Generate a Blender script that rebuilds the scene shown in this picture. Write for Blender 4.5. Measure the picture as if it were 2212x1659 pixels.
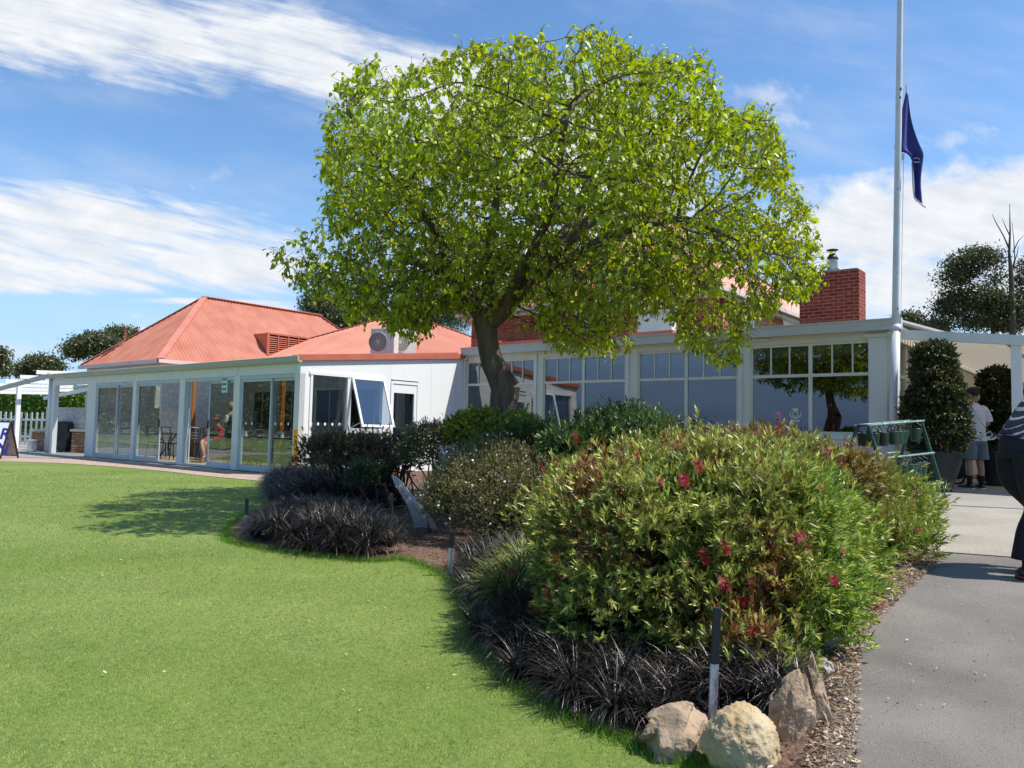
import bpy, bmesh, math, random
import numpy as np
from math import sin, cos, pi, radians, sqrt, atan2
from mathutils import Vector, Matrix, noise as mnoise
from mathutils.geometry import delaunay_2d_cdt

for o in list(bpy.data.objects): bpy.data.objects.remove(o)
SC = bpy.context.scene
COL = SC.collection
random.seed(7); RNG = np.random.default_rng(7)

# ------------------------------------------------------------------ camera
YAW, PIT, ROL, FPX = radians(-39.342), radians(3.529), radians(1.292), 1660.0   # measured in a 2212 x 1659 picture
CZ = 1.05
def basis(y, p, r):
    fw = np.array([sin(y)*cos(p), cos(y)*cos(p), sin(p)])
    rt = np.array([cos(y), -sin(y), 0.0]); up = np.cross(rt, fw)
    return rt*cos(r)+up*sin(r), up*cos(r)-rt*sin(r), fw
RT, UP, FW = basis(YAW, PIT, ROL)
CAMO = np.array([0, 0, CZ])
cam = bpy.data.cameras.new('camera'); camo = bpy.data.objects.new('camera', cam); COL.objects.link(camo)
M = Matrix(((RT[0], UP[0], -FW[0], 0), (RT[1], UP[1], -FW[1], 0), (RT[2], UP[2], -FW[2], CZ), (0, 0, 0, 1)))
camo.matrix_world = M
cam.sensor_width = 36; cam.lens = FPX/2212*36; cam.clip_start = 0.05; cam.clip_end = 3000
SC.camera = camo
SC.render.resolution_x = 1024; SC.render.resolution_y = 768

# ------------------------------------------------------------------ light
SUNV = Vector((0.54, 0.29, 1.0)).normalized()
sun = bpy.data.lights.new('sun', 'SUN'); sun.energy = 5.0; sun.angle = radians(0.5); sun.color = (1.0, 0.955, 0.88)
suno = bpy.data.objects.new('sun', sun); COL.objects.link(suno)
suno.rotation_euler = (-SUNV).to_track_quat('-Z', 'Y').to_euler()
SC.view_settings.view_transform = 'Standard'; SC.view_settings.look = 'None'
SC.view_settings.exposure = 0.28; SC.view_settings.gamma = 1.0
SC.render.engine = 'CYCLES'
try:
    SC.cycles.transparent_max_bounces = 16; SC.cycles.max_bounces = 8
    SC.cycles.sample_clamp_indirect = 6
except Exception: pass

world = bpy.data.worlds.new('World'); SC.world = world; world.use_nodes = True
NT = world.node_tree; NT.nodes.clear()
class S:                                   # a socket with arithmetic
    def __init__(s, nt, v): s.nt, s.v = nt, v
    def _op(s, op, *o, clamp=False):
        n = s.nt.nodes.new('ShaderNodeMath'); n.operation = op; n.use_clamp = clamp
        for i, q in enumerate((s,)+o):
            q = q.v if isinstance(q, S) else q
            if isinstance(q, (int, float)): n.inputs[i].default_value = q
            else: s.nt.links.new(q, n.inputs[i])
        return S(s.nt, n.outputs[0])
    def __add__(s, o): return s._op('ADD', o)
    def __sub__(s, o): return s._op('SUBTRACT', o)
    def __mul__(s, o): return s._op('MULTIPLY', o)
    def __truediv__(s, o): return s._op('DIVIDE', o)
    def max(s, o): return s._op('MAXIMUM', o)
    def min(s, o): return s._op('MINIMUM', o)
    def sqrt(s): return s._op('SQRT')
    def gt(s, o): return s._op('GREATER_THAN', o)
    def ss(s, a, b):
        n = s.nt.nodes.new('ShaderNodeMapRange'); n.interpolation_type = 'SMOOTHSTEP'
        s.nt.links.new(s.v, n.inputs['Value']); n.inputs['From Min'].default_value = a; n.inputs['From Max'].default_value = b
        return S(s.nt, n.outputs[0])
def nn(nt, t, **k):
    n = nt.nodes.new(t)
    for a, b in k.items(): setattr(n, a, b)
    return n
def build_world():
    nt = NT; L = nt.links.new
    tc = nn(nt, 'ShaderNodeTexCoord')
    def dot(v):
        n = nn(nt, 'ShaderNodeVectorMath', operation='DOT_PRODUCT'); L(tc.outputs['Generated'], n.inputs[0]); n.inputs[1].default_value = tuple(v)
        return S(nt, n.outputs['Value'])
    a, b, c = dot(RT), dot(UP), dot(FW)
    front = c.ss(0.12, 0.3)
    cc = c.max(0.1)
    u = a/cc*1660+1106; v = b/cc*(-1660)+829.5
    def noise(sx, sy, detail, rot=0, dist=0.0, off=0):
        n = nn(nt, 'ShaderNodeTexNoise'); n.inputs['Scale'].default_value = 1; n.inputs['Detail'].default_value = detail; n.inputs['Roughness'].default_value = 0.58
        n.inputs['Distortion'].default_value = dist
        cb = nn(nt, 'ShaderNodeCombineXYZ')
        cr, sr = cos(rot), sin(rot)
        L((u*(cr/sx)+v*(sr/sx)).v, cb.inputs[0]); L((v*(cr/sy)-u*(sr/sy)).v, cb.inputs[1]); cb.inputs[2].default_value = off
        L(cb.outputs[0], n.inputs['Vector']); return S(nt, n.outputs['Fac'])
    wx = noise(260, 160, 4, off=3)*220-110; wy = noise(260, 130, 4, off=9)*150-75
    streak = noise(230, 26, 6, rot=radians(14), dist=.3, off=1)
    fine = noise(60, 42, 7, rot=radians(30), dist=.4, off=5)
    puff = noise(95, 70, 7, off=12)
    # (cx, cy, rx, ry, angle, warp, soft, kind)
    E = [(120, 40, 560, 120, 7, .75, .30, 0), (620, 105, 340, 105, 18, .7, .35, 0), (900, 180, 330, 100, 8, .55, .4, 0), (1210, 330, 420, 190, 5, .6, .35, 1),
         (90, 490, 560, 100, 4, .35, .3, 0), (470, 560, 260, 75, 8, .35, .3, 0), (60, 590, 420, 45, 1, .25, .3, 0), (1180, 560, 430, 90, 3, .5, .35, 1),
         (470, 652, 185, 9, 1, .05, .4, 0), (290, 709, 62, 5, 4, .03, .5, 0), (45, 758, 130, 24, 2, .25, .6, 2), (600, 668, 60, 16, -5, .1, .5, 0),
         (1960, 480, 330, 110, -3, .45, .22, 1), (2150, 440, 230, 100, -8, .4, .22, 1), (1980, 620, 420, 110, 0, .6, .5, 1), (2250, 640, 200, 130, 0, .5, .3, 1),
         (1690, 262, 85, 24, 16, .3, .8, 2), (2065, 300, 90, 34, -12, .3, .95, 2), (460, 380, 62, 26, -14, .25, 1., 2), (300, 683, 30, 10, 0, .2, 1., 2), (1650, 215, 120, 40, 8, .3, .9, 2)]
    tot = None
    for cx, cy, rx, ry, an, wp, soft, kind in E:
        A = radians(an); ca, sa = cos(A), sin(A)
        x = u-cx+wx*wp; y = v-cy+wy*wp
        p = (x*ca+y*sa)/rx; q = (y*ca-x*sa)/ry
        r = (p*p+q*q).sqrt()
        nz = streak if kind == 0 else puff
        amp = .55 if kind == 0 else .5
        if kind == 2: amp = 1.3; nz = fine
        val = (r*(-1.0)+1.0+(nz-.5)*amp*2+(fine-.5)*.30)
        m = val.ss(-.18, soft*1.5+.08)
        if kind == 0: m = m*(streak.ss(.22, .55)*.32+.68)
        if kind == 2: m = m*.55
        tot = m if tot is None else tot.max(m)
    veil = noise(420, 130, 5, rot=radians(12), off=20).ss(.40, .9)*.34
    tot = tot.max(veil)*front
    # thin high cloud elsewhere, out of the photograph's view
    n2 = nn(nt, 'ShaderNodeTexNoise'); n2.inputs['Scale'].default_value = 2.2; n2.inputs['Detail'].default_value = 6; L(tc.outputs['Generated'], n2.inputs['Vector'])
    back = S(nt, n2.outputs['Fac']).ss(.62, .85)*.5
    tot = tot.max(back*(front*(-1.0)+1.0))
    dz = nn(nt, 'ShaderNodeSeparateXYZ'); L(tc.outputs['Generated'], dz.inputs[0])
    tot = tot*S(nt, dz.outputs[2]).ss(0.0, .05)
    sky = nn(nt, 'ShaderNodeTexSky', sky_type='NISHITA'); sky.sun_disc = False
    sky.sun_elevation = math.asin(SUNV.z); sky.sun_rotation = atan2(SUNV.x, SUNV.y)
    sky.air_density = 1.0; sky.dust_density = .3; sky.ozone_density = 2.2; sky.altitude = 100
    hs = nn(nt, 'ShaderNodeHueSaturation'); hs.inputs['Saturation'].default_value = 1.16; hs.inputs['Value'].default_value = 1.62; L(sky.outputs[0], hs.inputs['Color'])
    el = S(nt, dz.outputs[2])
    hz = nn(nt, 'ShaderNodeMix', data_type='RGBA'); L((el.ss(.30, -.02)*.92).v, hz.inputs[0]); L(hs.outputs[0], hz.inputs[6]); hz.inputs[7].default_value = (3.4, 5.3, 8.0, 1)
    hc = nn(nt, 'ShaderNodeMix', data_type='RGBA'); L(front.v, hc.inputs[0]); hc.inputs[6].default_value = (.6, 1.5, 4.0, 1); hc.inputs[7].default_value = (3.2, 5.2, 8.0, 1); L(hc.outputs[2], hz.inputs[7])
    shade = (streak*.9+puff*1.1-.28).max(0.0).min(1.0)
    cl = nn(nt, 'ShaderNodeMix', data_type='RGBA'); L(shade.v, cl.inputs[0]); cl.inputs[6].default_value = (4.7, 5.3, 6.3, 1); cl.inputs[7].default_value = (7.9, 8.05, 8.3, 1)
    mx = nn(nt, 'ShaderNodeMix', data_type='RGBA'); L(tot.v, mx.inputs[0]); L(hz.outputs[2], mx.inputs[6]); L(cl.outputs[2], mx.inputs[7])
    bg = nn(nt, 'ShaderNodeBackground'); bg.inputs['Strength'].default_value = 0.1; L(mx.outputs[2], bg.inputs['Color'])
    ou = nn(nt, 'ShaderNodeOutputWorld'); L(bg.outputs[0], ou.inputs[0])
build_world()

# ------------------------------------------------------------------ measuring helpers
def ray(x, y): return RT*(x-1106)/FPX-UP*(y-829.5)/FPX+FW
def at(x, y, X=None, Y=None, Z=None, D=None):
    d = ray(x, y)
    t = X/d[0] if X is not None else Y/d[1] if Y is not None else (Z-CZ)/d[2] if Z is not None else D
    return CAMO+d*t
FH = np.array([sin(YAW), cos(YAW), 0.0]); RH = np.array([cos(YAW), -sin(YAW), 0.0])
def sst(a, b, x): t = min(1, max(0, (x-a)/(b-a))); return t*t*(3-2*t)
def G(x, y):                               # height of the ground
    d = x*FH[0]+y*FH[1]; u = x*RH[0]+y*RH[1]
    zl = -.22+.2*sst(3, 11, d)
    zp = -.15+.30*sst(2, 6.5, d)+.05*sst(9, 13, d)
    w = sst(.2, .42, u/max(d, 2.0)) if d > 0 else sst(.4, .84, u)
    if d > 15: w *= 1
    far = sst(60, 200, sqrt(x*x+y*y))
    return (zl*(1-w)+zp*w)*(1-far)-.5*far
def gp(x, y):                              # ground point seen at a spot of the photograph
    z = 0.0
    for _ in range(25):
        p = at(x, y, Z=z); z = .5*z+.5*G(p[0], p[1])
    return np.array([p[0], p[1], G(p[0], p[1])])

# ------------------------------------------------------------------ mesh helpers
class MB:
    def __init__(s): s.v = []; s.f = []; s.mi = []; s.starts = []
    def add(s, vs, fs, mi=0):
        s.starts.append((len(s.v), len(s.f))); b = len(s.v); s.v += [tuple(map(float, v)) for v in vs]; s.f += [tuple(i+b for i in f) for f in fs]; s.mi += [mi]*len(fs); return s
    def box(s, x0, x1, y0, y1, z0, z1, mi=0):
        return s.add([(x0, y0, z0), (x1, y0, z0), (x1, y1, z0), (x0, y1, z0), (x0, y0, z1), (x1, y0, z1), (x1, y1, z1), (x0, y1, z1)],
                     [(0, 3, 2, 1), (4, 5, 6, 7), (0, 1, 5, 4), (1, 2, 6, 5), (2, 3, 7, 6), (3, 0, 4, 7)], mi)
    def bar(s, p, q, w, h, up=(0, 0, 1), mi=0):        # rectangular bar from p to q, w sideways, h along up
        p = Vector(p); q = Vector(q); d = (q-p).normalized(); u = Vector(up)
        if abs(d.dot(u)) > .98: u = Vector((0, 1, 0))
        a = d.cross(u).normalized(); b = a.cross(d).normalized()
        vs = [c+a*sx*w/2+b*sz*h/2 for c in (p, q) for sx, sz in ((-1, -1), (1, -1), (1, 1), (-1, 1))]
        return s.add(vs, [(3, 2, 1, 0), (4, 5, 6, 7), (0, 1, 5, 4), (1, 2, 6, 5), (2, 3, 7, 6), (3, 0, 4, 7)], mi)
    def tube(s, pts, rad, n=8, mi=0, closed=False):
        pts = [Vector(p) for p in pts]
        if not hasattr(rad, '__len__'): rad = [rad]*len(pts)
        vs = []; fs = []; prev = None
        for i, p in enumerate(pts):
            if closed: d = (pts[(i+1) % len(pts)]-pts[i-1]).normalized()
            else: d = (pts[min(i+1, len(pts)-1)]-pts[max(i-1, 0)]).normalized()
            if prev is None:
                a = d.cross(Vector((0, 0, 1)));
                if a.length < .05: a = d.cross(Vector((1, 0, 0)))
            else: a = prev-d*prev.dot(d)
            a.normalize(); prev = a; b = d.cross(a)
            vs += [p+(a*cos(2*pi*k/n)+b*sin(2*pi*k/n))*rad[i] for k in range(n)]
        m = len(pts)
        for i in range(m if closed else m-1):
            j = (i+1) % m
            for k in range(n): fs.append((i*n+k, i*n+(k+1) % n, j*n+(k+1) % n, j*n+k))
        if not closed: fs += [tuple(range(n-1, -1, -1)), tuple((m-1)*n+k for k in range(n))]
        return s.add(vs, fs, mi)
    def lathe(s, prof, c=(0, 0, 0), n=20, sx=1, sy=1, mi=0, cap=True):
        vs = [(c[0]+r*cos(2*pi*k/n)*sx, c[1]+r*sin(2*pi*k/n)*sy, c[2]+z) for r, z in prof for k in range(n)]
        fs = [(i*n+k, i*n+(k+1) % n, (i+1)*n+(k+1) % n, (i+1)*n+k) for i in range(len(prof)-1) for k in range(n)]
        if cap: fs += [tuple(range(n-1, -1, -1)), tuple((len(prof)-1)*n+k for k in range(n))]
        return s.add(vs, fs, mi)
    def poly(s, pts, mi=0): return s.add(pts, [tuple(range(len(pts)))], mi)
    def prism(s, pts, off, mi=0):                     # closed outline pushed along off
        n = len(pts); off = Vector(off); A = [Vector(p) for p in pts]
        return s.add(A+[a+off for a in A], [tuple(range(n-1, -1, -1)), tuple(range(n, 2*n))]+[(i, (i+1) % n, n+(i+1) % n, n+i) for i in range(n)], mi)
    def each(s, name, mat, parent=None, smooth=False, bevel=0, per=1):
        out = []; st = s.starts+[(len(s.v), len(s.f))]
        for k in range(0, len(s.starts), per):
            (v0, f0), (v1, f1) = st[k], st[min(k+per, len(st)-1)]
            m = MB(); m.v = s.v[v0:v1]; m.f = [tuple(i-v0 for i in f) for f in s.f[f0:f1]]; m.mi = s.mi[f0:f1]
            out.append(m.build(name, mat, parent, smooth, bevel))
        return out
    def build(s, name, mat, parent=None, smooth=False, bevel=0):
        me = bpy.data.meshes.new(name); me.from_pydata(s.v, [], s.f)
        if not isinstance(mat, (list, tuple)): mat = [mat]
        for m in mat: me.materials.append(m)
        if len(mat) > 1: me.polygons.foreach_set('material_index', s.mi)
        bm = bmesh.new(); bm.from_mesh(me)
        bmesh.ops.recalc_face_normals(bm, faces=bm.faces)
        if bevel:
            bmesh.ops.bevel(bm, geom=[e for e in bm.edges if e.calc_face_angle(0) > .6], offset=bevel, segments=2, affect='EDGES', profile=.6, clamp_overlap=True)
        bm.to_mesh(me); bm.free()
        return link(name, me, parent, smooth)
def link(name, me, parent=None, smooth=False):
    o = bpy.data.objects.new(name, me); COL.objects.link(o)
    if smooth: me.polygons.foreach_set('use_smooth', [True]*len(me.polygons))
    if parent is not None:
        base = parent if parent.parent is None else parent.parent
        o.parent = parent
        me.transform(Matrix.Translation(-base.location))
    return o
def npmesh(name, V, F, mat, parent=None, col=None, smooth=False):
    V = np.asarray(V, np.float32).reshape(-1, 3); F = np.asarray(F, np.int32); k = F.shape[1]
    me = bpy.data.meshes.new(name); me.vertices.add(len(V)); me.vertices.foreach_set('co', V.ravel())
    me.loops.add(F.size); me.loops.foreach_set('vertex_index', F.ravel())
    me.polygons.add(len(F)); me.polygons.foreach_set('loop_start', np.arange(0, F.size, k, dtype=np.int32))
    me.update(calc_edges=True)
    if not isinstance(mat, (list, tuple)): mat = [mat]
    for m in mat: me.materials.append(m)
    if col is not None:
        a = me.color_attributes.new('tint', 'FLOAT_COLOR', 'POINT')
        c = np.ones((len(V), 4), np.float32); c[:, :3] = col; a.data.foreach_set('color', c.ravel())
    return link(name, me, parent, smooth)
def tag(o, label=None, cat=None, group=None, kind=None):
    if label: o['label'] = label
    if cat: o['category'] = cat
    if group: o['group'] = group
    if kind: o['kind'] = kind
    return o
def thing(name, label, cat, loc=(0, 0, 0), rz=0, group=None):
    o = bpy.data.objects.new(name, None); COL.objects.link(o); o.empty_display_size = .2
    o.location = tuple(float(q) for q in loc); o.rotation_euler = (0, 0, rz)
    return tag(o, label, cat, group)
def dup(root, loc, rz=0, label=None, scale=None):
    def cp(o, par):
        c = o.copy(); COL.objects.link(c)
        if par is not None: c.parent = par
        for ch in list(o.children): cp(ch, c)
        return c
    r = cp(root, None); r.location = tuple(float(q) for q in loc); r.rotation_euler = (0, 0, rz)
    if scale: r.scale = (scale,)*3
    if label: r['label'] = label
    return r

# ------------------------------------------------------------------ materials
def mat(name, col, rough=.6, col2=None, scale=5, detail=5, bump=0, bscale=None, metal=0, spec=.5, ramp=(.35, .65), coat=0, stretch=None, bdist=.02):
    m = bpy.data.materials.new(name); m.use_nodes = True; nt = m.node_tree; L = nt.links.new
    b = nt.nodes['Principled BSDF']; b.inputs['Base Color'].default_value = (*col, 1); b.inputs['Roughness'].default_value = rough
    b.inputs['Metallic'].default_value = metal; b.inputs['Specular IOR Level'].default_value = spec; b.inputs['Coat Weight'].default_value = coat
    tc = nn(nt, 'ShaderNodeTexCoord'); mp = nn(nt, 'ShaderNodeMapping'); L(tc.outputs['Object'], mp.inputs[0])
    if stretch: mp.inputs['Scale'].default_value = stretch
    if col2 is not None:
        n = nn(nt, 'ShaderNodeTexNoise'); n.inputs['Scale'].default_value = scale; n.inputs['Detail'].default_value = detail; L(mp.outputs[0], n.inputs['Vector'])
        r = nn(nt, 'ShaderNodeMapRange'); r.inputs['From Min'].default_value = ramp[0]; r.inputs['From Max'].default_value = ramp[1]; L(n.outputs['Fac'], r.inputs[0])
        x = nn(nt, 'ShaderNodeMix', data_type='RGBA'); L(r.outputs[0], x.inputs[0]); x.inputs[6].default_value = (*col, 1); x.inputs[7].default_value = (*col2, 1)
        L(x.outputs[2], b.inputs['Base Color'])
    if bump:
        n = nn(nt, 'ShaderNodeTexNoise'); n.inputs['Scale'].default_value = bscale or scale*4; n.inputs['Detail'].default_value = 6; L(mp.outputs[0], n.inputs['Vector'])
        q = nn(nt, 'ShaderNodeBump'); q.inputs['Strength'].default_value = bump; q.inputs['Distance'].default_value = bdist; L(n.outputs['Fac'], q.inputs['Height']); L(q.outputs[0], b.inputs['Normal'])
    return m
def leafmat(name, rough=.45, trans=.35, spec=.4):
    m = bpy.data.materials.new(name); m.use_nodes = True; nt = m.node_tree; L = nt.links.new; nt.nodes.clear()
    a = nn(nt, 'ShaderNodeVertexColor', layer_name='tint')
    p = nn(nt, 'ShaderNodeBsdfPrincipled'); p.inputs['Roughness'].default_value = rough; p.inputs['Specular IOR Level'].default_value = spec
    t = nn(nt, 'ShaderNodeBsdfTranslucent'); x = nn(nt, 'ShaderNodeMixShader'); x.inputs[0].default_value = trans
    hs = nn(nt, 'ShaderNodeHueSaturation'); hs.inputs['Hue'].default_value = .49; hs.inputs['Saturation'].default_value = 1.1; hs.inputs['Value'].default_value = 1.5
    L(a.outputs[0], p.inputs['Base Color']); L(a.outputs[0], hs.inputs['Color']); L(hs.outputs[0], t.inputs['Color'])
    o = nn(nt, 'ShaderNodeOutputMaterial'); L(p.outputs[0], x.inputs[1]); L(t.outputs[0], x.inputs[2]); L(x.outputs[0], o.inputs[0])
    return m
def glassmat(name, tint=(.62, .68, .66), refl=.16, wav=.02, ws=1.5):
    m = bpy.data.materials.new(name); m.use_nodes = True; nt = m.node_tree; L = nt.links.new; nt.nodes.clear()
    t = nn(nt, 'ShaderNodeBsdfTransparent'); t.inputs[0].default_value = (*tint, 1)
    g = nn(nt, 'ShaderNodeBsdfGlossy'); g.inputs['Roughness'].default_value = 0.0; g.inputs['Color'].default_value = (.93, .97, 1, 1)
    fr = nn(nt, 'ShaderNodeFresnel'); fr.inputs[0].default_value = 1.5
    ge = nn(nt, 'ShaderNodeNewGeometry'); f = (S(nt, fr.outputs[0])*1.5+refl)._op('MINIMUM', 1.0)*(S(nt, ge.outputs['Backfacing'])*(-1.0)+1.0)
    x = nn(nt, 'ShaderNodeMixShader'); L(f.v, x.inputs[0]); L(t.outputs[0], x.inputs[1]); L(g.outputs[0], x.inputs[2])
    tc = nn(nt, 'ShaderNodeTexCoord'); n = nn(nt, 'ShaderNodeTexNoise'); n.inputs['Scale'].default_value = ws; n.inputs['Detail'].default_value = 1; L(tc.outputs['Object'], n.inputs['Vector'])
    b = nn(nt, 'ShaderNodeBump'); b.inputs['Strength'].default_value = wav; b.inputs['Distance'].default_value = .1; L(n.outputs['Fac'], b.inputs['Height']); L(b.outputs[0], g.inputs['Normal'])
    o = nn(nt, 'ShaderNodeOutputMaterial'); L(x.outputs[0], o.inputs[0]); return m
def brickmat(name, c1, c2, mortar, w=.24, h=.086, ms=.009, rough=.85, bump=.5, bias=0.0, freq=2, off=.5, dark=None, sq=1.0):
    m = bpy.data.materials.new(name); m.use_nodes = True; nt = m.node_tree; L = nt.links.new
    b = nt.nodes['Principled BSDF']; b.inputs['Roughness'].default_value = rough; b.inputs['Specular IOR Level'].default_value = .25
    tc = nn(nt, 'ShaderNodeTexCoord'); sp = nn(nt, 'ShaderNodeSeparateXYZ'); L(tc.outputs['Object'], sp.inputs[0])
    cb = nn(nt, 'ShaderNodeCombineXYZ'); L((S(nt, sp.outputs[0])+sp.outputs[1]).v, cb.inputs[0]); L(sp.outputs[2], cb.inputs[1])
    t = nn(nt, 'ShaderNodeTexBrick'); L(cb.outputs[0], t.inputs['Vector']); t.inputs['Scale'].default_value = 1; t.inputs['Brick Width'].default_value = w; t.inputs['Row Height'].default_value = h
    t.inputs['Mortar Size'].default_value = ms; t.inputs['Mortar Smooth'].default_value = .2; t.inputs['Bias'].default_value = bias; t.offset = off; t.offset_frequency = freq; t.squash = sq
    t.inputs['Color1'].default_value = (*c1, 1); t.inputs['Color2'].default_value = (*c2, 1); t.inputs['Mortar'].default_value = (*mortar, 1)
    n = nn(nt, 'ShaderNodeTexNoise'); n.inputs['Scale'].default_value = 9; n.inputs['Detail'].default_value = 8; L(tc.outputs['Object'], n.inputs['Vector'])
    x = nn(nt, 'ShaderNodeMix', data_type='RGBA', blend_type='MULTIPLY'); x.inputs[0].default_value = .55; L(t.outputs['Color'], x.inputs[6])
    r = nn(nt, 'ShaderNodeMapRange'); r.inputs['From Min'].default_value = .3; r.inputs['From Max'].default_value = .7; r.inputs['To Min'].default_value = .5; r.inputs['To Max'].default_value = 1.3; L(n.outputs['Fac'], r.inputs[0]); L(r.outputs[0], x.inputs[7])
    L(x.outputs[2], b.inputs['Base Color'])
    q = nn(nt, 'ShaderNodeBump'); q.inputs['Strength'].default_value = bump; q.inputs['Distance'].default_value = .01; q.invert = True; L(t.outputs['Fac'], q.inputs['Height']); L(q.outputs[0], b.inputs['Normal'])
    return m
W_WHITE = mat('white_paint', (.82, .82, .80), .55, (.76, .755, .72), 3, 8, bump=.05, bscale=30, stretch=(1, 1, .35), ramp=(.5, .95))
W_CREAM = mat('cream_paint', (.71, .71, .58), .6, (.60, .59, .47), 3, 8, ramp=(.48, .9), stretch=(1, 1, .4), bump=.08, bscale=25)
W_GREY = mat('pale_grey_paint', (.71, .73, .67), .55, (.60, .62, .56), 3, 8, ramp=(.48, .9), stretch=(1, 1, .4), bump=.05, bscale=25)
ALU = mat('powder_coated_aluminium', (.58, .63, .63), .35, (.56,.61,.61), 3, spec=.6)
GUT = mat('gutter_paint', (.44, .46, .38), .45, (.40, .42, .345), 2, bump=.04)
TERRA = mat('terracotta_roof_paint', (.42, .13, .075), .5, (.55, .24, .16), 1.0, 8, bump=.05, bscale=20, ramp=(.25, .8), stretch=(1.6, 1.6, .5))
TERRAP = mat('terracotta_trim_paint', (.44, .115, .065), .45, (.50, .15, .09), 2)
REDPAINT = mat('dark_red_paint', (.34, .035, .022), .5, (.42, .05, .03), 2)
BLACK = mat('black_metal', (.012, .012, .013), .4, spec=.5)
RUBBER = mat('black_rubber', (.015, .015, .016), .8)
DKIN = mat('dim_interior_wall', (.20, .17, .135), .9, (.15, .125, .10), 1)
TIMB = mat('orange_timber', (.42, .15, .035), .5, (.30, .10, .025), 3, stretch=(1, 1, .1), bump=.1)
FLOORIN = mat('interior_floor', (.42, .33, .19), .4, (.34, .26, .13), 2)
GLASS = glassmat('window_glass', (.74, .78, .75), .12)
GLASS2 = glassmat('wing_window_glass', (.55, .59, .59), .15, .10, .8)
BRICKW = brickmat('white_painted_brick', (.66, .66, .63), (.60, .60, .57), (.52, .52, .50), bump=.8)
BRICKR = brickmat('red_brick', (.17, .022, .016), (.27, .05, .03), (.33, .14, .095), ms=.011)
BRICKO = brickmat('orange_red_brick', (.27, .05, .028), (.42, .12, .06), (.45, .22, .13), ms=.008)
BRICKL = brickmat('sunlit_orange_brick', (.36, .085, .04), (.56, .26, .14), (.50, .30, .20), ms=.008)  # paler copy of the house brick, sunlight put into its colour

# ================================================================== GROUND
def insidefill(poly, step, jit=0.25):
    P = np.array(poly); x0, y0 = P.min(0); x1, y1 = P.max(0); out = []
    xs = np.arange(x0, x1, step); ys = np.arange(y0, y1, step)
    X, Y = np.meshgrid(xs, ys); pts = np.stack([X.ravel(), Y.ravel()], 1)
    return pts[inpoly(pts, poly)]
def inpoly(pts, poly):
    x, y = pts[:, 0], pts[:, 1]; c = np.zeros(len(pts), bool); n = len(poly); j = n-1
    for i in range(n):
        xi, yi = poly[i][:2]; xj, yj = poly[j][:2]
        cond = ((yi > y) != (yj > y)) & (x < (xj-xi)*(y-yi)/((yj-yi) if yj != yi else 1e-9)+xi); c ^= cond; j = i
    return c
def sheet(name, poly, off, step, m, smooth=True, hf=None):
    poly = [(float(p[0]), float(p[1])) for p in poly]
    dense = []
    for i in range(len(poly)):
        a = np.array(poly[i]); b = np.array(poly[(i+1) % len(poly)]); k = max(1, int(np.linalg.norm(b-a)/step))
        dense += [tuple(a+(b-a)*t/k) for t in range(k)]
    ins = insidefill(poly, step)
    V = [Vector(p) for p in dense]+[Vector((float(p[0]), float(p[1]))) for p in ins]
    n = len(dense)
    r = delaunay_2d_cdt(V, [], [list(range(n))], 1, 1e-5)
    vs = [(v.x, v.y, G(v.x, v.y)+(off if hf is None else hf(v.x, v.y))) for v in r[0]]
    me = bpy.data.meshes.new(name); me.from_pydata(vs, [], [tuple(f) for f in r[2]]); me.materials.append(m)
    o = link(name, me, None, smooth); bm = bmesh.new(); bm.from_mesh(me)
    for f in bm.faces:
        if f.normal.z < 0: f.normal_flip()
    bm.to_mesh(me); bm.free(); return o
def spline(pts, k=6):                       # Catmull-Rom through open list
    P = [np.array(p, float) for p in pts]; out = []
    for i in range(len(P)-1):
        a, b, c, d = P[max(i-1, 0)], P[i], P[i+1], P[min(i+2, len(P)-1)]
        for t in np.linspace(0, 1, k, endpoint=False):
            out.append(.5*((2*b)+(-a+c)*t+(2*a-5*b+4*c-d)*t*t+(-a+3*b-3*c+d)*t**3))
    out.append(P[-1]); return out

SOIL = mat('garden_soil', (.085, .055, .035), .95, (.16, .11, .075), 3, 8, bump=.6, bscale=30)
FARG = mat('distant_grass', (.10, .13, .05), .95, (.14, .13, .06), .05, 6)
# base ground: rings out to the horizon
def make_ground():
    mb = MB(); rs = [0, 1, 2, 3, 4, 5, 6, 7, 8, 9, 10, 12, 14, 17, 21, 26, 33, 45, 60, 90, 130, 200, 400, 800, 1600]; n = 96
    vs = [(0, 0, G(0, 0)-.012)]
    for r in rs[1:]:
        for k in range(n):
            x = r*cos(2*pi*k/n); y = r*sin(2*pi*k/n); vs.append((x, y, G(x, y)-.03-.0))
    fs = [(0, 1+k, 1+(k+1) % n) for k in range(n)]
    for i in range(len(rs)-2):
        for k in range(n): fs.append((1+i*n+k, 1+(i+1)*n+k, 1+(i+1)*n+(k+1) % n, 1+i*n+(k+1) % n))
    mb.add(vs, fs); o = mb.build('ground', FARG, smooth=True); tag(o, kind='structure'); return o
make_ground()

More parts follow.
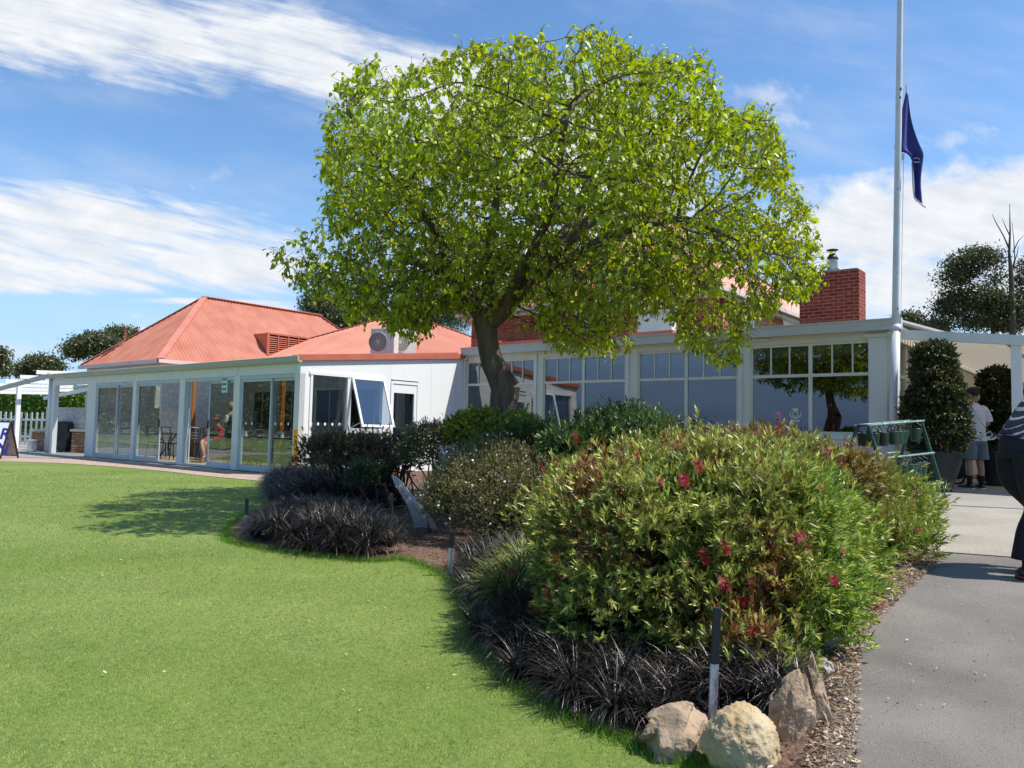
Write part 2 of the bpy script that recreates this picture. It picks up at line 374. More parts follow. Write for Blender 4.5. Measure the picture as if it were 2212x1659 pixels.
def lawnmat():
    m = bpy.data.materials.new('mown_lawn'); m.use_nodes = True; nt = m.node_tree; L = nt.links.new; b = nt.nodes['Principled BSDF']; b.inputs['Roughness'].default_value = .75; b.inputs['Specular IOR Level'].default_value = .25
    tc = nn(nt, 'ShaderNodeTexCoord')
    def no(s, d, r=.6):
        n = nn(nt, 'ShaderNodeTexNoise'); n.inputs['Scale'].default_value = s; n.inputs['Detail'].default_value = d; n.inputs['Roughness'].default_value = r; L(tc.outputs['Object'], n.inputs['Vector']); return n
    a = no(.55, 5); c = no(38, 6, .75); d = no(3.2, 4)
    x = nn(nt, 'ShaderNodeMix', data_type='RGBA'); L(S(nt, a.outputs['Fac']).ss(.35, .65).v, x.inputs[0]); x.inputs[6].default_value = (.19, .265, .05, 1); x.inputs[7].default_value = (.28, .33, .09, 1)
    y = nn(nt, 'ShaderNodeMix', data_type='RGBA'); L(S(nt, c.outputs['Fac']).ss(.3, .72).v, y.inputs[0]); y.inputs[6].default_value = (.11, .18, .03, 1); L(x.outputs[2], y.inputs[7])
    z = nn(nt, 'ShaderNodeMix', data_type='RGBA'); L((S(nt, d.outputs['Fac']).ss(.45, .8)*.35).v, z.inputs[0]); L(y.outputs[2], z.inputs[6]); z.inputs[7].default_value = (.28, .28, .09, 1)
    mp = nn(nt, 'ShaderNodeMapping'); mp.inputs['Rotation'].default_value = (0, 0, radians(52)); L(tc.outputs['Object'], mp.inputs[0]); sx = nn(nt, 'ShaderNodeSeparateXYZ'); L(mp.outputs[0], sx.inputs[0])
    bd = ((S(nt, sx.outputs[0])*4.4+S(nt, a.outputs['Fac'])*9.0)._op('SINE')*.5+.5).ss(.1, .9)*.07+.90
    vm = nn(nt, 'ShaderNodeVectorMath', operation='SCALE'); L(z.outputs[2], vm.inputs[0]); L(bd.v, vm.inputs['Scale']); L(vm.outputs[0], b.inputs['Base Color'])
    q = nn(nt, 'ShaderNodeBump'); q.inputs['Strength'].default_value = .7; q.inputs['Distance'].default_value = .02; L(c.outputs['Fac'], q.inputs['Height']); L(q.outputs[0], b.inputs['Normal'])
    return m
LAWN = lawnmat()
bedL_px = [(567, 1040), (578, 1062), (592, 1088), (560, 1104), (522, 1118), (497, 1142), (492, 1164), (520, 1176), (600, 1190), (700, 1204), (800, 1213), (868, 1209), (930, 1228), (975, 1255), (1006, 1287), (1020, 1340), (1042, 1400), (1100, 1462), (1200, 1532), (1330, 1590), (1440, 1632), (1532, 1662), (1600, 1700)]
bedL = [gp(*p)[:2] for p in bedL_px]
lawnedge_px = [(-700, 995), (-300, 992), (0, 997), (165, 1003), (330, 1016), (450, 1029), (567, 1040)]
lawnedge = [gp(*p)[:2] for p in lawnedge_px]
LAWNP = spline(lawnedge, 4)[:-1]+spline(bedL, 4)+[np.array((-.4, 1.0)), np.array((1.0, -3)), np.array((-10, -22)), np.array((-45, -26)), np.array((-52, 2))]
lawn = tag(sheet('lawn', LAWNP, 0.0, .6, LAWN), kind='structure')

ASPH = mat('worn_asphalt', (.138, .122, .104), .85, (.235, .21, .18), 1.1, 9, bump=.6, bscale=230, ramp=(.35, .62))
def speckle(m, s=220, c=(.5, .5, .48), th=(.66, .72)):
    nt = m.node_tree; L = nt.links.new; b = nt.nodes['Principled BSDF']; src = b.inputs['Base Color'].links[0].from_socket
    tc = nn(nt, 'ShaderNodeTexCoord'); n = nn(nt, 'ShaderNodeTexNoise'); n.inputs['Scale'].default_value = s; n.inputs['Detail'].default_value = 3; L(tc.outputs['Object'], n.inputs['Vector'])
    x = nn(nt, 'ShaderNodeMix', data_type='RGBA'); L(S(nt, n.outputs['Fac']).ss(*th).v, x.inputs[0]); L(src, x.inputs[6]); x.inputs[7].default_value = (*c, 1); L(x.outputs[2], b.inputs['Base Color'])
speckle(ASPH); speckle(ASPH, 90, (.07, .07, .07), (.62, .7))
CONC = mat('exposed_concrete', (.33, .295, .235), .85, (.43, .385, .31), 1.1, 8, bump=.9, bscale=90)
speckle(CONC, 130, (.15, .13, .11), (.57, .66)); speckle(CONC, 80, (.55, .5, .42), (.6, .68))
CONC2 = mat('smooth_concrete', (.25, .235, .205), .8, (.32, .30, .265), .8, 7, bump=.2, bscale=60); speckle(CONC2, 60, (.28, .27, .25), (.62, .7))
pathL_px = [(1782, 1700), (1784, 1620), (1790, 1545), (1800, 1460), (1815, 1392), (1850, 1345), (1890, 1306), (1940, 1262), (1988, 1220), (2000, 1192)]
pathL = [gp(*p)[:2]+RH[:2]*.02*mnoise.noise(Vector((i*2.7, 0, 0))) for i, p in enumerate(pathL_px)]
j0 = gp(2000, 1191)[:2]; j1 = gp(2212, 1207)[:2]; jd = (j1-j0)
PATHP = spline(pathL, 4)+[j0+jd*6, np.array((6.5, 6)), np.array((5, -5)), np.array((.6, -5)), np.array((-.35, .5))]
tag(sheet('path', PATHP, .004, .5, ASPH), kind='structure')
k0 = gp(2020, 1092)[:2]; k1 = gp(2212, 1102)[:2]; kd = k1-k0
slabL = [j0, gp(1990, 1150)[:2], gp(1985, 1110)[:2], k0-kd*.25]
SLABP = slabL+[k0+kd*6, j0+jd*5.98]
tag(sheet('concrete_slab', SLABP, .008, .5, CONC), kind='structure')
TERP = [k0-kd*.25, np.array((-4.6, 13.0)), np.array((-4.6, 15.4)), np.array((-3.2, 15.4)), np.array((-3.2, 30)), np.array((10, 30)), k0+kd*5.9]
tag(sheet('concrete_terrace', TERP, .006, .6, CONC2), kind='structure')
BEDP = spline(bedL, 4)+[gp(1782, 1700)[:2]]+spline(pathL, 4)[1:]+slabL[1:]+[np.array((-4.6, 13.0)), np.array((-4.6, 15.15)), np.array((-14.05, 15.15)), np.array((-14.05, 9.8)), gp(600, 1036)[:2]]
MULCH = mat('bark_mulch', (.09, .05, .032), .95, (.21, .125, .08), 24, 6, bump=1.0, bscale=60)
def bedh(x, y): return .012
tag(sheet('garden_bed', BEDP, .012, .3, MULCH, hf=bedh), kind='structure')
PAVE = brickmat('clay_pavers', (.42, .31, .24), (.50, .37, .29), (.25, .20, .16), w=.23, h=.115, ms=.006, bump=.3)
nt = PAVE.node_tree
for l in list(nt.links):
    if l.to_node.type == 'COMBXYZ': nt.links.remove(l)
cbn = [n for n in nt.nodes if n.type == 'COMBXYZ'][0]; spn = [n for n in nt.nodes if n.type == 'SEPXYZ'][0]
nt.links.new(spn.outputs[0], cbn.inputs[0]); nt.links.new(spn.outputs[1], cbn.inputs[1])
pavp = [np.array((-14.0, 9.9)), np.array((-25.2, 9.9))]+[gp(p[0], p[1])[:2] for p in [(140, 992), (40, 989), (-300, 985), (-700, 987)]]
tag(sheet('paver_strip', pavp+spline(lawnedge, 4)+[gp(600, 1036)[:2]], .008, .5, PAVE), kind='structure')
tag(sheet('patio_concrete', [np.array((-25.2, 9.9)), np.array((-25.2, 9.95)), np.array((-25.2, 16)), np.array((-48, 16)), gp(-700, 986)[:2], gp(-300, 984.5)[:2], gp(40, 988.5)[:2], gp(140, 991.5)[:2]], .010, .8, CONC2), kind='structure')

# ================================================================== BUILDINGS
def bis(f, a, b):
    fa = f(a)
    for _ in range(50):
        m = (a+b)/2; fm = f(m)
        if (fm > 0) == (fa > 0): a = m
        else: b = m
    return (a+b)/2
# ---- glass fronted annex
AX0, AX1, AY, AY2 = -28.05, -14.10, 9.952, 15.17
def fx(p): return float(at(p, 920, Y=AY)[0])
def sy(p, q=870): return float(at(p, q, X=AX1)[1])
SOFF = mat('stained_timber_ceiling', (.16, .06, .028), .6, (.11, .04, .02), 4, stretch=(.3, 3, 1))
annex = thing('glass_annex', 'long low white annex with sliding glass doors along the lawn', 'building', (-21, AY, 0))
posts = [(-24.95, -24.36), (fx(283), fx(290)), (fx(384), fx(395)), (fx(501), fx(514)), (fx(633), AX1)]
b = MB()
for k, (a, c) in enumerate(posts):
    b.box(a, c, AY+(.0 if k not in (0, 4) else .0), AY+.14, 0, 2.215)
b.each('door_post', W_GREY, annex, bevel=.006)
b = MB(); b.box(AX0+.45, AX1, AY+.004, AY+.12, 2.215, 2.44)
for x in (-24.36, fx(286), fx(389), fx(508)): b.box(x-.012, x+.012, AY-.006, AY+.01, 2.23, 2.43)
b.build('fascia_panel', W_GREY, annex)
# gutter profile pushed along X
gp_prof = [(AY-.02, 2.44), (AY-.10, 2.445), (AY-.13, 2.475), (AY-.135, 2.55), (AY-.15, 2.575), (AY-.12, 2.585), (AY+.02, 2.585)]
b = MB(); b.prism([(AX0-.05, y, z) for y, z in gp_prof], (AX1-AX0+.12, 0, 0)); b.build('gutter', GUT, annex)
b = MB()
b.tube([(AX0+.12, AY+.06, 0), (AX0+.12, AY+.06, 2.45)], .085, 14); b.build('round_post', W_GREY, annex, smooth=True)
b = MB(); b.box(AX0+.30, AX0+.52, AY+.02, AY+.16, 0, 2.45); b.build('end_post', W_GREY, annex)
b = MB(); b.box(fx(176)-.02, fx(176)+.10, AY+2.2, AY+2.35, 0, 2.5); b.build('inner_post', W_GREY, annex)
# roof: sloped slab, brown timber ceiling underneath, red trim on the gable edge
def ztop(y): return 2.565+(y-AY)*.0885
def rslab(x0, x1, y0, y1, o0, o1, mb): mb.prism([(x0, y0, ztop(y0)+o0), (x0, y1, ztop(y1)+o0), (x0, y1, ztop(y1)+o1), (x0, y0, ztop(y0)+o1)], (x1-x0, 0, 0))
SK0, SK1, SY0, SY1 = -27.6, -15.0, 10.5, 13.1  # unseen roof opening, added to let daylight into the annex
b = MB()
for q in ((AX0, SK0, AY, AY2), (SK1, AX1-.004, AY, AY2), (SK0, SK1, AY, SY0), (SK0, SK1, SY1, AY2)): rslab(q[0], q[1], q[2], q[3], -.10, -.03, b)
b.build('roof', [SOFF], annex)
b = MB()
for q in ((AX0, SK0, AY, AY2), (SK1, AX1, AY, AY2), (SK0, SK1, AY, SY0), (SK0, SK1, SY1, AY2)): rslab(q[0], q[1], q[2], q[3], -.026, .0, b)
b.build('roof_sheet', TERRAP, annex)
b = MB(); rslab(SK0, SK1, SY0, SY1, -.05, -.04, b); b.build('added_skylight', glassmat('added_clear_sheet', (.9, .9, .9), .03, 0), annex)  # added clear sheet, brightens the interior from above
b = MB(); b.prism([(AX1+.01, AY-.10, 2.475), (AX1+.01, AY2-.05, ztop(AY2)-.05), (AX1+.01, AY2-.05, ztop(AY2)+.075), (AX1+.01, AY-.10, 2.59)], (.06, 0, 0))
b.prism([(AX1+.04, AY-.06, 2.585), (AX1+.04, AY2-.3, ztop(AY2)+.055), (AX1+.04, AY2-.3, ztop(AY2)+.09), (AX1+.04, AY-.06, 2.61)], (-.3, 0, 0)); b.build('roof_trim', TERRAP, annex)
# sliding doors
FR = mat('door_frame_aluminium', (.50, .57, .58), .35, (.46, .53, .55), 3)
bays = [(posts[0][1], posts[1][0], fx(246), 1, 1), (posts[1][1], posts[2][0], fx(341), 1, 0), (posts[2][1], posts[3][0], fx(443.5), 0, 1), (posts[3][1], posts[4][0], fx(579), 1, 1)]
for (a, c, m, l, r) in bays:
    b = MB(); b.box(a, c, AY+.02, AY+.13, 2.13, 2.212); b.box(a, c, AY+.02, AY+.13, .0, .055); b.box(a, a+.035, AY+.025, AY+.125, .055, 2.13); b.box(c-.035, c, AY+.025, AY+.125, .055, 2.13)
    b.build('door_frame', FR, annex)
    for side, on in ((0, l), (1, r)):
        if not on: continue
        x0, x1 = ((a+.036, m+.03) if side == 0 else (m-.03, c-.036)); y0 = AY+(.035 if side == 0 else .08)
        b = MB(); t = .05
        b.box(x0, x1, y0, y0+.035, .056, .14); b.box(x0, x1, y0, y0+.035, 2.07, 2.129); b.box(x0, x0+t, y0+.001, y0+.034, .14, 2.07); b.box(x1-t, x1, y0+.001, y0+.034, .14, 2.07)
        d = b.build('sliding_door', FR, annex, bevel=.004)
        b = MB(); b.box(x0+t, x1-t, y0+.014, y0+.02, .14, 2.07); b.build('pane', GLASS, d)
        if (side == 0 and r == 0) or (side == 1 and l == 0) or (side == 1 and l and r and c > -15):
            hx = (x1-t/2) if side == 0 else (x0+t/2)
            if side == 1 and l and r: hx = a+.06
            b = MB(); b.box(hx-.02, hx+.02, y0-.03, y0-.001, .96, 1.16); b.build('handle', BLACK, d, bevel=.008)
# a spare sash stacked in the open bay, seen edge on beside the post
b = MB(); x = posts[2][1]+.07; b.box(x, x+.04, AY+.04, AY+.07, .056, 2.129); b.box(x+.07, x+.11, AY+.085, AY+.115, .056, 2.129); b.each('stacked_sash', FR, annex)
# side wall facing the garden
yA, yB, yC, yD, yE, yF = AY+.0, sy(671), sy(749), sy(757), sy(827), sy(843)
yG, yH = sy(850), sy(894); yI = sy(903)
def zt(y): return ztop(y)-.04
b = MB()
def wallp(y0, y1, z0, z1=None, x0=AX1-.10, x1=AX1, mb=None):
    mb = mb or b
    za, zb = (z1, z1) if z1 is not None else (zt(y0), zt(y1))
    mb.prism([(x0, y0, z0), (x0, y1, z0), (x0, y1, zb), (x0, y0, za)], (x1-x0, 0, 0))
wallp(AY+.001, yB, 0, 2.25); wallp(AY+.001, AY2, 2.2501); wallp(yI, AY2, 0, 2.25); wallp(yE, yF, 0, 2.25)
for y in (yB+.02, sy(842), sy(930)): b.box(AX1-.01, AX1+.004, y-.006, y+.006, 2.27, zt(y)-.02)
b.box(AX1-.01, AX1+.004, sy(931)-.006, sy(931)+.006, .1, 2.27)
b.build('side_wall', W_WHITE, annex)
b = MB(); b.box(AX1, AX1+.03, yB-.06, yE+.03, 2.2, 2.27); b.box(AX1-.08, AX1+.02, yC, yD, 0, 2.2); b.box(AX1-.08, AX1+.015, yB, yE, 0, .12); b.box(AX1-.08, AX1+.03, yD, yE, .93, 1.04); b.box(AX1-.08, AX1+.02, yB-.03, yB+.03, .12, 2.2); b.box(AX1-.08, AX1+.02, yE-.03, yE+.01, .12, 2.2)
fr = b.build('side_window', W_WHITE, annex)
b = MB(); b.box(AX1-.045, AX1-.039, yB+.03, yC, .12, 2.2); b.box(AX1-.045, AX1-.039, yD, yE-.03, .12, .93); b.each('pane', GLASS, fr)
# open awning sash, hinged at the top
open_a = radians(20)
sash = MB(); L0 = 1.17; t = .055
def sp(y, d, off=0): return (AX1+.03+sin(open_a)*d+cos(open_a)*off, y, 2.2-cos(open_a)*d+sin(open_a)*off)
def sbar(ya, da, yb, db, w=t, th=.035):
    p, q = sp(ya, da), sp(yb, db); sash.bar(p, q, w if ya == yb else th, th if ya == yb else w, up=(cos(open_a), 0, sin(open_a)) if ya == yb else (sin(open_a), 0, -cos(open_a)))
sbar(yD+.02, 0, yD+.02, L0); sbar(yE-.02, 0, yE-.02, L0); sbar(yD-.005, 0, yE+.005, 0); sbar(yD-.01, L0, yE+.01, L0)
aw = sash.build('awning_window', W_WHITE, annex)
b = MB(); b.poly([sp(yD+.04, .02), sp(yE-.04, .02), sp(yE-.04, L0-.02), sp(yD+.04, L0-.02)]); b.build('pane', GLASS2, aw)
b = MB(); b.bar((AX1-.0, yD+.03, 1.05), sp(yD+.03, L0-.1), .015, .012); b.bar((AX1-.0, yE-.03, 1.05), sp(yE-.03, L0-.1), .015, .012); b.each('stay', W_WHITE, aw)
# glazed side door
b = MB(); b.box(AX1-.06, AX1+.02, yF, yF+.05, 0, 2.2); b.box(AX1-.06, AX1+.02, yI-.05, yI, 0, 2.2); b.box(AX1-.06, AX1+.02, yF+.05, yI-.05, 2.15, 2.22)
b.build('side_door_frame', W_WHITE, annex)
b = MB(); b.box(AX1-.04, AX1+.005, yF+.055, yG, .02, 2.14); b.box(AX1-.04, AX1+.005, yH, yI-.055, .02, 2.14); b.box(AX1-.04, AX1+.005, yG, yH, 1.93, 2.14); b.box(AX1-.04, AX1+.005, yG, yH, .02, .2)
sd = b.build('side_door', W_WHITE, annex)
b = MB(); b.box(AX1-.022, AX1-.016, yG, yH, .2, 1.93); b.build('pane', GLASS, sd)
b = MB(); b.box(AX1+.006, AX1+.016, yH+.005, yH+.05, .95, 1.25); b.bar((AX1+.05, yH+.03, 1.06), (AX1+.05, yH-.10, 1.06), .018, .018); b.bar((AX1+.01, yH+.03, 1.06), (AX1+.055, yH+.03, 1.06), .018, .018); b.build('handle', mat('brushed_steel', (.5, .5, .5), .35, metal=1), sd)
# interior
b = MB(); b.box(-25.0, AX1-.101, AY+.14, 13.55, -.02, .02); b.build('floor', FLOORIN, annex)
b = MB(); b.box(-28.0, -22.3, 13.30, 13.5, -.02, 2.80); b.build('brick_wall', BRICKW, annex)
IW = mat('cream_inner_wall', (.42, .40, .33), .8, (.36, .34, .28), 2)
b = MB(); b.box(-22.3, AX1-.102, 13.6, 13.7, -.02, 2.86); iw = b.build('inner_wall', IW, annex)
b = MB()
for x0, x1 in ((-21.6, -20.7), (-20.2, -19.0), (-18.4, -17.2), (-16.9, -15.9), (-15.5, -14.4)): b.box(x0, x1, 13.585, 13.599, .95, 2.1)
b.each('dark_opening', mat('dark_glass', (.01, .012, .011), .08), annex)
b = MB()
for x0, x1 in ((-21.6, -20.7), (-20.2, -19.0), (-18.4, -17.2), (-16.9, -15.9), (-15.5, -14.4)):
    b.box(x0-.06, x0, 13.57, 13.598, .9, 2.15); b.box(x1, x1+.06, 13.57, 13.598, .9, 2.15); b.box(x0, x1, 13.57, 13.598, 2.1, 2.15); b.box(x0, x1, 13.565, 13.598, .87, .95); b.box((x0+x1)/2-.02, (x0+x1)/2+.02, 13.575, 13.598, .95, 2.1)
b.each('inner_window_frame', IW, annex, per=5)
b = MB()
for px, Y in ((412, 12.6), (604, 12.4)): x = at(px, 900, Y=Y)[0]; b.box(x-.06, x+.06, Y, Y+.12, .02, 2.62)
b.each('timber_post', TIMB, annex)
# reflector dots on the glass
DOT = mat('white_sticker', (.75, .77, .74), .5)
b = MB()
for k in range(5): b.lathe([(.03, 0), (.03, .002)], (0, 0, 0), 10); 
vs = []
b = MB()
for yy in [sy(676), sy(691), sy(706), sy(722), sy(737)]:
    b.add([(AX1-.037, yy+.03*cos(2*pi*k/12), 1.12+.036*sin(2*pi*k/12)) for k in range(12)], [tuple(range(12))])
for xx in [fx(528), fx(541), fx(592), fx(605), fx(620)]:
    b.add([(xx+.03*cos(2*pi*k/12), AY+.03, 1.10+.036*sin(2*pi*k/12)) for k in range(12)], [tuple(range(12))])
b.each('safety_dot', DOT, annex)
# notices stuck on the glass
def notice(px, py, w, h, lab, lines, col=(.55, .68, .62)):
    c = at(px, py, Y=AY+.03); o = MB(); o.box(c[0]-w/2, c[0]+w/2, AY+.022, AY+.028, c[2]-h/2, c[2]+h/2)
    t = thing('paper_notice', lab, 'notice', (c[0], AY+.02, c[2]-h/2))
    o.build('sheet', mat('pale_paper', col, .7), t)
    q = MB(); r = random.Random(3)
    for i, (fz, wd, hh) in enumerate(lines):
        x = c[0]-w*.42
        while x < c[0]-w*.42+w*.84*wd:
            s = min(r.uniform(.018, .03), w) if hh < .06 else w*.84*wd
            q.box(x, x+s, AY+.0195, AY+.0215, c[2]+h*(fz-.5), c[2]+h*(fz-.5)+hh); x += s+.008
    q.build('print', mat('teal_print', (.04, .16, .18), .7), t)
notice(486, 826, .26, .5, 'pale green paper notice on the sliding door right of the open gap', [(.82, .8, .05), (.6, .9, .05), (.36, .8, .05), (.12, .8, .05)])
notice(272, 818, .34, .38, 'white and teal notice at the top of the leftmost sliding doors', [(.72, 1, .07), (.45, .9, .045), (.2, .9, .045)], (.66, .70, .68))
# yellow edge strip on the corner
b = MB(); b.box(AX1-.13, AX1+.012, AY-.02, AY+.0, .12, .98); tag(b.build('edge_guard', mat('yellow_plastic', (.75, .36, .01), .4, (.68, .33, .01), 3)), 'yellow guard strip standing on the annex corner by the garden', 'guard strip')

# ---- corrugated roofs
def corr(mb, o, e, s, poly, pitch=.15, amp=.020):
    """o origin, e along the eave, s up the slope (unit), poly: convex outline in (e, s)."""
    o, e, s = Vector(o), Vector(e), Vector(s); n = e.cross(s).normalized()
    if n.z < 0: n = -n
    P = poly; lo = min(p[0] for p in P); hi = max(p[0] for p in P); k = int((hi-lo)/(pitch/2))
    vs = []; fs = []
    for i in range(k+1):
        a = lo+(hi-lo)*i/k; aa = min(max(a, lo+1e-5), hi-1e-5); ss = []
        for j in range(len(P)):
            p, q = P[j], P[(j+1) % len(P)]
            if (p[0]-aa)*(q[0]-aa) <= 0 and abs(p[0]-q[0]) > 1e-9: ss.append(p[1]+(q[1]-p[1])*(aa-p[0])/(q[0]-p[0]))
        h = amp*(1 if i % 2 else -1)
        vs += [o+e*a+s*min(ss)+n*h, o+e*a+s*max(ss)+n*h]
    for i in range(k): fs.append((2*i, 2*i+2, 2*i+3, 2*i+1))
    mb.add(vs, fs)
def hiproof(par, x0, x1, y0, y1, z, p, mat_, capm, pitch=.15, axis='Y'):
    mb = MB()
    if axis == 'Y':
        h = (x1-x0)/2; R0 = Vector(((x0+x1)/2, y0+h, z+p*h)); R1 = Vector(((x0+x1)/2, y1-h, z+p*h))
    else:
        h = (y1-y0)/2; R0 = Vector((x0+h, (y0+y1)/2, z+p*h)); R1 = Vector((x1-h, (y0+y1)/2, z+p*h))
    s = sqrt(1+p*p); H = h*s
    W, D = x1-x0, y1-y0
    if axis == 'Y':
        corr(mb, (x0, y0, z), (1, 0, 0), Vector((0, 1, p)).normalized(), [(0, 0), (W, 0), (h, H)], pitch)
        corr(mb, (x1, y0, z), (0, 1, 0), Vector((-1, 0, p)).normalized(), [(0, 0), (D, 0), (D-h, H), (h, H)], pitch)
        mb.poly([(x0, y0, z), R0, R1, (x0, y1, z)]); mb.poly([(x1, y1, z), (x0, y1, z), R1])
    else:
        corr(mb, (x0, y0, z), (1, 0, 0), Vector((0, 1, p)).normalized(), [(0, 0), (W, 0), (W-h, H), (h, H)], pitch)
        corr(mb, (x1, y0, z), (0, 1, 0), Vector((-1, 0, p)).normalized(), [(0, 0), (D, 0), (h, H)], pitch)
        mb.poly([(x0, y0, z), R0, (x0, y1, z)]); mb.poly([(x1, y1, z), (x0, y1, z), R0, R1])
    r = mb.build('roof', mat_, par)
    c = MB(); up = Vector((0, 0, .025))
    cs = [((x0, y0, z), R0), ((x1, y0, z), R0 if axis == 'Y' else R1), (R0, R1), ((x1, y1, z), R1), ((x0, y1, z), R1 if axis == 'Y' else R0)]
    for a, bb in cs: c.bar(Vector(a)+up, Vector(bb)+up, .26, .03)
    c.build('ridge_cap', capm, r)
    return r, R0, R1
CAPM = mat('ridge_cap_paint', (.56, .19, .13), .5, (.62, .24, .17), 2)
TR2 = mat('faded_roof_paint', (.50, .18, .11), .55, (.57, .24, .16), .9, 7, bump=.05, ramp=(.3, .7))
# ---- old hip roofed hall behind the annex
Yg = 13.4
aL, aR = at(174.6, 790, Y=Yg), at(346.5, 775.4, Y=Yg); hw = (aR[0]-aL[0])/2; mid = (aR[0]+aL[0])/2
apx = at(447, 643, X=mid); apb = at(690, 686, X=mid); zg = (aL[2]+aR[2])/2
hall = thing('hip_roofed_hall', 'white hall under the tall terracotta corrugated hip roof on the left', 'building', (mid, Yg, 0))
hy1 = apb[1]+hw
r, R0, R1 = hiproof(hall, aL[0], aR[0], Yg, hy1, zg, (apx[2]-zg)/hw, TERRA, CAPM)
b = MB()
for pr in ((aL[0]-.06, aR[0]+.06, Yg-.1, Yg+.02), (aR[0]-.02, aR[0]+.1, Yg-.1, hy1)): b.box(pr[0], pr[1], pr[2], pr[3], zg-.14, zg-.005)
b.build('gutter', mat('pink_white_gutter', (.66, .58, .54), .5, (.6, .5, .47), 2), hall)
b = MB(); b.box(aL[0]+.25, aR[0]-.22, Yg+.15, hy1-.2, 0, zg-.02)
for k in range(4): b.box(aL[0]+.24, aR[0]-.21, Yg+.135, hy1-.2, zg-.35-.12*k, zg-.345-.12*k)
b.build('wall', mat('pinkish_weatherboard', (.66, .56, .52), .7, (.6, .5, .46), 2), hall)
pitchA = (apx[2]-zg)/hw
def roofz(X): return zg+pitchA*(aR[0]-X)
Xv = bis(lambda X: at(620, 770, X=X)[2]-roofz(X)-.02, aR[0]-.05, mid)
q = [at(577, 720, X=Xv), at(664, 729, X=Xv), at(664, 770, X=Xv), at(577, 774, X=Xv)]
y0v, y1v = (q[0][1]+q[3][1])/2, (q[1][1]+q[2][1])/2; z1v = (q[0][2]+q[1][2])/2; z0v = roofz(Xv)-.03
bk = aR[0]-(z1v-zg)/pitchA
b = MB(); b.add([(Xv, y0v, z0v), (Xv, y0v, z1v), (bk, y0v, z1v+.02), (Xv, y1v, z0v), (Xv, y1v, z1v), (bk, y1v, z1v+.02)], [(0, 1, 2), (3, 5, 4), (1, 4, 5, 2)])
b.box(Xv-.03, Xv+.05, y0v-.03, y0v+.07, z0v, z1v+.02); b.box(Xv-.03, Xv+.05, y1v-.07, y1v+.03, z0v, z1v+.02); b.box(Xv-.03, Xv+.045, y0v+.07, y1v-.07, z1v-.05, z1v+.02); b.box(Xv-.03, Xv+.045, y0v+.07, y1v-.07, z0v, z0v+.06)
vd = b.build('roof_vent', TERRAP, hall)
b = MB(); n = 9
for k in range(n):
    z = z0v+.08+(z1v-z0v-.16)*(k+.5)/n; b.prism([(Xv-.02, y0v+.07, z-.005), (Xv+.035, y0v+.07, z-.05), (Xv+.035, y0v+.07, z-.035), (Xv-.02, y0v+.07, z+.012)], (0, y1v-y0v-.14, 0))
for k in (1, 2, 3): y = y0v+(y1v-y0v)*k/4; b.box(Xv+.036, Xv+.05, y-.02, y+.02, z0v+.06, z1v-.05)
b.build('louvres', TERRAP, vd)
b = MB(); b.box(Xv-.10, Xv-.08, y0v+.05, y1v-.05, z0v, z1v-.02); b.build('vent_back', BLACK, vd)
pp = at(271, 760, Y=Yg+1.1); zz = zg+pitchA*1.1; pX = pp[0]
b = MB(); b.tube([(pX-.5, Yg+.35, zg+pitchA*.35+.04), (pX-.02, Yg+1.0, zz+.05), (pX, Yg+1.05, zz+.1), (pX+.02, Yg+1.05, zz+.62), (pX+.05, Yg+1.05, zz+.66)], .035, 8); b.build('vent_pipe', TERRAP, hall, smooth=True)
# ---- second hip roof
Yc = 17.0; cR = at(818, 775, Y=Yc); 
def fC(m): A = at(877, 686, X=m); return (A[1]-Yc)-(cR[0]-m)
mC = bis(fC, cR[0]-.2, cR[0]-6); aC = at(877, 686, X=mC); hC = cR[0]-mC
blk = thing('hip_roofed_block', 'low block under the smaller terracotta hip roof in the middle', 'building', (mC, Yc, 0))
hiproof(blk, mC-hC, cR[0], Yc, Yc+14, cR[2], (aC[2]-cR[2])/hC, TR2, CAPM)
b = MB(); b.box(mC-hC+.2, cR[0]-.2, Yc+.2, Yc+13.8, 0, cR[2]-.02); b.build('wall', mat('pinkish_wall', (.6, .5, .46), .7), blk)
b = MB(); b.box(mC-hC, cR[0]+.08, Yc-.1, Yc+.02, cR[2]-.12, cR[2]-.005); b.box(cR[0]-.02, cR[0]+.1, Yc-.1, Yc+14, cR[2]-.12, cR[2]-.005); b.build('gutter', mat('pink_gutter', (.6, .45, .41), .5), blk)

# ---- two storey brick house
Yd = 21.0
dL = at(990, 678, Y=Yd); dX1 = float(at(1547, 680, Y=Yd+.3)[0])+.3
zd = at(990, 678, Y=Yd)[2]; zr = at(1680, 664, X=dX1)[2]; zd = (zd+zr)/2
house = thing('brick_house', 'two storey red brick house with a hip roof behind the tree', 'building', (-14, Yd, 0))
dY1 = Yd+11.5
def fD(p):
    h = bis(lambda h: (lambda v: v)(projx((dL[0]+h, Yd+h, zd+p*h))-1160.5), .3, 6); return projy((dL[0]+h, Yd+h, zd+p*h))-590.6
def projx(P): v = np.array(P, float)-CAMO; return 1106+FPX*(v@RT)/(v@FW)
def projy(P): v = np.array(P, float)-CAMO; return 829.5-FPX*(v@UP)/(v@FW)
pD = bis(fD, .2, 1.2)
print('brick house', dL, dX1, 'eave', zd, zr, 'pitch', pD, 'hall pitch', pitchA)
TR3 = mat('sun_bleached_roof_paint', (.56, .19, .13), .5, (.64, .27, .2), .8, 7, bump=.05, ramp=(.3, .7))
axisD = 'Y' if (dX1-dL[0]) <= (dY1-Yd) else 'X'
hiproof(house, float(dL[0]), dX1, Yd, dY1, zd, pD, TR3, CAPM, .16, axis=axisD)
b = MB(); b.box(dL[0]+.42, dX1-.3, Yd+.3, dY1-.3, 0, zd-.1); b.build('wall', BRICKO, house)
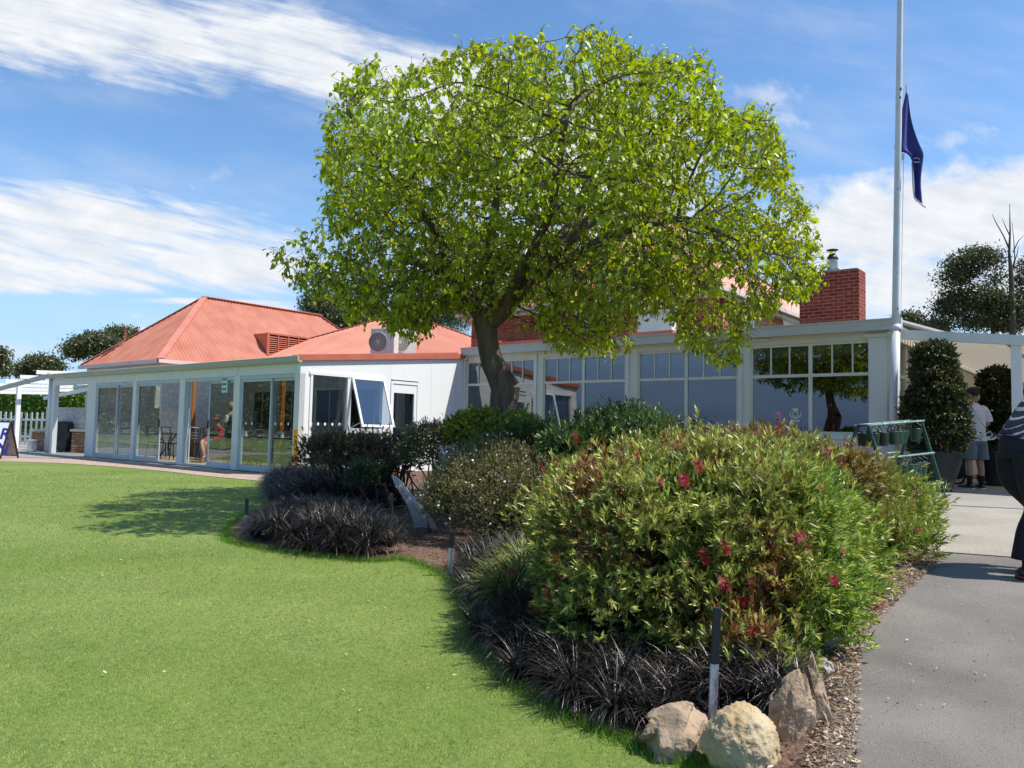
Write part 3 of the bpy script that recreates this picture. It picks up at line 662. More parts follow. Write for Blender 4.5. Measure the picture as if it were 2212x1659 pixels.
b = MB(); b.box(dX1-.299, dX1-.29, Yd+.302, dY1-.3, 0, zd-.45); b.build('sunny_wall', BRICKL, house)
PINKW = mat('pink_white_eaves', (.68, .56, .52), .5, (.62, .5, .46), 2)
b = MB()
b.box(dL[0]-.08, dX1+.1, Yd-.1, Yd+.02, zd-.13, zd-.01); b.box(dX1-.02, dX1+.1, Yd+.02, dY1, zd-.13, zd-.01); b.box(dL[0]-.08, dL[0]+.02, Yd+.02, dY1, zd-.13, zd-.01)
b.box(dL[0]+.1, dX1-.1, Yd+.1, Yd+.299, zd-.26, zd-.12); b.box(dX1-.289, dX1-.1, Yd+.3, dY1, zd-.26, zd-.12); b.box(dL[0]+.1, dL[0]+.419, Yd+.3, dY1, zd-.26, zd-.12)
b.build('gutter', PINKW, house)
def hwin(px, py, side, w, h):
    if side == 'F':
        c = at(px, py, Y=Yd+.3); x0, x1 = c[0]-w/2, c[0]+w/2; z0, z1 = c[2]-h/2, c[2]+h/2; y = Yd+.28
        b = MB(); b.box(x0, x1, y, y+.019, z0, z0+.06); b.box(x0, x1, y, y+.019, z1-.06, z1); b.box(x0, x0+.06, y, y+.019, z0+.06, z1-.06); b.box(x1-.06, x1, y, y+.019, z0+.06, z1-.06); b.box(x0+.06, x1-.06, y, y+.019, (z0+z1)/2-.02, (z0+z1)/2+.02)
        o = b.build('window', W_WHITE, house); b = MB(); b.box(x0+.06, x1-.06, y+.008, y+.018, z0+.06, z1-.06); b.build('pane', mat('upper_dark_glass', (.02, .025, .03), .05), o)
    else:
        X = dX1-.29; c = at(px, py, X=X); y0, y1 = c[1]-w/2, c[1]+w/2; z0, z1 = c[2]-h, c[2]
        b = MB(); b.prism([(X, y0-.22, z1+.42), (X, y1+.22, z1+.42), (X, y1+.02, z1), (X, y0-.02, z1)], (.03, 0, 0))
        b.box(X, X+.02, y0, y0+.08, z0, z1-.001); b.box(X, X+.02, y1-.08, y1, z0, z1-.001); b.box(X, X+.02, y0+.08, y1-.08, z1-.08, z1-.001); b.box(X, X+.02, (y0+y1)/2-.02, (y0+y1)/2+.02, z0, z1-.08); b.box(X, X+.018, y0+.08, y1-.08, z1-.55, z1-.51)
        o = b.build('window', W_WHITE, house); b = MB(); b.box(X-.001, X+.01, y0+.08, y1-.08, z0, z1-.08); b.build('pane', mat('upper_dark_glass', (.02, .025, .03), .05), o)
hwin(1270, 712, 'F', 1.0, 1.6); hwin(1430, 702, 'F', 1.0, 1.6); hwin(1612, 691, 'S', 1.15, 1.9); hwin(1706, 716, 'S', 1.15, 1.9)
c = at(1557, 690, X=dX1-.29); b = MB(); b.tube([(dX1-.22, c[1], 0), (dX1-.22, c[1], zd-.2)], .05, 10); b.build('downpipe', REDPAINT, house, smooth=True)
b = MB(); b.tube([tuple(at(1542, 722, Y=Yd-.5)), tuple(at(1560, 712, Y=Yd-.3)), tuple(at(1590, 690, Y=Yd))], .012, 5); b.build('cable', BLACK, house)

# ---- window wing on the right
WY = 15.173; WX0, WX1 = -14.10, -3.47
def wx(p): return float(at(p, 870, Y=WY)[0])
wing = thing('window_wing', 'cream flat roofed wing with a row of large white framed windows', 'building', (-8.7, WY, 0))
groups = [(wx(1006), wx(1152)), (wx(1172), wx(1350)), (wx(1377), wx(1593)), (wx(1621), wx(1891))]
Z0, ZT, ZH = 1.13, 2.27, 2.90
b = MB(); edges = [WX0+.001]+[v for g in groups for v in g]+[WX1]
for i in range(0, len(edges), 2): b.box(edges[i], edges[i+1], WY, WY+.14, Z0, ZH)
b.box(WX0+.001, WX1, WY, WY+.14, ZH, 3.06)
b.build('front_wall', W_CREAM, wing, bevel=.004)
b = MB()
for g in groups[:3]: b.box(g[1]+.02, g[1]+.10, WY-.03, WY-.001, Z0, 3.0)
b.box(WX1-.42, WX1-.1, WY-.035, WY-.001, Z0-.1, 2.93)
b.each('pilaster', W_GREY, wing, bevel=.004)
b = MB(); b.box(WX0+.001, WX1-.02, WY-.02, WY+.12, 0, .985)
for k in range(int((WX1-WX0)/.14)): x = WX0+.1+k*.14; b.box(x, x+.006, WY-.022, WY-.019, .02, .97)
b.build('lower_wall', mat('white_boarding', (.70, .71, .69), .6, (.6, .61, .59), 3, ramp=(.4, .7), bump=.1), wing)
b = MB(); b.box(WX0+.001, WX1-.45, WY-.07, WY+.0, 1.04, 1.129); b.box(WX0+.001, WX1-.45, WY-.045, WY+.0, .975, 1.039); b.build('sill', W_GREY, wing, bevel=.006)
b = MB(); b.prism([(WX0-.0, y, z) for y, z in ((WY-.16, 3.05), (WY-.17, 3.21), (WY-.19, 3.235), (WY-.19, 3.255), (WY-.05, 3.255), (WY-.05, 3.05))], (WX1-WX0+.17, 0, 0)); b.box(WX0, WX1+.1, WY-.05, WY+.02, 3.055, 3.12); b.build('gutter', mat('eaves_gutter_paint', (.53, .545, .48), .5, (.57, .585, .52), 2), wing)
b = MB(); b.prism([(WX0+.02, WY-.12, 3.235), (WX0+.02, 21.3, 3.62), (WX0+.02, 21.3, 3.56), (WX0+.02, WY-.12, 3.2)], (WX1-WX0+.1, 0, 0)); b.build('roof', mat('wing_roof_sheet', (.45, .45, .43), .6), wing)
b = MB(); b.box(-13.6, -8.2, WY+.55, WY+.7, 3.2, 3.44); b.build('roof_upstand', TERRAP, wing)
b = MB(); b.box(-14.05, -13.55, WY+.2, WY+.9, 3.26, 3.52); b.build('roof_box', REDPAINT, wing, bevel=.01)
blindm = mat('roller_blind_fabric', (.62, .62, .52), .8, (.55, .55, .46), 4)
for gi, (a, c) in enumerate(groups):
    m = (a+c)/2; b = MB(); y0 = WY+.03; y1 = WY+.09; t = .035
    b.box(a, c, y0, y1, ZH-.05, ZH); b.box(a, c, y0, y1, ZT-.03, ZT+.03); b.box(a, c, y0-.01, y1, Z0, Z0+.05)
    for x in (a, m-.035, c-.035): 
        b.box(x, x+t+(.035 if x == m-.035 else 0), y0+.001, y1-.001, Z0+.05, ZT-.03); b.box(x, x+t+(.035 if x == m-.035 else 0), y0+.001, y1-.001, ZT+.03, ZH-.05)
    for s0, s1 in ((a+t, m-.035), (m+.035, c-t)):
        for k in (1, 2): x = s0+(s1-s0)*k/3; b.box(x-.012, x+.012, y0+.005, y1-.005, ZT+.03, ZH-.05)
    o = b.build('window', W_CREAM, wing)
    b = MB()
    for s0, s1 in ((a+t, m-.035), (m+.035, c-t)): b.box(s0, s1, y0+.03, y0+.035, Z0+.05, ZT-.03); b.box(s0, s1, y0+.03, y0+.035, ZT+.03, ZH-.05)
    b.each('pane', GLASS2, o)
    b = MB(); b.box(a+t, c-t, y1+.03, y1+.035, 2.66, ZH-.02); b.box(a+t, c-t, y1+.02, y1+.045, 2.645, 2.665); b.build('blind', blindm, o)
# conduit, bracket, socket box details
b = MB(); x = wx(1617); b.tube([(x, WY-.2, 3.9), (x, WY-.2, 3.12), (x+.02, WY-.12, 3.02), (x+.2, WY-.05, 3.0)], .018, 6); b.box(x+.15, x+.42, WY-.05, WY-.01, 2.985, 3.03); b.build('conduit', W_WHITE, wing)
b = MB(); x = wx(1013)-.45; b.tube([(WX0+.25, WY-.1, 3.04), (WX0+.1, WY-.07, 3.0), (WX0+.06, WY-.06, 2.9), (WX0+.05, WY-.05, 2.1), (WX0+.02, WY-.05, 2.05)], .016, 6); b.build('pipe', W_WHITE, wing)
# right hand side of the wing, under the awning
sX = WX1
b = MB(); b.box(sX-.12, sX, WY+.001, 27, 0, 1.0); b.box(sX-.12, sX, WY+.001, 27, 2.9, 3.2)
ys = [WY+.25, WY+.95, WY+1.1, WY+1.85, WY+2.0, WY+2.8]
b.box(sX-.12, sX-.002, WY+.001, ys[0], 1.0, 2.9)
for k in (1, 3): b.box(sX-.12, sX-.002, ys[k], ys[k+1], 1.0, 2.9)
b.box(sX-.12, sX-.002, ys[5], 27, 1.0, 2.9)
for k in range(9): b.box(sX-.002, sX+.004, ys[5]+.4, 27, 1.1+k*.2, 1.108+k*.2)
for y in (ys[5]+.3, ys[5]+1.6, ys[5]+2.6, ys[5]+4): b.box(sX-.001, sX+.05, y, y+.14, 0, 2.9)
b.box(sX-.001, sX+.06, WY+.3, 27, 2.86, 2.99)
b.build('side_wall', mat('warm_cream_paint', (.66, .62, .49), .6, (.6, .56, .44), 2), wing)
for k in (0, 2, 4):
    y0, y1 = ys[k], ys[k+1]; b = MB(); b.box(sX-.08, sX-.02, y0, y1, 2.22, 2.28); b.box(sX-.08, sX-.02, y0, y1, 1.0, 1.05); b.box(sX-.08, sX-.02, y0, y1, 2.85, 2.9); b.box(sX-.08, sX-.02, (y0+y1)/2-.015, (y0+y1)/2+.015, 2.28, 2.85)
    o = b.build('side_window', W_CREAM, wing)
    b = MB(); b.box(sX-.052, sX-.047, y0, y1, 1.05, 2.22); b.box(sX-.052, sX-.047, y0, y1, 2.28, 2.85); b.each('pane', GLASS, o)
    b = MB()
    for j in range(5): b.box(sX-.2, sX-.17, y0, y1, 2.3+j*.12, 2.35+j*.12)
    b.build('blind', blindm, o)
# interior of the wing
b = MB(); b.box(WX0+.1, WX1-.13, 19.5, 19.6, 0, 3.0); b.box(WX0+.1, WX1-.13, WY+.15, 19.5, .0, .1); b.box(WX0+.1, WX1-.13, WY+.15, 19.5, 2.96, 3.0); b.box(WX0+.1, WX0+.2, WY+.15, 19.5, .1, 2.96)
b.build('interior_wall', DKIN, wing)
b = MB(); b.box(WX0+.2, WX1-.2, 17.0, 17.2, 2.7, 2.95); b.build('ceiling_beam', mat('pale_beam', (.4, .4, .36), .7), wing)
b = MB(); b.box(-5.0, -3.8, 19.46, 19.49, 1.5, 2.0); b.build('wall_panel', mat('wall_panel', (.35, .36, .36), .6), wing)
for px, py in ((1240, 782), (1426, 769)):
    c = at(px, py, Z=2.95); b = MB(); b.lathe([(.07, 0), (.07, -.012)], (c[0], c[1], 2.958), 12)
    m = bpy.data.materials.new('downlight_glow'); m.use_nodes = True; m.node_tree.nodes['Principled BSDF'].inputs['Emission Color'].default_value = (1, .85, .6, 1); m.node_tree.nodes['Principled BSDF'].inputs['Emission Strength'].default_value = 4
    b.build('downlight', m, wing)
# round golf sticker on the right hand window
def textmesh(txt, size, m, parent, loc, rot, name='lettering', ext=.002, bold=0.0, shear=0):
    cu = bpy.data.curves.new('t', 'FONT'); cu.body = txt; cu.size = size; cu.extrude = ext; cu.align_x = 'CENTER'; cu.align_y = 'CENTER'; cu.offset = bold; cu.shear = shear
    o = bpy.data.objects.new('t', cu); COL.objects.link(o); bpy.context.view_layer.update()
    me = bpy.data.meshes.new_from_object(o.evaluated_get(bpy.context.evaluated_depsgraph_get())); bpy.data.objects.remove(o)
    me.transform(Matrix.Translation(Vector(loc)) @ rot.to_4x4()); me.materials.clear(); me.materials.append(m); me.name = name
    return link(name, me, parent)
FACE = Matrix(((1, 0, 0), (0, 0, -1), (0, 1, 0)))      # text standing up and facing -Y
c = at(1719, 897, Y=WY+.05); st = thing('window_sticker', 'small pale sticker low on the rightmost large window', 'sticker', (c[0], WY+.05, c[2]-.13))
STK = mat('sticker_yellowish_white', (.80, .78, .58), .5)
b = MB(); y = WY+.045
for z0, z1, w in ((.10, .135, .06), (.065, .095, .04), (-.045, -.03, .05), (-.06, -.05, .05), (-.08, -.07, .06), (-.125, -.10, .085)): b.box(c[0]-w, c[0]+w, y, y+.004, c[2]+z0, c[2]+z1)
b.build('emblem', STK, st)
textmesh('G', .13, STK, st, (c[0]-.075, y, c[2]+.01), FACE, bold=.003); textmesh('U', .13, STK, st, (c[0]+.075, y, c[2]+.01), FACE, bold=.003)

# ---- brick chimney with steel flue, standing on the wing roof
CY = 19.5; cx0, cx1 = float(at(1727, 690, Y=CY)[0]), float(at(1856, 690, Y=CY)[0]); cz = float(at(1790, 587, Y=CY)[2])
chim = thing('brick_chimney', 'square red brick chimney rising behind the flat roof edge', 'chimney', ((cx0+cx1)/2, CY, 0))
cd = float(at(1870, 650, X=cx1)[1])-CY
b = MB(); b.box(cx0, cx1, CY, CY+max(cd, .5), 0, cz); b.build('stack', BRICKR, chim)
b = MB(); b.box(cx0+.1, cx1-.05, CY+.05, CY+max(cd, .5)-.05, cz, cz+.035); b.prism([(cx0+.55, CY-.02, cz+.002), (cx0+1.0, CY-.02, cz+.002), (cx0+.95, CY-.02, cz+.06), (cx0+.62, CY-.02, cz+.05)], (0, .5, 0)); b.build('flashing', mat('mortar_cap', (.36, .37, .34), .8, (.2, .22, .2), 6), chim)
fxp = float(at(1798, 590, Y=CY+.35)[0]); STEEL = mat('galvanised_steel', (.42, .45, .52), .38, (.5, .53, .6), 4, metal=.85)
b = MB(); b.lathe([(.125, 0), (.125, .36), (.125, .37)], (fxp, CY+.35, cz+.02), 20); fl = b.build('flue', STEEL, chim, smooth=True)
b = MB(); b.lathe([(.13, .34), (.145, .37), (.12, .42), (.09, .46), (.07, .50)], (fxp, CY+.35, cz+.02), 20); b.lathe([(.02, .58), (.145, .585), (.14, .60), (.04, .625)], (fxp, CY+.35, cz+.02), 20)
for k in range(3): a = 2*pi*k/3; b.bar((fxp+.06*cos(a), CY+.35+.06*sin(a), cz+.50), (fxp+.08*cos(a), CY+.35+.08*sin(a), cz+.61), .012, .02)
b.build('cowl', mat('sooty_cowl', (.05, .035, .03), .5, metal=.4), fl, smooth=True)

# ---- air conditioners on the roofs
ACW = mat('ivory_casing', (.62, .62, .56), .5, (.55, .55, .5), 3)
def aircon(loc, rz, lab, w=.95, h=.85, d=.36):
    t = thing('air_conditioner', lab, 'air conditioner', loc, rz, 'air conditioner units on the roofs')
    b = MB(); o = Vector(loc)
    b.box(o.x-w/2, o.x+w/2, o.y-d/2, o.y+d/2, o.z+.06, o.z+h); b.box(o.x-w/2+.05, o.x-w/2+.12, o.y-d/2, o.y+d/2, o.z, o.z+.06); b.box(o.x+w/2-.12, o.x+w/2-.05, o.y-d/2, o.y+d/2, o.z, o.z+.06)
    b.build('casing', ACW, t, bevel=.012)
    b = MB(); c = (o.x-.12, o.y-d/2-.004, o.z+.06+(h-.06)/2); R = h*.33
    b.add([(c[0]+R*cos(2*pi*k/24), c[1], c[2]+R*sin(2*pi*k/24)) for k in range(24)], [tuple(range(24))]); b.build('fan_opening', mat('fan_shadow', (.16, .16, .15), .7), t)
    b = MB()
    for k in range(1, 6): b.tube([(c[0]+R*k/5*cos(2*pi*j/20), c[1]-.012, c[2]+R*k/5*sin(2*pi*j/20)) for j in range(20)], .005, 4, closed=True)
    for k in range(10): a = pi*k/10; b.bar((c[0]-R*cos(a), c[1]-.012, c[2]-R*sin(a)), (c[0]+R*cos(a), c[1]-.012, c[2]+R*sin(a)), .006, .006)
    b.build('fan_guard', ACW, t)
    return t
p = at(830, 768, Y=14.0); aircon((p[0], 14.0, ztop(14.0)+.05), radians(28), 'ivory air conditioner with round fan on the annex roof', .68, .8)
p = at(868, 766, Y=14.6); aircon((p[0], 14.6, ztop(14.6)+.05), radians(65), 'white air conditioner just right of the round fan unit', .7, .8)
p = at(1418, 735, Y=17.2); aircon((p[0], 17.2, 3.37), radians(190), 'white air conditioner half hidden by leaves on the wing roof', .9, .8)

# ---- awning beyond the flagpole
awn = thing('awning', 'cream slatted awning on a white post at the right edge', 'awning', (0, WY+.1, 0))
bx0 = WX1+.1; BY = WY+.1
zL = float(at(1945, 712, Y=BY)[2]); zR = float(at(2212, 724, Y=BY)[2]); xR = float(at(2212, 724, Y=BY)[0]); sl = (zR-zL)/(xR-bx0)
def az(x): return zL+sl*(x-bx0)
b = MB(); b.prism([(bx0, BY, az(bx0)-.17), (4.5, BY, az(4.5)-.17), (4.5, BY, az(4.5)), (bx0, BY, az(bx0))], (0, .06, 0)); b.build('front_beam', W_GREY, awn)
px_ = float(at(2196, 900, Y=BY)[0]); b = MB(); b.box(px_-.075, px_+.075, BY+.065, BY+.2, .15, az(px_)-.171); b.build('post', W_WHITE, awn, bevel=.005)
AWM = leafmat('translucent_awning_sheet', .6, .30); 
def setleafcol(o, c):
    me = o.data; a = me.color_attributes.new('tint', 'FLOAT_COLOR', 'POINT'); a.data.foreach_set('color', list((*c, 1))*len(me.vertices))
b = MB(); n = 60
for k in range(n):
    y0 = BY+.07+k*.22; pr = [(y0, -.012), (y0+.09, -.012), (y0+.10, -.13), (y0+.18, -.13), (y0+.22, -.012)]
    for (ya, za), (yb, zb) in zip(pr[:-1], pr[1:]): b.poly([(bx0, ya, az(bx0)+za), (bx0+8, ya, az(bx0)+za+sl*8), (bx0+8, yb, az(bx0)+zb+sl*8), (bx0, yb, az(bx0)+zb)])
o = b.build('roof_slats', AWM, awn); setleafcol(o, (.50, .47, .40))
b = MB()
for x in (bx0+1.6, bx0+3.2, bx0+4.8): b.box(x, x+.05, BY+.07, 28, az(x)-.14, az(x)-.055)
b.each('rafter', W_CREAM, awn)
# far wall closing the terrace, blue sign
b = MB(); b.box(WX1+.001, 6, 27.5, 27.7, 0, 3.1)
for k in range(14): b.box(WX1+.01, 6, 27.47, 27.499, .2+k*.2, .21+k*.2)
tag(b.build('far_wall', mat('far_cream_boards', (.58, .52, .38), .7)), 'cream boarded wall closing the terrace under the awning', 'wall')
c = at(2209, 857, Y=BY+1.0); sg = thing('blue_sign', 'dark blue arrow sign hanging at the right edge by the awning post', 'sign', (c[0], BY+1.0, c[2]-.1))
b = MB(); b.box(c[0]-.04, c[0]+.55, BY+1.0, BY+1.02, c[2]-.12, c[2]+.12); b.build('board', mat('navy_board', (.012, .02, .07), .5), sg)
textmesh('<<', .16, W_WHITE, sg, (c[0]+.06, BY+.995, c[2]), FACE, bold=.004)
b = MB(); b.bar((c[0]+.1, BY+1.01, c[2]+.12), (c[0]+.1, BY+1.01, az(c[0])-.06), .01, .01); b.build('hanger', BLACK, sg)

# ================================================================== VEGETATION
BARK = mat('rough_bark', (.10, .072, .052), .95, (.21, .16, .12), 7, 8, bump=1.0, bscale=22, stretch=(1, 1, .22), bdist=.06)
TWIG = mat('dark_twig_bark', (.055, .038, .028), .9, (.09, .065, .048), 5)
GUMB = mat('pale_gum_bark', (.28, .24, .20), .85, (.16, .13, .11), 4, bump=.5)
LEAF = leafmat('fresh_leaf', .42, .38, .45)
LEAFD = leafmat('leathery_leaf', .38, .22, .5)
MONDO = leafmat('black_grass_blade', .42, .03, .55)
BLADE = leafmat('grass_blade', .5, .3, .3)

def unit(a): return a/np.maximum(np.linalg.norm(a, axis=-1, keepdims=True), 1e-9)
def leaves(P, D, N, Ln, Wd, fold=.25, droop=.0, wide=.4):
    """diamond leaves folded along the midrib: 4 vertices, 2 triangles each"""
    D = unit(D); Sd = unit(np.cross(D, N)); N = np.cross(Sd, D)
    Ln = np.asarray(Ln)[:, None]*np.ones((len(P), 1)); Wd = np.asarray(Wd)[:, None]*np.ones((len(P), 1))
    m = P+D*Ln*wide
    tip = P+D*Ln; tip[:, 2] -= (droop*Ln)[:, 0]
    V = np.stack([P, m+Sd*Wd/2+N*fold*Wd, tip, m-Sd*Wd/2+N*fold*Wd], 1)
    n = len(P); b = np.arange(n)[:, None]*4
    F = np.concatenate([b+np.array([0, 1, 2]), b+np.array([0, 2, 3])], 1).reshape(-1, 3)
    return V.reshape(-1, 3), F
def lcol(c, n, r=RNG, v=.18): return np.repeat(np.clip(c*(1+r.normal(0, v, (n, 1)))*(1+r.normal(0, .05, (n, 3))), .003, .9), 4, axis=0)
def hearts(P, D, N, Ln, Wd):
    """heart shaped leaf, 6 vertices, 4 triangles, folded and drooping"""
    D = unit(D); Sd = unit(np.cross(D, N)); N = np.cross(Sd, D); L_ = Ln[:, None]; W_ = Wd[:, None]
    a = P; b1 = P+D*L_*.18+Sd*W_*.46+N*W_*.14; b2 = P+D*L_*.55+Sd*W_*.42+N*W_*.10; t = P+D*L_-N*L_*.15; c2 = P+D*L_*.55-Sd*W_*.42+N*W_*.10; c1 = P+D*L_*.18-Sd*W_*.46+N*W_*.14
    mm = P+D*L_*.4-N*L_*.03
    V = np.stack([a, b1, b2, t, c2, c1, mm], 1); n = len(P); b = np.arange(n)[:, None]*7
    F = np.concatenate([b+np.array(q) for q in ([0, 1, 6], [1, 2, 6], [2, 3, 6], [3, 4, 6], [4, 5, 6], [5, 0, 6])], 1).reshape(-1, 3)
    return V.reshape(-1, 3), F

def grow(seeds, par, att, step, infl, kill, iters=90, rng=RNG, bias=(0, 0, 0)):
    """space colonisation: returns node positions and parents"""
    N = [np.array(s, float) for s in seeds]; Pn = list(par)
    A = np.array(att, float); alive = np.ones(len(A), bool)
    best = np.full(len(A), 1e9); bi = np.zeros(len(A), int); done = 0; bias = np.array(bias)
    for it in range(iters):
        new = np.array(N[done:])
        for c0 in range(0, len(new), 400):
            ch = new[c0:c0+400]; d = np.linalg.norm(A[:, None]-ch[None], axis=2); j = d.argmin(1); dm = d[np.arange(len(A)), j]
            u = dm < best; best[u] = dm[u]; bi[u] = j[u]+done+c0
        done = len(N)
        alive &= best > kill
        act = alive & (best < infl)
        if not act.any(): 
            break
        ids = bi[act]; dirs = unit(A[act]-np.array(N)[ids])
        uq, inv = np.unique(ids, return_inverse=True); acc = np.zeros((len(uq), 3)); np.add.at(acc, inv, dirs)
        acc = unit(acc+rng.normal(0, .12, acc.shape)*1.0+bias)
        cnt = 0; arr = np.array(N)
        for k, i in enumerate(uq):
            p = arr[i]+acc[k]*step; N.append(p); Pn.append(int(i)); cnt += 1
        if cnt == 0 or len(N) > 60000: break
    return np.array(N), np.array(Pn)
def radii(N, Pn, r0, rmax, ex=2.3, fixed=None):
    ch = np.zeros(len(N)); R = np.zeros(len(N))
    for i in range(len(N)-1, -1, -1):
        if R[i] == 0: R[i] = r0**ex
        if Pn[i] >= 0: R[Pn[i]] += R[i]; ch[Pn[i]] += 1
    R = R**(1/ex); R = np.minimum(R*1.0, rmax)
    return R, ch
def branchmesh(N, Pn, R, sides=5, fatsides=10, fat=.035):
    V = []; F = []; off = 0
    for thick in (True, False):
        k = fatsides if thick else sides
        idx = np.array([i for i in range(len(N)) if Pn[i] >= 0 and ((R[i] > fat) == thick)], int)
        if len(idx) == 0: continue
        p = N[Pn[idx]]; q = N[idx]; d = unit(q-p); a = unit(np.cross(d, np.array([.3, .2, .93]))); b = np.cross(d, a)
        rp = np.minimum(R[Pn[idx]], R[idx]*1.35)[:, None, None]; rq = R[idx][:, None, None]
        an = np.arange(k)*2*pi/k; ring = a[:, None]*np.cos(an)[None, :, None]+b[:, None]*np.sin(an)[None, :, None]
        vs = np.concatenate([p[:, None]+ring*rp-d[:, None]*rp*.15, q[:, None]+ring*rq+d[:, None]*rq*.15], 1).reshape(-1, 3)
        base = (np.arange(len(idx))*2*k)[:, None]
        f = np.concatenate([base+np.array([j, (j+1) % k, k+(j+1) % k, k+j]) for j in range(k)], 1).reshape(-1, 4)
        V.append(vs); F.append(f+off); off += len(vs)
    return np.concatenate(V), np.concatenate(F)

def noise3(P, s, off=0): return np.array([mnoise.noise(Vector((p[0]*s+off, p[1]*s, p[2]*s))) for p in P])

# ------------------------------------------------------------------ the big tree
TD = 10.5
OUT = [(565, 562), (640, 520), (690, 470), (702, 400), (698, 320), (712, 240), (738, 180), (800, 138), (850, 168), (905, 150), (965, 108), (1060, 92), (1130, 85), (1200, 62), (1290, 66), (1340, 92), (1400, 118), (1470, 118), (1530, 122), (1545, 180), (1575, 245), (1640, 232), (1680, 280), (1692, 350), (1712, 400), (1745, 470), (1765, 545), (1780, 575), (1760, 620), (1700, 640), (1680, 660), (1610, 680), (1600, 765), (1560, 785), (1500, 745), (1450, 690), (1390, 665), (1350, 740), (1290, 752), (1220, 745), (1165, 710), (1140, 650), (1105, 665), (1060, 660), (1010, 665), (950, 660), (905, 725), (860, 705), (812, 670), (765, 680), (735, 660), (742, 630), (690, 640), (650, 610)]
def crown_pts(n, outline, D, thick, rng, cx=1190, cy=440, gap=.0, ns=.9):
    out = []; xs = [p[0] for p in outline]; ys = [p[1] for p in outline]
    O = np.array(outline, float)
    while len(out) < n:
        c = np.stack([rng.uniform(min(xs), max(xs), 3000), rng.uniform(min(ys), max(ys), 3000)], 1)
        c = c[inpoly(c, outline)]
        # distance to the outline gives the thickness of the crown there
        d = np.full(len(c), 1e9)
        for i in range(len(O)):
            a = O[i]; b = O[(i+1) % len(O)]; ab = b-a; t = np.clip(((c-a)@ab)/(ab@ab), 0, 1); d = np.minimum(d, np.linalg.norm(c-(a+t[:, None]*ab), axis=1))
        r = np.clip(d/260, 0, 1); half = thick*np.sqrt(np.clip(1-(1-r)**2, 0, 1))
        z = rng.uniform(-1, 1, len(c)); z = np.sign(z)*np.abs(z)**.7*half
        OP = [tuple(q) for q in outline]
        for k in range(len(c)):
            p0 = CAMO+(RT*(c[k, 0]-1106)/FPX-UP*(c[k, 1]-829.5)/FPX+FW)*D
            p = p0+FH*z[k]
            if gap and d[k] < 55 and c[k, 1] < 420 and mnoise.noise(Vector(p0*1.5)) < .10-d[k]/75*.35: continue
            w_ = p-CAMO; qq = (1106+FPX*(w_@RT)/(w_@FW), 829.5-FPX*(w_@UP)/(w_@FW))
            if not inpoly(np.array([qq]), OP)[0]: continue
            if gap and mnoise.noise(Vector(p*ns))+.5*mnoise.noise(Vector(p*ns*2.3)) < -.5+gap: continue
            out.append(p)
    return np.array(out[:n])
def pa(x, y, dd=0.0): return at(x, y, D=TD)+FH*dd
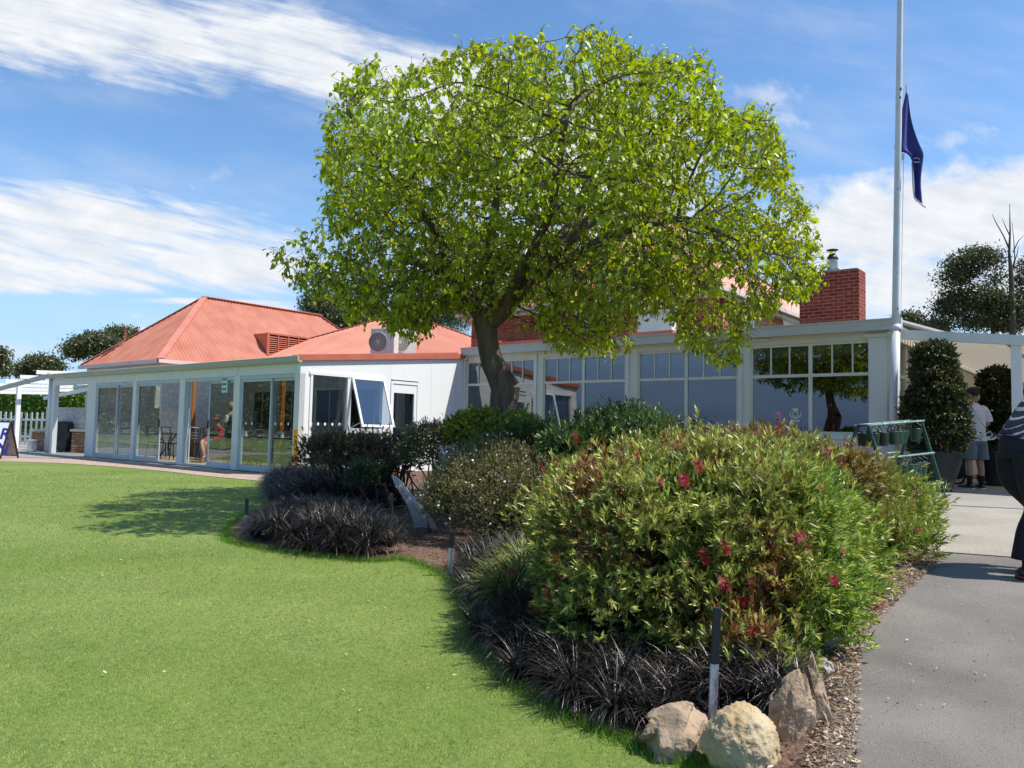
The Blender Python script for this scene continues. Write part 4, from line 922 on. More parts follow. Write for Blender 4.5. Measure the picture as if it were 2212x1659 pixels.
def main_tree():
    rng = np.random.default_rng(11)
    base = pa(1086, 1095); base[2] = G(base[0], base[1])
    t = thing('tree', 'big spreading tree with bright fresh green leaves in front of the wing', 'tree', base)
    trunk = [(1092, 1110, .215), (1086, 1050, .20), (1083, 990, .185), (1082, 930, .18), (1084, 890, .178), (1090, 855, .195), (1092, 838, .20), (1078, 812, .17), (1064, 785, .155), (1056, 755, .145), (1052, 725, .145), (1048, 700, .155), (1046, 682, .165)]
    limbs = {'L': (12, [(1022, 655, .115, .05), (1000, 628, .10, .15), (978, 600, .09, .25), (950, 575, .075, .35), (915, 560, .06, .4), (880, 552, .05, .4)]),
             'M': (12, [(1052, 655, .09, .1), (1058, 620, .085, .2), (1060, 580, .08, .2), (1058, 530, .07, .1), (1066, 470, .06, 0), (1080, 400, .05, -.2)]),
             'R': (11, [(1078, 680, .125, -.05), (1102, 655, .125, -.15), (1128, 630, .12, -.3), (1160, 598, .11, -.45), (1200, 560, .10, -.55), (1240, 520, .09, -.5), (1290, 478, .075, -.4), (1340, 440, .06, -.2)]),
             'R2': (27+0, [(1300, 540, .06, -.8), (1360, 530, .05, -1.0), (1430, 520, .04, -1.1)]),
             'R3': (28, [(1255, 450, .07, .2), (1270, 390, .06, .4), (1290, 330, .05, .5)]),
             'L2': (16, [(960, 540, .06, -.2), (930, 490, .05, -.4), (890, 440, .04, -.5)]),
             'B': (22, [(1100, 540, .055, 1.0), (1130, 470, .05, 1.5), (1160, 400, .04, 1.7)]),
             'F': (25, [(1180, 520, .05, -1.3), (1190, 450, .045, -1.7), (1200, 380, .04, -1.9)])}
    N = []; Pn = []; RR = []
    for i, (x, y, r) in enumerate(trunk): N.append(pa(x, y)); Pn.append(i-1); RR.append(r)
    N[0][2] = base[2]-.1
    for k, (st, pts) in limbs.items():
        st = min(st, len(N)-1); p = st
        if k == 'R2': p = [i for i in range(len(N))][st] if st < len(N) else len(N)-1
        for (x, y, r, dd) in pts:
            N.append(pa(x, y, dd)); Pn.append(p); RR.append(r); p = len(N)-1
    ns = len(N)
    # refine: insert midpoints with a little wobble so limbs bend
    A = crown_pts(10500, OUT, TD, 3.0, rng, gap=.42, ns=1.25)
    # fewer attractors deep inside near the fork
    Nn, Pp = grow(N, Pn, A, .10, 1.15, .115, 140, rng)
    R, ch = radii(Nn, Pp, .0042, .2, 2.25)
    R[:ns] = np.maximum(R[:ns]*0+np.array(RR), 0)
    # children of hand placed limbs are not thicker than them
    for i in range(ns, len(Nn)): R[i] = min(R[i], R[Pp[i]]*.92)
    term = np.where(ch == 0)[0]
    print('tree nodes', len(Nn), 'tips', len(term))
    V, F = branchmesh(Nn, Pp, R, 4, 12, .03)
    tr = npmesh('trunk', V, F, BARK, t, smooth=True)
    # hanging twigs, then leaves
    thin = np.where((R < .012))[0]
    P = Nn[thin]; par = Nn[np.maximum(Pp[thin], 0)]; d = unit(P-par)
    isT = ch[thin] == 0
    hgt = P[:, 2]; low = np.clip((3.6-hgt)/1.8, 0, 1)
    LP = []; LD = []; TV = []; TF = []; toff = 0
    nt_ = 0
    for k in range(len(thin)):
        m = (3 if isT[k] else (1 if rng.random() < .9 else 0))
        for _ in range(m):
            dr = unit(d[k]*(.9 if isT[k] else .35)+rng.normal(0, .5, 3)+np.array([0, 0, .25 if low[k] < .2 else -.9*low[k]]))
            L_ = rng.uniform(.09, .22)*(1+.5*low[k]*(rng.random() < .5)); p0 = P[k]; p1 = p0+dr*L_*.5; dr2 = unit(dr+np.array([0, 0, -.35-.8*low[k]])+rng.normal(0, .2, 3)); p2 = p1+dr2*L_*.5
            r = .0042; 
            for (a, b, ra, rb) in ((p0, p1, r, r*.8), (p1, p2, r*.8, r*.4)):
                dd = unit(b-a); s = unit(np.cross(dd, [.2, .3, .9])); q = np.cross(dd, s)
                ring = [s, -.5*s+.87*q, -.5*s-.87*q]
                TV += [a+x*ra for x in ring]+[b+x*rb for x in ring]; TF += [(toff+j, toff+(j+1) % 3, toff+3+(j+1) % 3, toff+3+j) for j in range(3)]; toff += 6
            nl = 4 if not isT[k] else 4
            for j in range(nl):
                f = (j+.6)/nl; p = p0+(p2-p0)*f+rng.normal(0, .008, 3); LP.append(p); LD.append(dr2)
            nt_ += 1
    inner = thin[(low > .15)]
    for k in inner[rng.integers(0, len(inner), 2600)]:
        p0 = Nn[k]; p = p0; dr = unit(rng.normal(0, .6, 3)+np.array([0, 0, -.3])); ra = .0042
        for j in range(3):
            q_ = p+dr*rng.uniform(.05, .12); dd = unit(q_-p); s = unit(np.cross(dd, [.2, .3, .9])); q = np.cross(dd, s); ring = [s, -.5*s+.87*q, -.5*s-.87*q]
            if q_[2] < 2.35: break
            TV += [p+x*ra for x in ring]+[q_+x*ra*.8 for x in ring]; TF += [(toff+i, toff+(i+1) % 3, toff+3+(i+1) % 3, toff+3+i) for i in range(3)]; toff += 6; ra *= .8; p = q_; dr = unit(dr+np.array([0, 0, -.55])+rng.normal(0, .3, 3))
    npmesh('twigs', np.array(TV), np.array(TF), TWIG, t)
    LP = np.array(LP); LD = np.array(LD); n = len(LP)
    print('twigs', nt_, 'leaves', n)
    D = unit(LD*.4+rng.normal(0, .55, (n, 3))+np.array([0, 0, -.75])); Nv = unit(rng.normal(0, .6, (n, 3))+np.array([0, 0, .6])+np.array(SUNV)*.35)
    Ln = rng.uniform(.040, .090, n)*(.9+.3*(rng.random(n) < .25)); V, F = hearts(LP+D*.012, D, Nv, Ln, Ln*rng.uniform(.62, .85, n))
    g = noise3(LP, .9, 5)[:, None]; base_c = np.array([.34, .435, .028])*(1-.25*g)+np.array([.05, .03, 0])*np.clip(g, 0, 1)
    c = np.clip(base_c*(1+rng.normal(0, .2, (n, 1))), .01, .9); npmesh('crown', V, F, LEAF, t, np.repeat(c, 7, axis=0))
    return t
main_tree()

# ------------------------------------------------------------------ background trees
def bigtree(name, label, loc, H, crown, leafc, nat=260, lsize=.2, per=26, trunk_r=.3, seed=1, group=None, bark=GUMB, spread=.55, lean=(0, 0), step=None, droopy=0, flat=1.0, lw=.45, cov=1.0):
    """crown: list of blobs (dx, dy, z, rx, ry, rz) in metres around loc"""
    rng = np.random.default_rng(seed); loc = np.array(loc, float); t = thing(name, label, 'tree', loc, 0, group)
    vol = np.array([b[3]*b[4]*b[5] for b in crown])**.67; A = []
    for b, k in zip(crown, (vol/vol.sum()*nat).astype(int)+3):
        u = unit(rng.normal(0, 1, (k, 3)))*rng.uniform(.35, 1, (k, 1))**.5; A.append(loc+np.array(b[:3])+u*np.array(b[3:]))
    A = np.concatenate(A); zl = min(b[2]-b[5] for b in crown); st = step or H*.035
    N = [loc+np.array([lean[0]*f, lean[1]*f, 0])*1.0+np.array([0, 0, max(zl, H*.18)*f]) for f in np.linspace(0, 1, 7)]
    N[0][2] -= .2
    Nn, Pp = grow(N, [-1]+list(range(6)), A, st, H*2, st*1.3, 110, rng)
    R, ch = radii(Nn, Pp, trunk_r*.05, trunk_r, 2.1); V, F = branchmesh(Nn, Pp, R, 4, 8, trunk_r*.3); npmesh('trunk', V, F, bark, t, smooth=True)
    tips = np.where(ch == 0)[0]; allp = Nn[tips]; allp = np.concatenate([allp, A]); n = int(len(allp)*per*.42)
    idx = rng.integers(0, len(allp), n); P = allp[idx]+rng.normal(0, 1, (n, 3))*spread*np.array([1, 1, .6*flat])
    D = unit(rng.normal(0, .7, (n, 3))+np.array([0, 0, -.5-droopy])); Nv = unit(rng.normal(0, .7, (n, 3))+np.array([0, 0, .5]))
    Ln = rng.uniform(.6, 1.3, n)*lsize; V, F = leaves(P, D, Nv, Ln, Ln*lw, .2)
    c = np.array(leafc)[None]*(1+rng.normal(0, .12, (len(allp), 1)))[idx]; npmesh('crown', V, F, LEAFD, t, lcol(c, n, rng, .22)); return t
def gpos(px, D, z=0.0): p = at(px, 900, D=D); return np.array([p[0], p[1], z])
def sc(px, py, D): return at(px, py, D=D)
def blobs(loc, D, L): # image blobs (px, py, rx, ry) -> crown blobs around loc
    out = []
    for (x, y, rx, ry) in L:
        p = sc(x, y, D)-loc; out.append((p[0], p[1], p[2]+0, rx*D/FPX, rx*D/FPX, ry*D/FPX))
    return out
GC = (.095, .11, .04); GC2 = (.05, .062, .024)
def gum(px, D, L, lab, seed, H=9, **k):
    loc = gpos(px, D, -.1); kw = dict(leafc=GC, nat=300, lsize=.0042*D, per=62, trunk_r=.0035*D, seed=seed, spread=.0065*D, group='gum trees in the distance'); kw.update(k)
    return bigtree('gum_tree', lab, loc, H, blobs(loc, D, L), **kw)
gum(208, 62, [(210, 738, 30, 18), (165, 758, 26, 12), (232, 750, 24, 16), (190, 745, 30, 14)], 'tall gum tree with bare pale stems left of the terracotta roof', 3, 9)
gum(262, 66, [(262, 728, 32, 18), (285, 740, 26, 20), (250, 745, 20, 12)], 'gum tree whose crown shows just above the left roof slope', 4, 10)
gum(85, 80, [(60, 800, 18, 9), (80, 788, 14, 10), (105, 790, 20, 10), (92, 783, 18, 8)], 'small flat topped gum tree above the left pergola', 5, 7)
gum(-8, 60, [(-12, 770, 16, 18), (-6, 795, 15, 12), (0, 868, 18, 14)], 'gum tree cut off by the left edge of the picture', 6, 8)
gum(86, 88, [(78, 850, 30, 10), (120, 855, 20, 8), (150, 858, 18, 9)], 'low dark gum tree beyond the hedge behind the pergola', 7, 4)
gum(700, 60, [(690, 655, 32, 26), (672, 670, 15, 16), (725, 680, 34, 24), (745, 700, 30, 18), (775, 690, 24, 20)], 'dark gum tree rising between the two left roofs', 8, 12)
gum(812, 64, [(800, 680, 28, 24), (760, 715, 26, 14)], 'sparse gum tree behind the big tree and the middle roof', 9, 11)
loc = gpos(935, 52, 0); bigtree('weeping_tree', 'soft green weeping tree behind the middle roof', loc, 9, blobs(loc, 52, [(935, 665, 45, 40), (975, 655, 36, 36), (900, 690, 30, 30), (990, 690, 20, 24)]), (.10, .15, .045), 500, .15, 110, .25, 12, droopy=1.6, spread=.5, lw=.3)
# big gum on the right
gum(2150, 38, [(2090, 570, 40, 30), (2120, 560, 36, 26), (2060, 600, 26, 22), (2100, 640, 60, 22), (2160, 660, 50, 26), (2060, 665, 40, 16), (2030, 700, 30, 12), (2185, 690, 50, 26), (2120, 690, 50, 16), (2225, 610, 32, 60), (2150, 600, 14, 12)], 'large dark gum tree above the awning on the right', 20, 14, nat=900, per=70, trunk_r=.26, leafc=(.075, .09, .032), lsize=.15, group=None, bark=mat('dark_gum_bark', (.07, .055, .045), .9, (.12, .09, .07), 3), spread=.26)
gum(1962, 70, [(1965, 690, 14, 9), (1985, 710, 12, 6), (2012, 712, 18, 7)], 'small far gum tree just right of the flagpole', 21, 9)
# dead spar sticking out of the big gum
def dead():
    D = 37.0; p = lambda x, y: at(x, y, D=D); t = thing('dead_tree', 'bare dead tree standing up beside the large dark gum', 'tree', (*p(2185, 1000)[:2], 0))
    b = MB(); main = [p(2186, 960), p(2186, 800), p(2188, 700), p(2186, 640), p(2184, 590), p(2180, 545), p(2182, 500), p(2181, 440)]; main[0][2] = -.1
    b.tube(main, [.2, .18, .15, .13, .10, .06, .035, .012], 8)
    for q in ([(2181, 540), (2168, 510), (2150, 478), (2143, 462)], [(2184, 590), (2192, 560), (2190, 520), (2186, 480)], [(2188, 545), (2200, 520), (2212, 508)], [(2190, 570), (2198, 545), (2200, 530)], [(2182, 510), (2172, 490), (2165, 472)]):
        b.tube([p(*k) for k in q], [.045, .03, .02, .01][:len(q)] if len(q) == 4 else [.03, .02, .01], 5)
    b.build('trunk', mat('dead_wood', (.10, .075, .06), .9), t, smooth=True)
dead()
# trees behind the photographer, seen mirrored in the glass
def rearblob(x, y, H, w, seed, lab, leafc=GC, **k):
    kw = dict(nat=260, lsize=.32, per=95, trunk_r=.25, seed=seed, spread=.75, group='trees across the lawn seen in the glass'); kw.update(k)
    return bigtree('lawn_tree', lab, (x, y, -.3), H, [(0, 0, H*.6, w, w*.7, H*.38), (w*.6, 0, H*.38, w*.75, w*.6, H*.34), (-w*.6, .5, H*.38, w*.75, w*.6, H*.34)], leafc, **kw)
for i, (x, y, H, w) in enumerate([(-88, -10, 9, 6), (-82, -13, 9, 6), (-76, -16, 9, 6), (-70, -19, 9, 6), (-64, -22, 8, 5), (-58, -24, 8, 5), (-95, -5, 9.5, 6)]):
    rearblob(x, y, H, w, 40+i, ['bushy green tree farthest along the lawn mirrored in the sliding doors', 'rounded green tree second from the far end of the mirrored row', 'green tree third from the far end of the mirrored row', 'green tree in the middle of the mirrored row', 'green tree right of the middle of the mirrored row', 'green tree nearest the camera end of the mirrored row', 'tallest green tree closing the mirrored row'][i], (.09, .11, .03))
for i, (x, y, H, w) in enumerate([(-46, -14, 5.6, 3.2), (-37, -12, 6.2, 3.4), (-30, -16, 3.6, 3), (-22, -18, 3.2, 3.2), (-12, -20, 3.0, 3), (0, -22, 3.0, 3)]):
    rearblob(x, y-14, H*.62, w*.8, 60+i, ['low dark tree mirrored in the first wing window', 'low dark gum mirrored in the second wing window', 'low bush mirrored between second and third wing windows', 'low bush mirrored in the third wing window', 'low bush mirrored in the fourth wing window', 'low bush mirrored at the end of the wing'][i], nat=110, lsize=.2)
# far hill
b = MB(); xs = list(range(-26, 27)); vs = []
for i in xs:
    a = YAW+radians(i*3.4-8); d = 520; h = 9+9*mnoise.noise(Vector((i*.35, 0, 0)))+8*math.exp(-((i+8)/4)**2)
    for k, (dd, hh) in enumerate(((0, -1), (60, h*.8), (140, h*1.25), (300, -1))): vs.append((sin(a)*(d+dd), cos(a)*(d+dd), hh))
fs = [(i*4+k, i*4+k+1, (i+1)*4+k+1, (i+1)*4+k) for i in range(len(xs)-1) for k in range(3)]
b.add(vs, fs); tag(b.build('hills', mat('hazy_bush_hill', (.10, .11, .115), 1, (.13, .14, .15), .02), smooth=True), kind='structure')

# ------------------------------------------------------------------ shrubs
def mound(n, bl, rng, shell=.25, bottom=-.4, vis=None):
    """points near the surface of a union of ellipsoids with outward normals"""
    B = np.array(bl, float); area = (B[:, 3]*B[:, 4]+B[:, 4]*B[:, 5]+B[:, 3]*B[:, 5]); pr = area/area.sum(); P = []; Nn = []
    while sum(len(p) for p in P) < n:
        k = rng.choice(len(B), n, p=pr); u = unit(rng.normal(0, 1, (n, 3))); u[:, 2] = np.where(u[:, 2] < bottom, -u[:, 2], u[:, 2])
        r = 1-rng.random(n)**1.6*shell; p = B[k, :3]+u*B[k, 3:]*r[:, None]; nv = unit(u/B[k, 3:])
        ok = np.ones(n, bool)
        for b in B:
            q = ((p-b[:3])/b[3:]); ok &= (q**2).sum(1) > (1-shell)**2*.98
        P.append(p[ok]); Nn.append(nv[ok])
    return np.concatenate(P)[:n], np.concatenate(Nn)[:n]
def shrub(name, label, bl, n, nl, Ln, Wd, pal, cat='shrub', seed=1, group=None, shell=.28, up=.35, ang=.75, rag=.06, stems=14, flower=None, m=None, nsc=2.2, lump=.22, gap=.0, parentname='foliage', tipc=None, ground=None):
    rng = np.random.default_rng(seed); B = np.array(bl, float); cx, cy = (B[:, 0]*B[:, 3]).sum()/B[:, 3].sum(), (B[:, 1]*B[:, 3]).sum()/B[:, 3].sum()
    gz = G(cx, cy) if ground is None else ground; t = thing(name, label, cat, (cx, cy, gz), 0, group)
    P, Nv = mound(n, bl, rng, shell)
    nz = noise3(P, nsc, seed*3.1); nz2 = noise3(P, nsc*2.3, seed*1.7); P = P+Nv*((nz+.5*nz2)[:, None]*lump*B[:, 5].mean()+np.abs(rng.normal(0, rag, (len(P), 1))))
    ok = P[:, 2] > gz+.03
    if gap: ok &= noise3(P, nsc*2.1, 77) > -.5+gap*.5
    P, Nv, nz = P[ok], Nv[ok], nz[ok]; n = len(P)
    ax = unit(Nv+np.array([0, 0, up])+rng.normal(0, .35, (n, 3)))
    s = unit(np.cross(ax, rng.normal(0, 1, (n, 3)))); q = np.cross(ax, s)
    LP = []; LD = []; LN = []; idx = []; fz = []
    for j in range(nl):
        f = j/nl; a = j*2.4+rng.uniform(0, 6.28, n); rad = s*np.cos(a)[:, None]+q*np.sin(a)[:, None]
        A_ = ang*(1.15-.75*f)
        D = unit(ax*np.cos(A_)+rad*np.sin(A_)+rng.normal(0, .12, (n, 3))); p = P+ax*(f-1)*Ln*1.2
        LP.append(p); LD.append(D); LN.append(unit(ax-rad*.3)); idx.append(np.arange(n)); fz.append(np.full(n, f))
    LP = np.concatenate(LP); LD = np.concatenate(LD); LN = np.concatenate(LN); idx = np.concatenate(idx); fz = np.concatenate(fz); k = len(LP)
    ln = Ln*rng.uniform(.7, 1.2, k); V, F = leaves(LP, LD, LN, ln, Wd*rng.uniform(.8, 1.2, k), .18, .05)
    c = pal(P, nz, rng)[idx]
    if tipc is not None:
        w = (np.clip((fz-.35)/.5, 0, 1)*(rng.random(n)[idx] < tipc[1]))[:, None]; c = c*(1-w)+np.array(tipc[0])*w
    npmesh('foliage', V, F, m or LEAFD, t, lcol(c, k, rng, .16))
    b = MB()
    for i in range(stems):
        e = P[rng.integers(0, n)]; a0 = np.array([cx, cy, gz-.03])+np.array([rng.normal(0, .12), rng.normal(0, .12), 0]); mid = (a0+e)/2+rng.normal(0, .06, 3)
        b.tube([a0, mid, a0+(e-a0)*.93], [.014, .010, .004], 5)
    b.build('stems', TWIG, t, smooth=True)
    return t, P, Nv, rng
def sb(px, py, D, rx, ry, dd=None):        # ellipsoid seen at a spot, radii in picture pixels
    p = at(px, py, D=D); r = rx*D/FPX; return (p[0], p[1], p[2], r, (dd or r), ry*D/FPX)
def pal2(a, b, c=None, t=.15):
    a, b = np.array(a), np.array(b); c_ = None if c is None else np.array(c)
    def f(P, nz, rng):
        w = np.clip(nz*1.6+.5+rng.normal(0, .18, len(P)), 0, 1)[:, None]; o = a*(1-w)+b*w
        if c_ is not None: o = np.where((rng.random(len(P)) < t)[:, None], c_, o)
        return o
    return f
def bottlebrush_flowers(t, P, Nv, rng, k, cen=None):
    """red brush flowers, each its own part"""
    col = mat('crimson_bristles', (.32, .006, .014), .6, (.20, .004, .008), 30)
    V = []; F = []; R_ = np.random.default_rng(5)
    for _ in range(90):
        a, h = R_.uniform(0, 6.28), R_.uniform(0, .055); d = np.array([cos(a), sin(a), R_.uniform(-.1, .6)]); p = np.array([0, 0, h]); e = p+unit(d)*R_.uniform(.022, .034); s = unit(np.cross(d, [0, 0, 1]))*.0016; i = len(V); V += [p-s, p+s, e]; F.append((i, i+1, i+2))
    me = None; vis = np.where((Nv@(-FW) > -.2) | (Nv[:, 2] > .4))[0]; pick = rng.choice(vis, k, replace=False)
    for i in pick:
        if me is None:
            m0 = bpy.data.meshes.new('flower'); m0.from_pydata([tuple(v) for v in V], [], F); m0.materials.append(col); me = m0
        o = bpy.data.objects.new('flower', me); COL.objects.link(o); o.parent = t
        p = P[i]+Nv[i]*(.06+.05*rng.random())-np.array(t.location); o.location = tuple(p); o.rotation_euler = Vector(unit(Nv[i]+np.array([0, 0, .4])+rng.normal(0, .3, 3))).to_track_quat('Z', 'Y').to_euler(); s = rng.uniform(.8, 1.45); o.scale = (s, s, s)
# front bottlebrush: long mound following the path
yg = (.52, .55, .13); mg = (.15, .225, .04); dg = (.035, .075, .02); br = (.22, .10, .035); ol = (.25, .25, .06)
def palfront(P, nz, rng):
    w = np.clip(nz*1.5+.5+rng.normal(0, .2, len(P)), 0, 1)[:, None]; o = np.array(mg)*(1-w)+np.array(ol)*w
    w_ = P-CAMO; px = 1106+FPX*(w_@RT)/(w_@FW); py = 829.5-FPX*(w_@UP)/(w_@FW)
    bias = .30*np.exp(-(((px-1620)/120)**2+((py-1350)/95)**2))+.26*np.exp(-(((px-1640)/190)**2+((py-985)/60)**2))
    r = (noise3(P, 1.9, 40)+bias)[:, None]+rng.normal(0, .16, (len(P), 1)); o = np.where(r > .30, np.array(br), o)
    r2 = (P@RH)/(P@FH); g2 = np.clip((r2-.34)/.08, 0, 1)[:, None]; return o*(1-g2)+np.array((.17, .27, .035))*g2
BBF = [sb(1400, 1205, 4.5, 250, 200, .62), sb(1600, 1200, 4.45, 225, 215, .62), sb(1500, 1075, 5.2, 290, 108, .6), sb(1320, 1320, 4.3, 150, 95, .42), sb(1690, 1330, 4.1, 135, 150, .45), sb(1620, 1440, 3.8, 120, 80, .3), sb(1280, 1120, 5.0, 110, 100, .45), sb(1780, 1210, 4.9, 100, 130, .45), sb(1560, 1330, 4.05, 130, 95, .36), sb(1800, 1280, 4.7, 62, 105, .3)]
t, P, Nv, rg = shrub('bottlebrush_shrub', 'large glossy bottlebrush with yellow green tips and red flowers at the front of the bed', BBF, 17500, 10, .052, .0128, palfront, seed=31, shell=.36, nsc=2.9, lump=.36, rag=.07, tipc=(yg, .55), stems=90, gap=.42)
bottlebrush_flowers(t, P, Nv, rg, 60)
BBR = [sb(1730, 1060, 6.6, 170, 78, .8), sb(1880, 1118, 6.9, 108, 82, .7), sb(1620, 1010, 6.6, 180, 56, .7), sb(1860, 1140, 6.4, 90, 66, .5), sb(1945, 1120, 7.2, 58, 62, .5), sb(1900, 1190, 5.9, 82, 62, .3)]
def palrear(P, nz, rng):
    w = np.clip(nz*1.5+.45+rng.normal(0, .2, len(P)), 0, 1)[:, None]; o = np.array((.20, .22, .055))*(1-w)+np.array((.22, .11, .04))*w
    r2 = (P@RH)/(P@FH); g2 = np.clip((r2-.46)/.06, 0, 1)[:, None]; return o*(1-g2)+np.array((.18, .26, .035))*g2
t, P, Nv, rg = shrub('bottlebrush_shrub', 'bronze tinted bottlebrush with red flowers beside the bucket rack', BBR, 11000, 10, .058, .013, palrear, seed=32, shell=.32, nsc=2.8, lump=.34, rag=.08, tipc=((.44, .42, .11), .5), stems=50, gap=.25)
bottlebrush_flowers(t, P, Nv, rg, 46)
# tea trees with white flowers
def white_flowers(t, P, Nv, rng, k, s=.011, col=(.80, .74, .72)):
    vis = np.where((Nv@(-FW) > -.3) | (Nv[:, 2] > .3))[0]; pick = rng.choice(vis, k)
    cl = P[pick]+rng.normal(0, .03, (k, 3)); V = []; F = []
    for p in cl:
        n_ = unit(rng.normal(0, .5, 3)+np.array([-.0, -.4, .7])); a = unit(np.cross(n_, [.3, .1, .9])); b = np.cross(n_, a); p = p+n_*.02
        for j in range(5):
            an = j*1.2566; d = a*cos(an)+b*sin(an); e = -a*sin(an)+b*cos(an); i = len(V); V += [p, p+d*s*.7+e*s*.45, p+d*s*1.25, p+d*s*.7-e*s*.45]; F.append((i, i+1, i+2, i+3))
    o = npmesh('blossom', np.array(V), np.array(F), mat('white_petals', col, .6), t); o['kind'] = 'stuff'
tea = pal2((.13, .125, .04), (.23, .18, .065), (.15, .19, .05), .25)
t, P, Nv, rg = shrub('tea_tree_shrub', 'broad olive brown tea tree dotted with white flowers in the middle of the bed', [sb(1100, 1060, 8.2, 175, 90, .8), sb(1010, 1085, 7.9, 90, 75, .5), sb(1190, 1090, 7.6, 110, 95, .6), sb(1100, 1120, 7.6, 130, 60, .5), sb(1080, 1010, 8.6, 100, 52, .5)], 13000, 7, .026, .0085, tea, seed=33, shell=.3, nsc=3.2, rag=.05, stems=30)
white_flowers(t, P, Nv, rg, 520)
t, P, Nv, rg = shrub('tea_tree_shrub', 'smaller white flowered tea tree in front of the annex side door', [sb(945, 965, 10.2, 70, 48, .5), sb(985, 975, 10.0, 55, 45, .5), sb(915, 985, 10.0, 45, 40, .4)], 5200, 7, .028, .009, tea, seed=34, shell=.35, nsc=3.2, rag=.06, stems=20)
white_flowers(t, P, Nv, rg, 300)
drk = pal2((.08, .07, .032), (.15, .11, .05), (.22, .12, .06), .12)
shrub('dark_shrub', 'thin dark brownish shrub in front of the annex side windows', [sb(705, 985, 10.6, 42, 42, .5), sb(745, 980, 10.8, 38, 36, .4), sb(790, 985, 10.6, 45, 42, .5)], 2600, 8, .045, .014, drk, seed=35, shell=.6, rag=.08, gap=.3, stems=60, nsc=3)
shrub('dark_shrub', 'dark shrub between the side windows and the glazed side door', [sb(862, 990, 10.6, 32, 48, .4), sb(830, 1010, 10.2, 32, 30, .4)], 1500, 8, .045, .014, drk, seed=36, shell=.6, rag=.08, gap=.25, stems=40, nsc=3)
shrub('conifer_shrub', 'small bright dark green bush behind the black grass', [sb(800, 1030, 9.7, 34, 28, .35)], 1500, 8, .035, .008, pal2((.03, .055, .02), (.055, .085, .03)), seed=37, shell=.4, stems=12)
shrub('leafy_shrub', 'yellow green leafed shrub left of the tree trunk', [sb(1025, 935, 9.8, 42, 34, .4), sb(1045, 915, 9.8, 24, 18, .3)], 1500, 9, .055, .028, pal2((.20, .26, .04), (.36, .36, .05), (.45, .26, .05), .08), seed=38, shell=.4, stems=12)
shrub('leafy_shrub', 'yellow green leafed shrub right of the tree trunk', [sb(1118, 925, 9.9, 22, 26, .3), sb(1100, 950, 9.6, 28, 22, .3)], 900, 9, .055, .028, pal2((.16, .23, .04), (.30, .33, .05)), seed=39, shell=.4, stems=10)
dgp = pal2((.045, .095, .025), (.10, .17, .04), (.12, .18, .04), .12)
shrub('evergreen_shrub', 'dark green shrub under the second large window', [sb(1150, 965, 9.2, 52, 40, .5), sb(1080, 985, 9.0, 50, 34, .5), sb(1190, 975, 9.3, 30, 30, .4)], 3000, 9, .05, .014, dgp, seed=40, shell=.35, rag=.08, stems=16)
shrub('evergreen_shrub', 'taller spiky green shrub under the third large window', [sb(1350, 945, 8.3, 48, 42, .5), sb(1300, 960, 8.2, 60, 40, .5), sb(1250, 975, 8.0, 50, 38, .5), sb(1400, 965, 7.8, 50, 45, .4), sb(1345, 920, 8.5, 26, 26, .25)], 5200, 10, .055, .014, dgp, seed=41, shell=.35, rag=.09, stems=24)
# clipped shrubs in pots
POT = mat('charcoal_glazed_pot', (.008, .010, .010), .6, (.015, .018, .017), 3, 6, bump=.1)
def potplant(px, py, z, lab, potlab, k, sd, D=None, s=1.0, gl=None):
    c = at(px, py, Z=z); D = float((c-CAMO)@FW); r = 50*s
    pt = thing('plant_pot', potlab, 'plant pot', (c[0], c[1], z), 0, 'tall charcoal plant pots')
    b = MB(); b.lathe([(.20, 0), (.235, .02), (.22, .03), (.30, .25), (.37, .5), (.395, .66), (.40, .70), (.375, .705), (.36, .66), (.33, .6)], (c[0], c[1], z), 32); b.build('pot', POT, pt, smooth=True)
    b = MB(); b.lathe([(.34, .6), (.001, .63)], (c[0], c[1], z), 20, cap=False); b.build('soil', SOIL, pt)
    h = k; B = []
    for i in range(7): f = i/6; w = (.42+.10*sin(pi*min(f*1.5, 1)))*(1-.22*f**3); B.append((c[0]+.03*sin(i*2), c[1], z+.78+f*h*.86, w, w, h*.16))
    shrub('potted_shrub', lab, B, 5200, 6, .05, .03, pal2((.022, .04, .013), (.06, .075, .02), (.15, .11, .03), .06), 'shrub', sd, 'dense upright shrubs in the pots', shell=.25, up=.15, rag=.035, stems=8, nsc=3.5, ground=z+.62)
potplant(2024, 1062, .2, 'tall dense dark shrub growing in the pot beside the bucket rack', 'charcoal pot beside the green bucket rack', 1.72, 51)
potplant(2160, 1050, .2, 'second dense shrub in its pot behind the man in the cap', 'charcoal pot behind the man in the cap', 1.5, 52)

